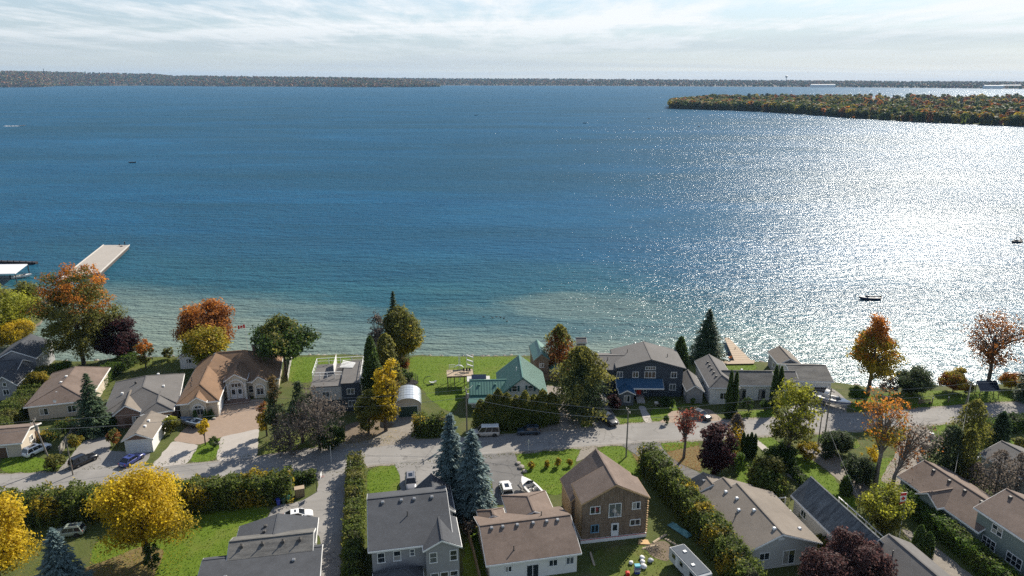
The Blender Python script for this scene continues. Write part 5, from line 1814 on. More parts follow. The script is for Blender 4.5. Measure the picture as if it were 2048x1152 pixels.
FARP = [('rust', .28), ('olive', .27), ('orange', .12), ('cedar', .2), ('dark', .13)]
far_land('left_far_hill', 'wooded autumn hills on the far left shore', [(-700, 176, 140), (-300, 177, 139), (0, 175, 142), (80, 174.5, 143), (110, 172.5, 144), (170, 172, 145), (300, 171.5, 147.5), (350, 172, 151.5),
         (450, 173, 152.5), (600, 173.5, 154), (700, 174.5, 155.5), (800, 174.5, 158), (840, 174, 161), (880, 173.5, 168)], 1500, 0, 15000, FARP, 31, 17)
far_land('far_shore', 'thin blue wooded shore along the horizon', [(420, 170, 153), (700, 170.5, 155), (900, 171, 157), (1100, 171.5, 157.5), (1300, 172.5, 159), (1600, 174, 161), (1850, 176, 163), (2048, 178, 164), (2700, 184, 168)],
         2600, 0, 13000, FARP, 41, 16)

# ------------------------------------------------------------------ vehicles
TYRE = M('tyre_rubber', (.018, .018, .018), .9, .1, 5)
RIM = M('alloy_rim', (.45, .46, .47), .35, .1, 5, metal=.7)
LAMP_W = M('headlamp_lens', (.75, .76, .78), .15, .05, 5, spec=.6)
LAMP_R = M('tail_lamp_lens', (.35, .015, .012), .2, .05, 5, spec=.6)
CAR_GLASS = glass_mat('car_glass', (.012, .015, .02))
BLACK_TRIM = M('black_plastic', (.02, .02, .022), .6, .1, 5)


def paint(name, c):
    return M('paint_' + name, c, .28, .04, 2, spec=.5, coat=.6)


#            length width height clearance belt  nose  cabin: x0 bottom, x1 bottom, x0 top, x1 top (fractions from the tail)
CARS = {'suv': (4.7, 1.9, 1.72, .24, 1.02, .92, .03, .70, .10, .55), 'sedan': (4.7, 1.82, 1.45, .18, .90, .78, .10, .72, .24, .54),
        'van': (5.2, 1.95, 2.05, .20, 1.05, .95, .02, .80, .04, .66), 'pickup': (5.7, 2.0, 1.85, .28, 1.08, 1.02, .36, .76, .40, .62),
        'coupe': (4.5, 1.85, 1.35, .15, .86, .72, .08, .72, .26, .52)}
WHEEL = {}


def wheel_mesh(r):
    k = round(r, 2)
    if k not in WHEEL:
        ring = [(r * .62, -.11), (r * .96, -.12), (r, -.08), (r, .08), (r * .96, .12), (r * .62, .11)]
        t = MB().loft([[(a * math.cos(q * math.pi / 8), y, a * math.sin(q * math.pi / 8)) for a, y in ring] for q in range(17)], True, False).build('wheel', TYRE)
        d = MB().tube([(0, -.10, 0), (0, .10, 0)], r * .62, 12)
        for q in range(5):
            a = q * 2 * math.pi / 5
            d.bar((0, -.11, 0), (r * .55 * math.cos(a), -.11, r * .55 * math.sin(a)), .06, .04)
        d = d.build('rim', RIM)
        WHEEL[k] = (t.data, d.data)
        bpy.data.objects.remove(t)
        bpy.data.objects.remove(d)
    return WHEEL[k]


def put_wheel(root, x, y, r):
    a, b = wheel_mesh(r)
    o = bpy.data.objects.new('wheel', a)
    COL.objects.link(o)
    o.parent = root
    o.location = (x, y, r)
    p = bpy.data.objects.new('rim', b)
    COL.objects.link(p)
    p.parent = o
    return o


def car(name, label, px, py, head, kind, mat, cat='car', roof=None, rack=False, sc=1.0):
    L, W, Hc, gc, belt, nose, b0, b1, t0, t1 = CARS[kind]
    root = empty(name, G(px, py), R(head), label, cat)
    root.scale = (sc, sc, sc)
    X = lambda f: -L / 2 + L * f
    hw = W / 2

    def sec(x, w_, zt, zb):
        return [(x, -w_ * .86, zb), (x, -w_, zb + (zt - zb) * .25), (x, -w_, zb + (zt - zb) * .72), (x, -w_ * .93, zt), (x, -w_ * .5, zt + .03),
                (x, w_ * .5, zt + .03), (x, w_ * .93, zt), (x, w_, zb + (zt - zb) * .72), (x, w_, zb + (zt - zb) * .25), (x, w_ * .86, zb)]
    if kind == 'pickup':
        st = [(0, .9, belt - .12, gc + .15), (.03, .98, belt, gc), (.36, 1, belt, gc), (.70, 1, belt, gc), (.80, .98, nose, gc), (.96, .95, nose - .08, gc), (1, .86, nose - .2, gc + .1)]
    else:
        st = [(0, .84, belt - .22, gc + .12), (.03, .93, belt - .05, gc), (.15, .99, belt, gc), (.5, 1, belt, gc), (b1 - .02, 1, belt - .02, gc), (b1 + .08, .98, (belt + nose) / 2 + .02, gc),
              (.93, .93, nose - .05, gc), (.985, .84, nose - .18, gc + .03), (1, .74, nose - .28, gc + .1)]
    MB().loft([sec(X(f), hw * w_, zt, zb) for f, w_, zt, zb in st]).build('body', mat, root, smooth=True, bevel=0)
    # black discs standing in for the shade inside the wheel arches
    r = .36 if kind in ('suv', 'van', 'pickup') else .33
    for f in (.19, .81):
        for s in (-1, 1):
            MB().tube([(X(f), s * (hw - .16), r + .02), (X(f), s * (hw + .012), r + .02)], r + .07, 14).build('wheel_arch_shade', BLACK_TRIM, root)
            put_wheel(root, X(f), s * (hw - .10), r)
    # cabin: glass all round, pillars and roof skin
    zb, zt = belt + .01, Hc - .07
    gb = [(X(b0), hw * .93), (X(b1), hw * .90)]
    gt = [(X(t0), hw * .74), (X(t1), hw * .72)]
    ring0 = [(gb[0][0], -gb[0][1], zb), (gb[1][0], -gb[1][1], zb), (gb[1][0], gb[1][1], zb), (gb[0][0], gb[0][1], zb)]
    ring1 = [(gt[0][0], -gt[0][1], zt), (gt[1][0], -gt[1][1], zt), (gt[1][0], gt[1][1], zt), (gt[0][0], gt[0][1], zt)]
    MB().loft([ring0, ring1]).build('cabin_glass', CAR_GLASS, root)
    pl = MB()
    for a, b in zip(ring0, ring1):
        pl.bar((a[0] * 1.002, a[1] * 1.012, a[2]), (b[0] * 1.002, b[1] * 1.012, b[2]), .08, .08)
    for f in ((.5,) if kind in ('pickup', 'coupe') else (.36, .68)):
        for s in (0, 2):
            i, j = (0, 1) if s == 0 else (3, 2)
            p = Vector(ring0[i]).lerp(Vector(ring0[j]), f)
            q = Vector(ring1[i]).lerp(Vector(ring1[j]), f)
            pl.bar((p.x, p.y * 1.015, p.z), (q.x, q.y * 1.015, q.z), .09, .05)
    pl.build('pillars', mat, root)
    e = .05
    rr = [(x + (e if i in (1, 2) else -e), y * 1.05, zt) for i, (x, y, z) in enumerate(ring1)]
    r2 = [(x, y, zt + .05) for x, y, z in rr]
    r3 = [(x * .9 + .1 * (rr[0][0] + rr[1][0]) / 2, y * .82, zt + .085) for x, y, z in rr]
    MB().loft([rr, r2, r3]).build('roof', roof or mat, root, smooth=False)
    for s in (-1, 1):
        MB().box(-.06, .02, -.16, .16, -.06, .07).build('headlight', LAMP_W, root, loc=(X(.985) - (.06 if kind != 'pickup' else .0), s * hw * .62, nose - .22))
        MB().box(-.03, .05, -.10, .10, -.10, .10).build('taillight', LAMP_R, root, loc=(X(.012), s * hw * .74, belt - .18))
        MB().box(-.08, .08, -.09, .09, -.06, .08).build('mirror', mat, root, loc=(X(b1 - .08), s * (hw + .06), belt + .08))
    MB().box(-.05, .03, -.26, .26, -.06, .06).build('number_plate', WHITE, root, loc=(X(.003), 0, gc + .35))
    if kind == 'pickup':
        MB().box(X(.02), X(.345), -hw * .82, hw * .82, belt - .02, belt + .04).build('bed_cover', BLACK_TRIM, root)
    if kind in ('suv', 'sedan', 'coupe'):
        MB().box(X(t0 + .12), X(t1 - .08), -hw * .38, hw * .38, zt + .088, zt + .095).build('sunroof', CAR_GLASS, root)
    if rack:
        for s in (-1, 1):
            MB().box(X(t0 + .04), X(t1 - .04), s * hw * .62 - .025, s * hw * .62 + .025, zt + .09, zt + .15).build('roof_rail', BLACK_TRIM, root)
    return root


P_WHITE, P_BLACK = paint('white', (.74, .74, .73)), paint('black', (.012, .013, .016))
P_BLUE, P_NAVY = paint('blue', (.035, .05, .20)), paint('navy', (.025, .045, .07))
P_GREY, P_SILVER, P_TAN = paint('grey', (.20, .20, .21)), paint('silver', (.50, .51, .53)), paint('champagne', (.46, .42, .37))
P_GREEN = paint('palegreen', (.28, .32, .27))
car('white_crossover', 'white crossover parked on grass beside small beige garage', 75, 905, 66, 'suv', P_WHITE)
car('black_suv', 'black SUV parked on the asphalt drive near tall hedge', 168, 926, 60, 'suv', P_BLACK, rack=True)
car('blue_sedan', 'dark blue sedan in front of white garage door', 265, 924, 72, 'sedan', P_BLUE)
car('old_suv', 'pale green old SUV in the shade under tall hedge', 138, 1070, 192, 'suv', P_GREEN, rack=True, sc=.95)
car('white_coupe', 'white coupe with black windows behind charcoal bungalow', 597, 1036, 18, 'coupe', P_WHITE)
car('grey_suv', 'grey SUV parked in drive behind two-storey grey house', 822, 972, -80, 'suv', P_GREY, rack=True)
car('camper_van', 'beige camper van with white raised roof parked by cedar row', 972, 870, 184, 'van', P_TAN, 'van', roof=WHITE)
car('blue_suv', 'dark blue SUV parked by the road beside cedar row', 1057, 867, 183, 'suv', P_NAVY, rack=True, sc=.95)
car('black_pickup', 'black pickup parked nose-out beside navy house', 1213, 843, -62, 'pickup', P_BLACK, 'pickup')
car('black_sedan', 'black sedan on paver parking beside pale house', 1401, 834, -52, 'sedan', P_BLACK)
car('dark_car', 'dark blue car in shadow before garage doors', 1615, 792, 172, 'sedan', P_NAVY)
car('white_sedan', 'white sedan half hidden behind airy green tree', 1606, 828, 176, 'sedan', P_WHITE)
car('white_pickup', 'white pickup between cedar hedge and tan bungalow', 1338, 962, -52, 'pickup', P_WHITE, 'pickup')
car('white_suv', 'white SUV on the drive beside fuller blue spruce', 1012, 984, 100, 'suv', P_WHITE)
car('silver_car', 'silver car glinting behind scrubby trees', 1952, 932, -38, 'suv', P_SILVER)

# ------------------------------------------------------------------ boats
def boat(name, label, at, head, L, W, hull, deck, stripe=None, shield=True, trailer=False, canopy=None, lift=0.0, outboard=True, cat='boat'):
    root = empty(name, at, R(head), label, cat)
    z = lift
    H0 = W * .42
    n = 10
    rings, inner = [], []
    for i in range(n + 1):
        t = i / n
        w_ = W / 2 * (1 - max(0, (t - .42) / .58) ** 2.3) * (.9 + .1 * min(1, t * 4)) + .02
        sheer = H0 * (1 + .28 * t * t)
        keel = .0 + (max(0, t - .7) / .3) ** 2 * H0 * .7
        x = -L / 2 + L * t
        rings.append([(x, -w_, z + sheer), (x, -w_ * .98, z + sheer * .62), (x, -w_ * .78, z + keel + (sheer - keel) * .25), (x, 0, z + keel),
                      (x, w_ * .78, z + keel + (sheer - keel) * .25), (x, w_ * .98, z + sheer * .62), (x, w_, z + sheer)])
    hb = MB()
    for i in range(n):
        for k in range(6):
            hb.poly([rings[i][k], rings[i][k + 1], rings[i + 1][k + 1], rings[i + 1][k]])
    hb.poly(rings[0])
    hb.build('hull', hull, root, smooth=True)
    dk = MB()
    for i in range(n):
        a, b = rings[i], rings[i + 1]
        f = .72 if i < n * .62 else 0.0
        g = .72 if i + 1 < n * .62 else 0.0
        for s in (0, 6):
            p, q = Vector(a[s]), Vector(b[s])
            dk.poly([p, q, Vector((q.x, q.y * g, q.z + .02)), Vector((p.x, p.y * f, p.z + .02))])
    dk.build('deck', deck, root)
    MB().box(-L * .46, L * .14, -W * .36, W * .36, z + H0 * .35, z + H0 * .42).build('cockpit_floor', M('boat_carpet', (.20, .18, .16), .9, .2, 3), root)
    MB().box(L * .12, L * .14, -W * .36, W * .36, z + H0 * .35, z + H0 * 1.06).build('bulkhead', deck, root)
    for s in (-1, 1):
        MB().box(-.25, .25, -.24, .24, 0, .3).box(-.3, -.2, -.24, .24, .3, .75).build('seat', deck, root, loc=(-L * .05, s * W * .2, z + H0 * .42))
    MB().box(-.3, .3, -W * .32, W * .32, 0, .36).build('rear_bench', deck, root, loc=(-L * .38, 0, z + H0 * .42))
    if shield:
        ws = MB()
        a, b, zz = W * .40, W * .34, z + H0 * 1.1
        ws.loft([[(L * .16, -a, zz), (L * .24, 0, zz), (L * .16, a, zz), (L * .145, a, zz), (L * .225, 0, zz), (L * .145, -a, zz)],
                 [(L * .10, -b, zz + .5), (L * .17, 0, zz + .5), (L * .10, b, zz + .5), (L * .085, b, zz + .5), (L * .155, 0, zz + .5), (L * .085, -b, zz + .5)]])
        ws.build('windshield', CAR_GLASS, root)
    if stripe:
        sb = MB()
        for i in range(n):
            for k, s in ((1, -1), (5, 1)):
                a, b = Vector(rings[i][k]), Vector(rings[i + 1][k])
                o_ = Vector((0, s * .02, 0))
                sb.poly([a + o_, b + o_, b + o_ + Vector((0, 0, H0 * .22)), a + o_ + Vector((0, 0, H0 * .22))])
        sb.build('stripe', stripe, root)
    if outboard:
        MB().box(-.3, .16, -.2, .2, .3, .85).box(-.18, .05, -.09, .09, -.5, .3).build('outboard_motor', BLACK_TRIM, root, loc=(-L / 2 - .2, 0, z + H0 * .55))
    if canopy:
        cp = MB()
        for k in range(8):
            a0, a1 = math.pi * k / 8, math.pi * (k + 1) / 8
            cp.loft([[(-L * .22, -W * .42 * math.cos(a), z + H0 + .9 + .7 * math.sin(a)) for a in (a0, a1)] + [(-L * .22, -W * .40 * math.cos(a), z + H0 + .84 + .7 * math.sin(a)) for a in (a1, a0)],
                     [(-L * .10, -W * .42 * math.cos(a), z + H0 + .9 + .7 * math.sin(a)) for a in (a0, a1)] + [(-L * .10, -W * .40 * math.cos(a), z + H0 + .84 + .7 * math.sin(a)) for a in (a1, a0)]])
        for s in (-1, 1):
            cp.bar((-L * .16, s * W * .42, z + H0), (-L * .16, s * W * .42, z + H0 + .92), .08, .08)
        cp.build('wake_tower', canopy, root)
    if trailer:
        tr = MB()
        for s in (-1, 1):
            tr.bar((-L * .4, s * W * .3, z - .05), (L * .38, s * W * .12, z - .05), .1, .12)
        tr.bar((L * .38, 0, z - .05), (L * .62, 0, z - .1), .1, .12).bar((-L * .15, -W * .48, z - .1), (-L * .15, W * .48, z - .1), .1, .1)
        tr.bar((L * .6, 0, 0), (L * .6, 0, z), .06, .06)
        tr.build('trailer_frame', VENT, root)
        for s in (-1, 1):
            put_wheel(root, -L * .15, s * W * .5, .32)
    return root


GEL = M('gelcoat_white', (.72, .70, .66), .3, .05, 2, coat=.4)
GEL_BLUE = M('gelcoat_navy', (.03, .04, .12), .3, .05, 2, coat=.4)
GEL_DARK = M('gelcoat_dark', (.03, .035, .045), .4, .05, 2)
boat('bowrider_boat', 'white runabout on trailer beside white SUV', G(1062, 990), 118, 6.4, 2.4, GEL, GEL, M('tan_stripe', (.35, .27, .2), .5, .1, 2), trailer=True, lift=.55)
boat('wake_boat', 'white and navy boat with tower on trailer at the waterfront garage', G(1664, 812), -42, 7.2, 2.6, GEL, GEL, GEL_BLUE, trailer=True, lift=.7, canopy=GEL)
boat('covered_boat', 'small boat on trailer in shade beside stucco house', G(384, 852), 160, 5.4, 2.0, M('boat_grey', (.16, .19, .23), .6, .1, 2), M('tarp_blue', (.10, .14, .20), .8, .15, 2), trailer=True, lift=.5, shield=False)
boat('motor_boat', 'dark cabin motorboat drifting on the glittering water', G(1738, 600, WATER_Z - .25), 182, 6.6, 2.3, GEL_DARK, GEL, GEL_BLUE)
boat('motor_boat', 'dark motorboat with raised canopy far right in glare', G(2032, 486, WATER_Z - .25), 200, 5.6, 2.2, GEL_DARK, GEL_DARK, canopy=GEL_DARK)
boat('fishing_boat', 'small dark fishing boat alone on the open lake', G(264, 326, WATER_Z - .2), 175, 6.2, 2.0, GEL_DARK, GEL_DARK, shield=False)
boat('speed_boat', 'white speedboat trailing a foamy wake at far left', G(46, 252, WATER_Z - .1), 8, 8, 2.6, GEL, GEL)
for i, (x, y, l) in enumerate(((952, 231, 'tiny dark boat speck in the middle of the lake'), (1170, 247, 'tiny dark boat speck beyond mid-lake'), (1298, 238, 'tiny dark boat speck off the peninsula tip'), (1398, 254, 'tiny dark boat speck below peninsula shore'))):
    boat('distant_boat', l, G(x, y, WATER_Z - .2), 20 * i, 6, 2.2, GEL_DARK, GEL_DARK, shield=False)
boat('moored_boat', 'white boat moored under the marina roof edge', G(44, 556, WATER_Z - .2), 30, 6.0, 2.3, GEL, GEL, canopy=None)
# wake foam behind the speedboat
rw = np.random.default_rng(9)
c0 = G(38, 252, WATER_Z + .03)
fp = np.column_stack([c0.x - rw.uniform(0, 22, 500) ** 1.0, c0.y + rw.normal(size=500) * 2.2, np.full(500, WATER_Z + .05)])
FOAM = leaf_mat('foam', .05, .8)
np_mesh('wake_foam', leaves(fp, np.tile([0, 0, 1.0], (500, 1)) + rw.normal(size=(500, 3)) * .1, .8, None, rw), 4, FOAM, None, np.full((500, 3), .75), kind='stuff', label='white foam of the speedboat wake')
# foam and ripples breaking along pier
# ------------------------------------------------------------------ lake structures
PIER = M('pier_concrete', (.33, .30, .265), .9, .08, .4)
pr = empty('pier', G(182, 512, .6), R(17.5), 'long concrete pier running out into the lake', 'pier')
pr.location.z = 0
a, b, c_, d_ = G(118, 560, .7), G(207, 490, .7), G(259, 490, .7), G(200, 545, .7)
inv = Matrix.Rotation(-R(17.5), 4, 'Z')
to = lambda p: inv @ (p - pr.location)
q4 = [to(v) for v in (a, b, c_, d_)]
MB().prism([(q.x, q.y) for q in q4], .35, .7).build('deck', PIER, pr)
MB().prism([((q.x - q4[0].x) * .985 + q4[0].x, (q.y - q4[0].y) * .985 + q4[0].y) for q in q4], -1.5, .345).build('crib_wall', M('pier_timber', (.07, .06, .055), .9, .2, 2), pr)
for s, e in ((q4[3], q4[2]), (q4[0], q4[1])):
    MB().bar((s.x, s.y, .80), (e.x, e.y, .80), .32, .2).build('kerb', M('pier_kerb', (.50, .47, .43), .85, .08, 1), pr)


def person(label, at, rz, top, legs, group=None):
    """standing figure grown from a jointed skeleton"""
    J = {'pel': (0, 0, .95), 'ch': (0, .01, 1.30), 'neck': (0, 0, 1.50), 'head': (0, .02, 1.64), 'crn': (0, .01, 1.76)}
    V = [J['pel'], J['ch'], J['neck'], J['head'], J['crn']]
    Rr = [.16, .17, .065, .105, .06]
    E = [(0, 1), (1, 2), (2, 3), (3, 4)]
    for s in (-1, 1):
        n0 = len(V)
        V += [(s * .10, 0, .88), (s * .11, .03, .48), (s * .12, -.02, .08), (s * .13, .14, .04)]
        Rr += [.105, .07, .05, .045]
        E += [(0, n0), (n0, n0 + 1), (n0 + 1, n0 + 2), (n0 + 2, n0 + 3)]
        n1 = len(V)
        V += [(s * .20, 0, 1.42), (s * .27, .02, 1.14), (s * .24, .20, .98), (s * .22, .28, .95)]
        Rr += [.075, .05, .038, .04]
        E += [(1, n1), (n1, n1 + 1), (n1 + 1, n1 + 2), (n1 + 2, n1 + 3)]
    me = bpy.data.meshes.new('body_skeleton')
    me.from_pydata(V, E, [])
    o = bpy.data.objects.new('body_skeleton', me)
    COL.objects.link(o)
    sk = o.modifiers.new('skin', 'SKIN')
    for i, r_ in enumerate(Rr):
        me.skin_vertices[0].data[i].radius = (r_, r_)
    me.skin_vertices[0].data[0].use_root = True
    o.modifiers.new('sub', 'SUBSURF').render_levels = 1
    o.modifiers['sub'].levels = 1
    dg = bpy.context.evaluated_depsgraph_get()
    m2 = bpy.data.meshes.new_from_object(o.evaluated_get(dg))
    bpy.data.objects.remove(o)
    m2.materials.clear()
    skin = M('skin', (.42, .27, .20), .6, .05, 5)
    for m_ in (top, legs, skin, M('hair_dark', (.02, .015, .012), .8, .1, 5)):
        m2.materials.append(m_)
    for p in m2.polygons:
        c = p.center
        p.material_index = 3 if (c.z > 1.70 or (c.z > 1.6 and c.y < -.02)) else 2 if c.z > 1.5 or (c.y > .21 and .85 < c.z < 1.05) else 0 if c.z > .93 else 1
        p.use_smooth = True
    o = bpy.data.objects.new('person', m2)
    COL.objects.link(o)
    o.location, o.rotation_euler = at, (0, 0, rz)
    fing = MB()
    for s in (-1, 1):
        for k in range(4):
            x = s * .22 + (k - 1.5) * .02
            fing.tube([(x, .29, .95), (x, .34, .945), (x, .365, .92)], [.010, .009, .007], 5)
        fing.tube([(s * .20 - s * .02, .28, .96), (s * .185, .31, .955)], [.011, .008], 5)
    fing.build('fingers', skin, o)
    return tag(o, label, 'person', group)


person('person in dark clothes standing at the end of pier', G(250, 491, .7), R(200), M('coat_dark', (.015, .02, .035), .9, .1, 5), M('trousers_dark', (.02, .02, .03), .9, .1, 5))
t = empty('camp_chair', G(239, 492, .7), R(15), 'dark folding camp chair near person on pier', 'chair')
for x in (-.25, .25):
    for y in (-.22, .22):
        MB().bar((x, y, 0), (-x * .8, y, .45), .03, .03).build('leg', BLACK_TRIM, t)
MB().box(-.27, .27, -.24, .24, .42, .46).build('seat', GEL_DARK, t)
MB().slab([[(-.27, .24, .9), (.27, .24, .9), (.27, .22, .46), (-.27, .22, .46)]], .04).build('backrest', GEL_DARK, t)
tb = MB().box(-.45, .45, -.2, .2, 0, .3).box(-.1, .1, -.03, .03, .3, .38).build('tackle_box', M('dark_red_box', (.10, .03, .035), .6, .1, 4), loc=G(243, 493, .7))
tag(tb, 'dark red tackle box on the pier beside camp chair', 'box')

t = empty('boat_shelter', G(-30, 545, 2), R(0), 'white metal roof over marina slips at left edge', 'shelter')
t.location.z = 0
o0 = t.location
pp = [G(x, y, 2.6) - Vector((o0.x, o0.y, 0)) for x, y in ((-120, 550), (30, 547), (55, 528), (-120, 530))]
MB().slab([[tuple(p) for p in pp]], .25).build('roof', M('white_metal_roof', (.62, .62, .64), .45, .05, 1), t)
for p in pp:
    MB().box(p.x - .12, p.x + .12, p.y - .12, p.y + .12, -1.2, 2.4).build('post', GEL_DARK, t)
t = empty('breakwater', G(20, 527, WATER_Z), R(0), 'dark timber breakwater with piles behind marina roof', 'breakwater')
e0 = t.location.copy()
pA, pB = G(-120, 522, WATER_Z) - e0, G(74, 528, WATER_Z) - e0
DK = M('dark_timber', (.035, .03, .035), .9, .3, 2)
MB().bar((pA.x, pA.y, .35), (pB.x, pB.y, .35), 1.4, .9).build('crib', DK, t)
for k in range(16):
    p = pA.lerp(pB, (k + .5) / 16)
    MB().tube([(p.x, p.y - .8, -.8), (p.x + .05, p.y - .8, 1.35)], .16, 7).build('pile', DK, t)

t = empty('dock', G(1478, 712), R(0), 'pale wooden dock beside tall fir on the shore', 'dock')
o0 = t.location.copy()
for pl, zz in (([(1449, 676), (1457, 675), (1506, 724), (1470, 724)], .3), ([(1440, 722), (1510, 720), (1508, 727), (1440, 728)], .34)):
    q = [G(x, y, zz) - o0 for x, y in pl]
    n = 12
    for k in range(n):
        a, b = k / n, (k + .93) / n
        p0, p1 = q[0].lerp(q[3], a), q[0].lerp(q[3], b)
        r0, r1 = q[1].lerp(q[2], a), q[1].lerp(q[2], b)
        MB().prism([(p0.x, p0.y), (r0.x, r0.y), (r1.x, r1.y), (p1.x, p1.y)], zz - .12, zz + .004 * (k % 3)).build('plank', WOOD_DECK, t)
for x, y in ((1450, 678), (1457, 679), (1470, 700), (1484, 702)):
    p = G(x, y, 0) - o0
    MB().tube([(p.x, p.y, -1.6), (p.x, p.y, .7)], .1, 7).build('post', WOOD_GREY, t)


def deck_chair(label, px, py, rz, mat):
    t = empty('deck_chair', G(px, py, .36), R(rz), label, 'chair', 'dock chairs')
    MB().box(-.3, .3, -.3, .3, .34, .40).build('seat', mat, t)
    MB().slab([[(-.3, .3, .4), (.3, .3, .4), (.3, .52, 1.05), (-.3, .52, 1.05)]], .05).build('backrest', mat, t)
    for x in (-.27, .27):
        for y in (-.27, .27):
            MB().box(x - .03, x + .03, y - .03, y + .03, 0, .34).build('leg', mat, t)
        MB().box(x - .05, x + .05, -.3, .35, .58, .62).build('armrest', mat, t)


deck_chair('white deck chair on the dock by tall fir', 1448, 716, 160, WHITE)
deck_chair('orange deck chair on the dock by tall fir', 1460, 718, 190, M('chair_orange', (.55, .18, .05), .6, .1, 4))
deck_chair('navy deck chair on the dock by tall fir', 1454, 712, 200, GEL_BLUE)

# stage over the lawn: lookout deck on posts
t = empty('lookout_deck', G(920, 770), R(6), 'raised wooden lookout deck with white frames on lakeside lawn', 'deck')
Z = 3.0
for k in range(12):
    MB().box(-2.9 + k * .49, -2.9 + k * .49 + .46, -1.8, 1.8, Z - .12, Z + .004 * (k % 2)).build('plank', WOOD_DECK, t)
for x in (-2.7, -1.2, 1.0, 2.7):
    for y in (-1.6, 1.6):
        MB().box(x - .07, x + .07, y - .07, y + .07, -.1, Z - .12).build('post', WOOD_GREY, t)
MB().box(-2.9, 2.95, -1.85, -1.75, Z - .35, Z - .12).box(-2.9, 2.95, 1.75, 1.85, Z - .35, Z - .12).build('beam', WOOD_GREY, t)
for k in range(3):
    MB().bar((1.7, 2.3 + .0 * k, Z + 1.0 + k * 1.1), (3.1, 1.6, Z + .7 + k * 1.1), .16, .24).build('frame_rail', WHITE, t)
for x, y, zt in ((1.7, 2.3, 3.3), (3.1, 1.6, 3.0), (-.1, 2.2, 3.4), (.15, 2.2, 3.4), (-2.3, 2.0, 1.2)):
    MB().box(x - .05, x + .05, y - .05, y + .05, -.1, Z + zt).build('frame_post', WHITE, t)
MB().bar((-2.3, 2.0, Z + 1.1), (-.9, 2.0, Z + 1.1), .07, .08).bar((-2.3, 2.0, Z + .6), (-.9, 2.0, Z + .6), .05, .05).build('guard_rail', WHITE, t)
hood = MB()
for k in range(8):
    a0, a1 = math.pi * k / 8, math.pi * (k + 1) / 8
    hood.poly([(-.1 + 1.1 * math.cos(a0), 2.6, Z + .9 * math.sin(a0)), (-.1 + 1.1 * math.cos(a1), 2.6, Z + .9 * math.sin(a1)), (-.1 + 1.2 * math.cos(a1), 1.7, Z + 1.0 * math.sin(a1)), (-.1 + 1.2 * math.cos(a0), 1.7, Z + 1.0 * math.sin(a0))])
hood.build('slide_hood', M('hood_grey', (.25, .27, .29), .6, .1, 2), t)
for x in (.9, 1.6, 2.2):
    MB().box(x - .2, x + .2, -.3, .3, Z + .4, Z + .46).box(x - .2, x - .15, -.3, -.25, Z, Z + .4).box(x + .15, x + .2, .25, .3, Z, Z + .4).box(x - .2, x + .2, .26, .3, Z + .46, Z + .95).build('deck_seat', BLACK_TRIM, t)
for s in (-2.8, -2.1):
    MB().bar((s, -1.9, Z), (s, -3.0, 0), .07, .07).build('ladder_rail', BLACK_TRIM, t)

t = empty('trampoline', G(822, 772), 0, 'round trampoline with dark safety net on lakeside lawn', 'trampoline')
MB().tube([(0, 0, .75), (0, 0, .80)], 1.6, 20).build('mat', BLACK_TRIM, t)
nt = MB()
for k in range(20):
    a0, a1 = k * math.pi / 10, (k + 1) * math.pi / 10
    for zz in (.8, 1.2, 1.6, 2.0, 2.4):
        nt.bar((1.6 * math.cos(a0), 1.6 * math.sin(a0), zz), (1.6 * math.cos(a1), 1.6 * math.sin(a1), zz), .03, .05)
    nt.bar((1.6 * math.cos(a0), 1.6 * math.sin(a0), .8), (1.6 * math.cos(a0), 1.6 * math.sin(a0), 2.4), .03, .03)
nt.build('safety_net', BLACK_TRIM, t)
for k in range(6):
    a = k * math.pi / 3
    MB().tube([(1.65 * math.cos(a), 1.65 * math.sin(a), 0), (1.65 * math.cos(a), 1.65 * math.sin(a), 2.5)], .04, 6).build('leg', VENT, t)
t = empty('hammock_seat', G(866, 768), R(20), 'curved hammock stand with hanging seat on lakeside lawn', 'hammock')
MB().tube([(-.9 + 1.3 * math.cos(a), 0, 1.0 + 1.0 * math.sin(a)) for a in [R(q) for q in range(70, 300, 20)]], .06, 6).build('stand', GEL_DARK, t)
MB().tube([(-.8, 0, .04), (.9, 0, .04)], .05, 6).tube([(-.3, -.6, .04), (-.3, .6, .04)], .05, 6).build('base', GEL_DARK, t)
MB().loft([[(x, -.35, z), (x, .35, z), (x, .35, z - .06), (x, -.35, z - .06)] for x, z in ((-.8, .75), (-.4, .5), (.2, .45), (.8, .7))]).build('seat', M('canvas_grey', (.35, .36, .36), .9, .1, 3), t)

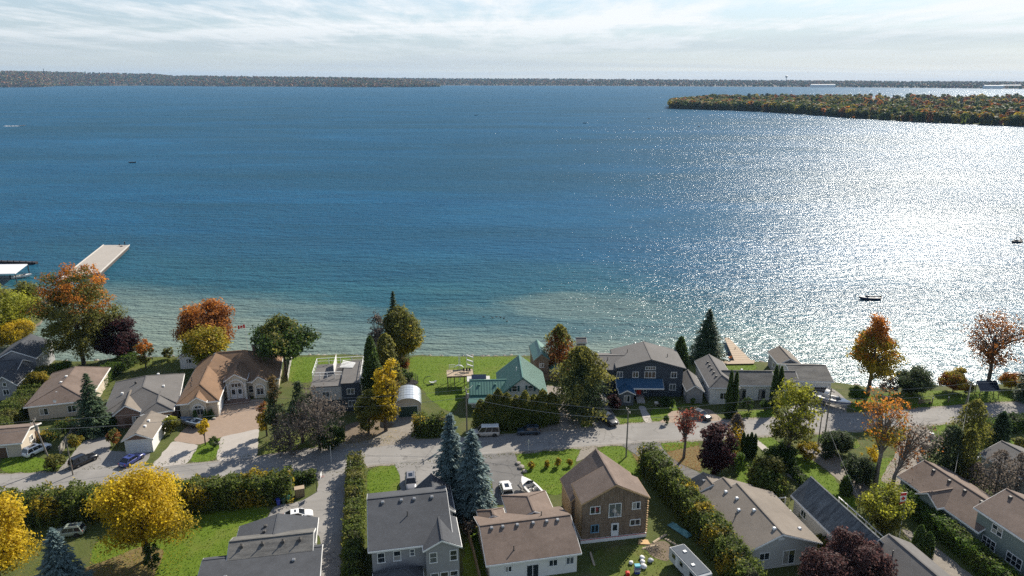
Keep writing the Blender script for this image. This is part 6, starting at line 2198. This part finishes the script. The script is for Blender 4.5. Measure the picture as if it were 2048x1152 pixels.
# ------------------------------------------------------------------ flags
def flag(label, px, py, hgt, rz, vertical=False, top_row=None):
    t = empty('flagpole', G(px, py), R(rz), label, 'flagpole')
    hgt = hgt if hgt else height_at(px, py, top_row)
    MB().tube([(0, 0, -.1), (0, 0, hgt * .5), (0, 0, hgt)], [.06, .05, .03], 8).build('pole', WHITE, t)
    if vertical:
        MB().bar((0, 0, hgt - .05), (-.95, 0, hgt - .05), .04, .04).build('arm', WHITE, t)
    RED = M('flag_red', (.55, .03, .03), .8, .08, 2)
    WH = M('flag_white', (.75, .74, .72), .8, .05, 2)
    Lf, Wf = (1.9, .95)

    def pt(u, v):
        wv = .10 * math.sin(u * 7) * u
        if vertical:
            return (-.02 - v * Wf, wv, hgt - .1 - u * Lf)
        return (-.05 - u * Lf * .92, wv + .02, hgt - .08 - v * Wf - u * .35)

    def band(u0, u1, off=0.0, vs=(0, 1)):
        m_ = MB()
        N = 6
        for i in range(N):
            a, b = u0 + (u1 - u0) * i / N, u0 + (u1 - u0) * (i + 1) / N
            q = [pt(a, vs[0]), pt(b, vs[0]), pt(b, vs[1]), pt(a, vs[1])]
            q2 = [(x, y + .012, z) for x, y, z in q]
            m_.loft([q, q2])
        return m_
    fl = band(.25, .75).build('flag', WH, t)
    band(0, .25).build('red_band', RED, fl)
    band(.75, 1).build('red_band', RED, fl)
    # eleven-pointed maple leaf
    lf = [(0, .42), (.07, .28), (.16, .32), (.13, .12), (.24, .22), (.27, .16), (.38, .18), (.33, .06), (.38, .01), (.18, -.16), (.20, -.22), (.02, -.19), (.02, -.40)]
    lf = lf + [(-x, y) for x, y in reversed(lf[1:])]
    for yo in (-.02, .03):
        pts_ = []
        for x, y in lf:
            q = pt(.5 + (y if vertical else x) * .5 * (-1 if vertical else 1), .5 - (x if vertical else y))
            pts_.append((q[0], q[1] + yo, q[2]))
        ctr = pt(.5, .5)
        m_ = MB()
        for i in range(len(pts_)):
            m_.poly([(ctr[0], ctr[1] + yo, ctr[2]), pts_[i], pts_[(i + 1) % len(pts_)]])
        m_.build('maple_leaf', RED, fl)
    return t


flag('white flagpole flying red and white maple leaf flag over the water', 498, 722, None, 0, top_row=648)
flag('red and white maple leaf flag hanging above clipped hedge', 1797, 1080, None, 10, True, top_row=984)

# ------------------------------------------------------------------ utility poles and wires
POLE = M('pole_wood', (.20, .18, .155), .95, .2, 2, stretch=(3, 3, .4))


def pole(label, px, py, top, cross=True, transformer=False, r=.15, name='utility_pole', lean=0.0):
    t = empty(name, G(px, py), R(11), label, 'pole')
    H_ = height_at(px, py, top)
    MB().tube([(0, 0, -.2), (lean * .5, 0, H_ * .5), (lean, 0, H_)], [r, r * .85, r * .66], 9).build('shaft', POLE, t)
    if cross:
        MB().bar((lean, -1.0, H_ - .5), (lean, 1.0, H_ - .5), .1, .12).build('crossarm', POLE, t)
        for y in (-.9, 0, .9):
            MB().tube([(lean, y, H_ - .44), (lean, y, H_ - .2)], [.05, .07], 7).build('insulator', M('porcelain', (.5, .48, .45), .3, .1, 4), t)
    if transformer:
        MB().tube([(lean + .32, 0, H_ - 2.2), (lean + .32, 0, H_ - 1.2)], .24, 10).build('transformer', VENT, t)
    return Vector(t.location) + Vector((lean * math.cos(R(11)), lean * math.sin(R(11)), H_ - .25))


p1 = pole('leaning utility pole beside white crossover', 106, 936, 837, True, True, lean=-1.6)
p2 = pole('short dark post beside asphalt drive', 146, 950, 890, False, r=.12)
p3 = pole('utility pole in the bare roadside thicket', 549, 880, 794)
p4 = pole('utility pole at cedar row behind blue spruce', 934, 868, 776, True, True)
p5 = pole('utility pole on the grassy bank by timber house', 1252, 914, 817)
p6 = pole('thinner utility pole beside gravel path mouth', 1636, 888, 822, False, r=.12)
p7 = pole('tall utility pole at the road near boat trailer', 1650, 868, 776)
p8 = pole('tall utility pole at right beside the road', 1916, 866, 764, lean=.8)
p0 = p1 + Vector((-45, -6, .5))
p9 = p8 + Vector((45, 8, 0))
WIRE = M('wire', (.30, .30, .30), .6, .1, 5)


def wire(a, b, sag, label, r=.022):
    t = empty('power_line', a, 0, label, 'wire', 'overhead wires')
    d = b - a
    MB().tube([d * (k / 12) - Vector((0, 0, sag * 4 * (k / 12) * (1 - k / 12))) for k in range(13)], r, 4, False).build('cable', WIRE, t)


nm = ['left edge and leaning pole', 'leaning pole and thicket pole', 'thicket pole and cedar-row pole', 'cedar-row pole and bank pole', 'bank pole and boat-trailer pole', 'boat-trailer pole and right pole', 'right pole and right edge']
for (a, b), l in zip(((p0, p1), (p1, p3), (p3, p4), (p4, p5), (p5, p7), (p7, p8), (p8, p9)), nm):
    wire(a, b, .7, 'upper overhead wire strung between ' + l)
    wire(a - Vector((0, 0, 1.7)), b - Vector((0, 0, 1.7)), .9, 'lower overhead wire strung between ' + l, .03)
wire(p7, G(1395, 775, 4.0), .5, 'service wire from tall pole to lean shed')
wire(p6, p7 - Vector((0, 0, .5)), .2, 'short wire joining thinner pole and tall pole')
wire(p6, G(1722, 1005, 4.5), .5, 'service wire from thinner pole toward streaked-roof house')
wire(p8, G(1910, 945, 5.0), .5, 'service wire from right pole to brown bungalow')
wire(p4, G(945, 770, 4.5), .3, 'service wire from cedar-row pole to green-roofed house')


def sign_post(label, px, py, top, plate=True, name='sign_post'):
    t = empty(name, G(px, py), R(11), label, 'sign')
    H_ = height_at(px, py, top)
    MB().box(-.035, .035, -.035, .035, -.1, H_).build('post', WHITE, t)
    if plate:
        MB().box(-.2, .2, -.06, -.037, H_ - .5, H_ - .05).build('plate', M('sign_back', (.40, .41, .42), .5, .05, 4), t)


sign_post('thin white marker post at road edge below thicket', 663, 924, 892, False, 'marker_post')
sign_post('small sign post on verge near ornamental grasses', 1057, 902, 880)
lp = empty('lamp_post', G(571, 900), 0, 'white-globed garden lamp post beside thicket verge', 'lamp post')
MB().tube([(0, 0, -.1), (0, 0, 2.1)], [.05, .04], 8).build('post', BLACK_TRIM, lp)
MB().loft([[(.16 * math.sin(a) * math.cos(b), .16 * math.sin(a) * math.sin(b), 2.25 - .16 * math.cos(a)) for b in [k * math.pi / 5 for k in range(10)]] for a in (.2, .8, 1.4, 2.0, 2.6, 2.95)]).build('globe', WHITE, lp, smooth=True)

# ------------------------------------------------------------------ fences and yard things
def fence(label, pts, h, mat, step=2.3, bw=.30, name='wooden_fence'):
    L = [G(x, y) for x, y in pts]
    t = empty(name, L[0], 0, label, 'fence')
    o_ = L[0]
    for a, b in zip(L[:-1], L[1:]):
        d = (b - a)
        n = max(1, int(d.length / bw))
        u = d.normalized()
        for k in range(n):
            p, q = a + d * (k / n) - o_, a + d * ((k + .94) / n) - o_
            jz = .03 * ((k * 7) % 3)
            MB().bar((p.x, p.y, h / 2 + .05 + jz), (q.x, q.y, h / 2 + .05 + jz), .03, h).build('board', mat, t)
        m_ = max(1, round(d.length / step))
        for k in range(m_ + 1):
            p = a + d * (k / m_) - o_
            MB().box(p.x - .06, p.x + .06, p.y + .03, p.y + .15, -.1, h + .18).build('post', mat, t)


fence('wooden board fence between grey house and brown bungalow', [(903, 985), (925, 1045), (945, 1105), (965, 1190)], 1.8, M('fence_brown', (.20, .145, .095), .9, .2, 2))
fence('weathered fence beside asphalt drive and ragged spruce', [(120, 912), (140, 882), (160, 855)], 1.7, M('fence_grey', (.30, .28, .25), .9, .15, 2))
fence('brown fence across the yard behind gravel drive', [(1078, 764), (1112, 760), (1120, 768)], 1.6, M('fence_brown', (.20, .145, .095)))
fence('pale fence between stucco house and flat-roofed house', [(576, 762), (580, 738), (584, 716)], 1.4, M('fence_pale', (.45, .43, .40), .9, .1, 2))

t = empty('bin_shelter', G(600, 992), R(20), 'small brown wooden bin shelter beside short clipped hedge', 'shelter')
for k in range(6):
    MB().box(-.7 + k * .24, -.7 + k * .24 + .22, -.5, -.46, 0, 1.5 + .01 * (k % 2)).build('board', M('fence_brown', (.20, .145, .095)), t)
MB().box(-.75, -.69, -.45, .5, 0, 1.4).box(.70, .76, -.45, .5, 0, 1.4).build('side_panel', M('fence_brown', (.20, .145, .095)), t)
MB().box(-.8, .8, -.55, .55, 1.53, 1.6).build('lid', WOOD_DECK, t)


def wheelie(label, px, py, mat, lid, group='wheeled bins'):
    t = empty('wheeled_bin', G(px, py), R(30), label, 'bin', group)
    MB().loft([[(-.22, -.26, .08), (.22, -.26, .08), (.22, .26, .08), (-.22, .26, .08)], [(-.28, -.34, 1.0), (.28, -.34, 1.0), (.28, .34, 1.0), (-.28, .34, 1.0)]]).build('body', mat, t)
    MB().loft([[(-.31, -.38, 1.0), (.31, -.38, 1.0), (.31, .38, 1.0), (-.31, .38, 1.0)], [(-.24, -.3, 1.10), (.24, -.3, 1.10), (.24, .34, 1.12), (-.24, .34, 1.12)]]).build('lid', lid, t)
    for s in (-1, 1):
        MB().tube([(s * .24, .28, .1), (s * .30, .28, .1)], .1, 10).build('wheel', TYRE, t)


B_BLUE, B_TEAL, B_GREY = M('bin_blue', (.03, .05, .30), .5, .05, 4), M('bin_teal', (.03, .24, .24), .5, .05, 4), M('bin_grey', (.30, .31, .33), .5, .05, 4)
wheelie('blue bin at foot of autumn-tinted hedge', 557, 1010, B_BLUE, B_BLUE)
wheelie('teal bin next to the wooden bin shelter', 577, 1003, B_TEAL, B_TEAL)
wheelie('dark green bin between blue bin and teal bin', 567, 1007, M('bin_green', (.02, .06, .04), .5, .05, 4), M('bin_green', (.02, .06, .04)))
wheelie('grey bin with white bag beside gravel drive at right', 1862, 876, B_GREY, WHITE)

t = empty('hoop_frame', G(634, 984), R(5), 'dark metal hoop frame at side drive entrance', 'frame')
MB().tube([(0, 0, -.1), (0, 0, 2.8), (.25, .0, 3.0), (.9, 0, 3.0)], .06, 7).build('post', BLACK_TRIM, t)
MB().box(.85, .9, -.6, .6, 2.7, 3.5).build('backboard', WHITE, t)
MB().tube([(1.15 + .23 * math.cos(a), .23 * math.sin(a), 2.85) for a in [k * math.pi / 6 for k in range(13)]], .02, 5, False).build('rim', RED_PAINT, t)

t = empty('solar_shelter', G(1972, 790), R(2), 'tilted solar panel array on a small shelter by the shore', 'solar panel')
SG = glass_mat('solar_glass', (.01, .015, .03))
for i in range(5):
    for j in range(2):
        x0, s0 = -2.2 + i * .88, j * 1.0
        MB().slab([[(x0, -1.0 + s0 * .85, 1.5 + s0 * .8), (x0 + .84, -1.0 + s0 * .85, 1.5 + s0 * .8), (x0 + .84, -1.0 + (s0 + .95) * .85, 1.5 + (s0 + .95) * .8), (x0, -1.0 + (s0 + .95) * .85, 1.5 + (s0 + .95) * .8)]], .05).build('panel', SG, t)
MB().slab([[(-2.25, -1.05, 1.42), (2.25, -1.05, 1.42), (2.25, .72, 3.08), (-2.25, .72, 3.08)]], .05).build('rack', VENT, t)
for x in (-2.1, 2.1):
    for y, zt in ((-.9, 1.5), (.65, 2.95)):
        MB().box(x - .06, x + .06, y - .06, y + .06, -.1, zt).build('post', WOOD_GREY, t)

t = empty('park_bench', G(1850, 808), R(4), 'plain bench on the shore grass facing the road', 'bench')
MB().box(-1.3, 1.3, -.2, .2, .42, .5).build('seat', WOOD_GREY, t)
MB().box(-1.3, 1.3, .22, .27, .6, .95).build('backrest', WOOD_GREY, t)
for x in (-1.1, 1.1):
    MB().box(x - .06, x + .06, -.18, .26, -.05, .42).build('leg', WOOD_GREY, t)
for i, (x, l) in enumerate(((1837, 'first white-topped shore bollard, at bench end'), (1864, 'second white-topped shore bollard, beyond the bench'), (1896, 'third white-topped shore bollard, nearest right pole'))):
    t = empty('bollard', G(x, 808 - i * 1.5), 0, l, 'bollard', 'white-topped bollards')
    MB().tube([(0, 0, -.1), (0, 0, 1.15)], .11, 9).build('post', WOOD_GREY, t)
    MB().tube([(0, 0, 1.15), (0, 0, 1.3), (0, 0, 1.38)], [.14, .13, .04], 9).build('cap', WHITE, t)
t = empty('stone_bench', G(1772, 797), R(-10), 'grey slab bench on the grass by golden orange maple', 'bench')
MB().box(-.9, .9, -.35, .35, .4, .52).build('seat', CONCRETE, t)
for x in (-.6, .6):
    MB().box(x - .15, x + .15, -.3, .3, -.05, .4).build('leg', CONCRETE, t)
t = empty('propane_tank', G(1316, 812), R(0), 'pale cylindrical tank under navy house window', 'tank')
MB().tube([(-.85, 0, .7), (-.75, 0, .7), (.75, 0, .7), (.85, 0, .7)], [.18, .34, .34, .18], 14).build('cylinder', M('tank_pale', (.45, .42, .38), .5, .08, 3), t, smooth=True)
for x in (-.5, .5):
    MB().box(x - .08, x + .08, -.25, .25, 0, .42).build('cradle', CONCRETE, t)

# ------------------------------------------------------------------ camper and building clutter behind the timber house
t = empty('camper_trailer', G(1378, 1150), R(111), 'old white camper trailer with dark roof against cedar hedge', 'trailer')
MB().loft([[(x, -1.15, .55), (x, 1.15, .55), (x, 1.15, 2.55), (x, -1.15, 2.55)] if x > -3.2 and x < 3.2 else [(x, -1.15, .85), (x, 1.15, .85), (x, 1.15, 2.4), (x, -1.15, 2.4)] for x in (-3.4, -3.1, 3.1, 3.4)]).build('body', M('camper_skin', (.46, .47, .48), .5, .15, 1.2), t)
MB().box(-3.1, 3.1, -1.05, 1.05, 2.553, 2.6).build('roof', M('camper_roof', (.05, .065, .085), .8, .2, 1.5), t)
for x, y in ((-1.2, .4), (1.6, -.2)):
    MB().box(-.22, .22, -.22, .22, 0, .14).build('roof_hatch', WHITE, t, loc=(x, y, 2.6))
for x, w_ in ((-2.0, .9), (.4, .7), (2.2, .8)):
    for s in (-1, 1):
        MB().box(x - w_ / 2, x + w_ / 2, s * 1.15 - .02, s * 1.15 + .02, 1.45, 2.1).build('window', CAR_GLASS, t)
MB().box(-3.43, -3.38, -.6, .6, 1.4, 2.0).build('window', CAR_GLASS, t)
MB().box(1.15, 1.75, 1.15, 1.18, .65, 2.2).build('door', DOOR_WHITE, t)
for s in (-1, 1):
    put_wheel(t, -.2, s * 1.1, .34)
MB().bar((3.3, 0, .5), (4.5, 0, .45), .12, .12).bar((4.4, 0, 0), (4.4, 0, .5), .08, .08).build('drawbar', VENT_DK, t)

TARP = M('teal_tarp', (.10, .24, .25), .6, .2, 2)
rt = random.Random(3)
tp = MB()
gx = [(i * .42, j * .42) for i in range(9) for j in range(4)]
hh = {(i, j): .15 + rt.uniform(0, .55) * (1 if 0 < i < 8 and 0 < j < 3 else .1) for i in range(9) for j in range(4)}
for i in range(8):
    for j in range(3):
        tp.poly([(a * .5, b * .45, hh[(a, b)]) for a, b in ((i, j), (i + 1, j), (i + 1, j + 1), (i, j + 1))])
o = tp.build('tarpaulin', TARP, loc=G(1334, 1052), rz=R(-55))
tag(o, 'crumpled teal tarpaulin beside timber house wall', 'tarpaulin')
LUM = M('lumber_pale', (.42, .34, .24), .9, .2, 2, stretch=(.5, 4, 4))
for i, (x, y, rz_, L_, l) in enumerate(((1320, 1078, 40, 3.2, 'pale plank lying beside teal tarpaulin'), (1350, 1090, -50, 3.6, 'pale plank leaning toward camper trailer'), (1300, 1095, 20, 2.6, 'short plank near brush heap'),
                                        (1185, 1118, 95, 3.0, 'plank in the shaded yard below timber house'), (1355, 1128, -60, 3.4, 'plank beside camper trailer wheel'))):
    b_ = MB().box(-L_ / 2, L_ / 2, -.12, .12, .03, .1).box(-L_ / 2 + .1, L_ / 2 - .3, -.02, .2, .1, .16).build('plank', LUM, loc=G(x, y), rz=R(rz_))
    tag(b_, l, 'plank', 'loose planks')
o = MB().prism([(-.9, -.5), (.9, -.6), (.7, .5), (-.6, .6)], .02, .14).build('plywood_sheet', M('plywood', (.50, .32, .15), .8, .1, 2), loc=G(1287, 1085))
tag(o, 'orange plywood sheet on grass at timber house corner', 'plywood')


def bag(label, px, py, s, mat, seed):
    r_ = random.Random(seed)
    rings = []
    for a in (.25, .8, 1.4, 2.0, 2.6, 2.95):
        rings.append([(s * math.sin(a) * math.cos(b) * r_.uniform(.8, 1.15), s * math.sin(a) * math.sin(b) * r_.uniform(.8, 1.15), s * .62 * (1 - math.cos(a)) * r_.uniform(.92, 1.06)) for b in [k * math.pi / 4 for k in range(8)]])
    o_ = MB().loft(rings).build('sack', mat, loc=G(px, py), smooth=True)
    tag(o_, label, 'sack', 'sacks on the yard grass')


WS = M('white_sack', (.62, .62, .62), .6, .1, 3)
bag('topmost white sack in the yard heap', 1284, 1118, .42, WS, 1)
bag('white sack in the middle of yard heap', 1285, 1126, .4, WS, 2)
bag('large white sack beside blue crate stack', 1287, 1136, .5, WS, 3)
bag('lone white sack left of the yard heap', 1262, 1128, .38, WS, 4)
bag('grey-white sack right of the yard heap', 1301, 1124, .45, M('grey_sack', (.35, .36, .40), .6, .1, 3), 5)
t = empty('crate_stack', G(1274, 1146), R(5), 'stack of blue and pale storage crates beside white sacks', 'crates')
for k, m_ in enumerate((B_BLUE, M('crate_pale', (.45, .48, .52), .5, .05, 3), M('crate_mauve', (.20, .16, .30), .5, .05, 3), M('crate_sky', (.08, .35, .45), .5, .05, 3))):
    MB().loft([[(-.34, -.26, k * .34), (.34, -.26, k * .34), (.34, .26, k * .34), (-.34, .26, k * .34)], [(-.38, -.3, k * .34 + .32), (.38, -.3, k * .34 + .32), (.38, .3, k * .34 + .32), (-.38, .3, k * .34 + .32)]]).build('crate', m_, t)
o = MB().loft([[(-.25, -.3, 0), (.25, -.3, 0), (.25, .3, 0), (-.25, .3, 0)], [(-.28, -.33, .45), (.28, -.33, .45), (.28, .33, .45), (-.28, .33, .45)], [(-.1, -.2, .56), (.1, -.2, .56), (.1, .2, .56), (-.1, .2, .56)]]).build('red_canister', RED_PAINT, loc=G(1255, 1150))
tag(o, 'red canister on grass at bottom edge near crates', 'canister')
br = MB()
rb = random.Random(8)
for k in range(60):
    a, zz = rb.uniform(0, 6.28), rb.uniform(.05, .5)
    p = Vector((rb.uniform(-1.2, 1.2), rb.uniform(-.8, .8), zz))
    br.tube([p, p + Vector((math.cos(a), math.sin(a), rb.uniform(-.1, .4))) * rb.uniform(.5, 1.2)], [.03, .012], 4, False)
o = br.build('brush_heap', BARK_PALE, loc=G(1305, 1102), kind='stuff')
o['label'] = 'heap of cut branches in the yard'

# ------------------------------------------------------------------ ducks on the lake
FE = M('duck_feathers', (.06, .05, .04), .8, .2, 6)
proto = None
for i, (x, y) in enumerate(((967, 634), (985, 636), (993, 634), (1001, 635), (1008, 637), (1014, 643))):
    l = ('duck furthest from the shore lookout, at the left of the flock', 'second duck of the flock', 'third duck of the flock', 'fourth duck of the flock', 'fifth duck of the flock', 'duck nearest shore, trailing the flock')[i]
    d0 = G(x, y, WATER_Z)
    o = MB().loft([[(xx, w_ * math.cos(a), z_ + h_ * math.sin(a)) for a in [k * math.pi / 4 for k in range(8)]] for xx, w_, z_, h_ in
                   ((-.42, .03, .22, .03), (-.3, .14, .14, .10), (0, .20, .10, .15), (.2, .17, .12, .14), (.30, .08, .22, .10), (.34, .06, .36, .06), (.40, .07, .42, .07), (.46, .05, .42, .05), (.56, .02, .40, .015))]).build('duck', FE, loc=d0, rz=R(170 + 20 * (i % 3)), smooth=True)
    o.scale = (.8, .8, .8)
    tag(o, l, 'duck', 'ducks on the lake')

# ------------------------------------------------------------------ boulders along the waterline and the drive
STONE = M('fieldstone', (.30, .27, .24), .9, .25, 2, bump=.05, bscale=5)
rs_ = np.random.default_rng(12)
V = []
bm = bmesh.new()
n_st = 0
for i in range(0, len(fine) - 1):
    x, y = fine[i]
    if x < -130 or x > 140:
        continue
    for _ in range(3):
        s = rs_.uniform(.15, .5)
        m_ = Matrix.Translation((x + rs_.uniform(-1, 1), y + rs_.uniform(.1, 1.2), -.45 + rs_.uniform(-.15, .25))) @ Matrix.Rotation(rs_.uniform(0, 6), 4, 'Z') @ Matrix.Diagonal((s * rs_.uniform(.8, 1.5), s, s * .7, 1))
        bmesh.ops.create_icosphere(bm, subdivisions=1, radius=1, matrix=m_)
for v in bm.verts:
    v.co += Vector(rs_.uniform(-.06, .06, 3))
me = bpy.data.meshes.new('shore_stones')
bm.to_mesh(me)
bm.free()
me.materials.append(STONE)
o = bpy.data.objects.new('shore_stones', me)
COL.objects.link(o)
tag(o, 'grey stones scattered along the waterline', kind='stuff')
for i, (x, y, s, l) in enumerate(((1036, 928, .5, 'boulder nearest the road beside dark drive'), (1042, 936, .6, 'middle boulder beside dark drive'), (1049, 944, .5, 'boulder at lawn corner beside dark drive'), (434, 888, .6, 'grey boulder in island bed of stucco house'), (428, 838, .4, 'orange-brown boulder by stucco garage door'))):
    bm = bmesh.new()
    bmesh.ops.create_icosphere(bm, subdivisions=2, radius=s)
    rr_ = random.Random(i)
    for v in bm.verts:
        v.co *= rr_.uniform(.85, 1.12)
        v.co.z *= .65
    me = bpy.data.meshes.new('boulder')
    bm.to_mesh(me)
    bm.free()
    me.materials.append(STONE)
    o = bpy.data.objects.new('boulder', me)
    o.location = G(x, y) + Vector((0, 0, s * .3))
    COL.objects.link(o)
    tag(o, l, 'boulder')

# ------------------------------------------------------------------ grass blades along edges and fallen leaves
rg = np.random.default_rng(21)


def scatter_px(poly, n):
    xs_, ys_ = [p[0] for p in poly], [p[1] for p in poly]
    out = []
    while len(out) < n:
        x, y = rg.uniform(min(xs_), max(xs_)), rg.uniform(min(ys_), max(ys_))
        ins = False
        j = len(poly) - 1
        for i in range(len(poly)):
            if (poly[i][1] > y) != (poly[j][1] > y) and x < (poly[j][0] - poly[i][0]) * (y - poly[i][1]) / (poly[j][1] - poly[i][1]) + poly[i][0]:
                ins = not ins
            j = i
        if ins:
            out.append(G(x, y))
    return np.array([[p.x, p.y, p.z] for p in out])


tuft_P, tuft_C = [], []
for i, (pts, mt) in enumerate(lawns):
    w_ = [G(x, y) for x, y in pts]
    area = abs(sum(w_[k].x * w_[(k + 1) % len(w_)].y - w_[(k + 1) % len(w_)].x * w_[k].y for k in range(len(w_)))) / 2
    n = int(min(2500, area * 7))
    P = scatter_px(pts, n)
    tuft_P.append(P)
    lo, hi = (np.array((.06, .12, .012)), np.array((.13, .21, .025))) if mt is LAWN else (np.array((.09, .12, .025)), np.array((.18, .17, .05)))
    tuft_C.append(lo + (hi - lo) * rg.uniform(0, 1, (n, 1)))
# verge grass along both road edges
for line, s in ((road_up, 1), (road_lo, -1)):
    L = [G(x, y) for x, y in line]
    for a, b in zip(L[:-1], L[1:]):
        n = int((b - a).length * 10)
        d = (b - a).normalized()
        nrm = Vector((-d.y, d.x, 0)) * s
        uu = rg.uniform(0, 1, n)
        off = np.abs(rg.normal(size=n)) * .9 + .35
        P = np.array(a)[None] + np.outer(uu, np.array(b - a)) + np.outer(off, np.array(nrm))
        tuft_P.append(P)
        lo, hi = np.array((.08, .11, .025)), np.array((.19, .17, .06))
        tuft_C.append(lo + (hi - lo) * rg.uniform(0, 1, (n, 1)))
P, C = np.concatenate(tuft_P), np.concatenate(tuft_C)
n = len(P)
a = rg.uniform(0, 6.28, n)
u = np.stack([np.cos(a), np.sin(a), np.zeros(n)], 1) * rg.uniform(.05, .13, (n, 1))
hgt = np.stack([rg.uniform(-.06, .06, n), rg.uniform(-.06, .06, n), rg.uniform(.08, .22, n)], 1)
tri = np.stack([P - u, P + u, P + hgt], 1).reshape(-1, 3)
np_mesh('grass', tri, 3, LEAF, None, C, kind='stuff', label='grass blades on the lawns and verges')
lv_P, lv_C = [], []
for pts, n, pal in (([(180, 1080), (340, 1030), (400, 1060), (330, 1200), (180, 1200)], 2200, 'yellow'), ([(0, 1090), (140, 1080), (140, 1200), (0, 1200)], 900, 'yellow'), ([(1325, 890), (1400, 885), (1405, 945), (1350, 930)], 1500, 'orange'),
                    ([(640, 895), (760, 850), (830, 870), (760, 895)], 700, 'yellow'), ([(1262, 905), (1300, 925), (1310, 970), (1280, 950)], 400, 'rust'), ([(1690, 870), (1800, 860), (1810, 990), (1720, 985)], 1200, 'orange'),
                    ([(200, 722), (360, 716), (360, 742), (200, 740)], 500, 'rust'), ([(1700, 790), (2040, 780), (2040, 800), (1700, 815)], 700, 'yellow'), ([(890, 990), (985, 985), (985, 1050), (920, 1060)], 400, 'rust')):
    P = scatter_px(pts, n)
    P[:, 2] += rg.uniform(.04, .09, n)
    lv_P.append(P)
    lv_C.append(pal_cols(pal, rg.uniform(0, 1, n), rg))
P, C = np.concatenate(lv_P), np.concatenate(lv_C)
np_mesh('fallen_leaves', leaves(P, np.tile([0, 0, 1.0], (len(P), 1)) + rg.normal(size=(len(P), 3)) * .3, .065, C, rg), 4, LEAF, None, C, kind='stuff', label='fallen autumn leaves on lawns and drives')
# far radio mast, water tower and white buildings
t = empty('radio_mast', G(93, 174, 0) * 1.15, 0, 'slender radio mast on the far left hills', 'mast')
t.location.z = 70
for x, y in ((-3, -3), (3, -3), (0, 3)):
    MB().bar((x, y, -60), (x * .3, y * .3, 95), 2.6, 2.6).build('leg', BLACK_TRIM, t)
for i, (x, y, w_, l) in enumerate(((1178, 162, 45, 'white building on the far shore near mid-horizon'), (1385, 171, 40, 'pale building low on the far shore'), (1645, 175, 200, 'long pale sheds on the far shore'), (1985, 178, 130, 'white warehouse on the far right shore'), (2020, 177, 150, 'long white warehouse at right end of far shore'))):
    p = G(x, y + (8 if y < 165 else 0), 0)
    t = empty('far_building', (p.x * 1.02, p.y * 1.02, 12 if y > 165 else 45), 0, l, 'building')
    MB().box(-w_ / 2, w_ / 2, -10, 10, -20, 9).build('wall', M('far_wall', (.7, .7, .68), .7, .05, .1), t)
    MB().slab(gable_polys(-w_ / 2 - 1, w_ / 2 + 1, -11, 11, 9, 13, 'x'), .5).build('roof', M('far_roof', (.6, .6, .6), .7, .05, .1), t)
t = empty('water_tower', G(1571, 172, 0), 0, 'small water tower on the far horizon', 'water tower')
t.location.z = 40
MB().tube([(0, 0, 0), (0, 0, 40)], 3, 8).build('stem', GEL_DARK, t)
MB().tube([(0, 0, 38), (0, 0, 44), (0, 0, 54), (0, 0, 58)], [4, 11, 11, 4], 12).build('tank', GEL_DARK, t)

# ------------------------------------------------------------------ the air over the lake
hz_m = bpy.data.materials.new('haze_air')
hz_m.use_nodes = True
hz_n = NT(hz_m.node_tree)
hz_v = hz_n.new('ShaderNodeVolumePrincipled', in_Density=2.7e-5, in_Anisotropy=.1)
hz_v.inputs['Color'].default_value = (.42, .68, 1.0, 1)
hz_n.link(hz_v.outputs[0], hz_n.new('ShaderNodeOutputMaterial').inputs['Volume'])
MB().box(-20000, 20000, -900, 16500, -3, 220).build('haze', hz_m, kind='stuff')
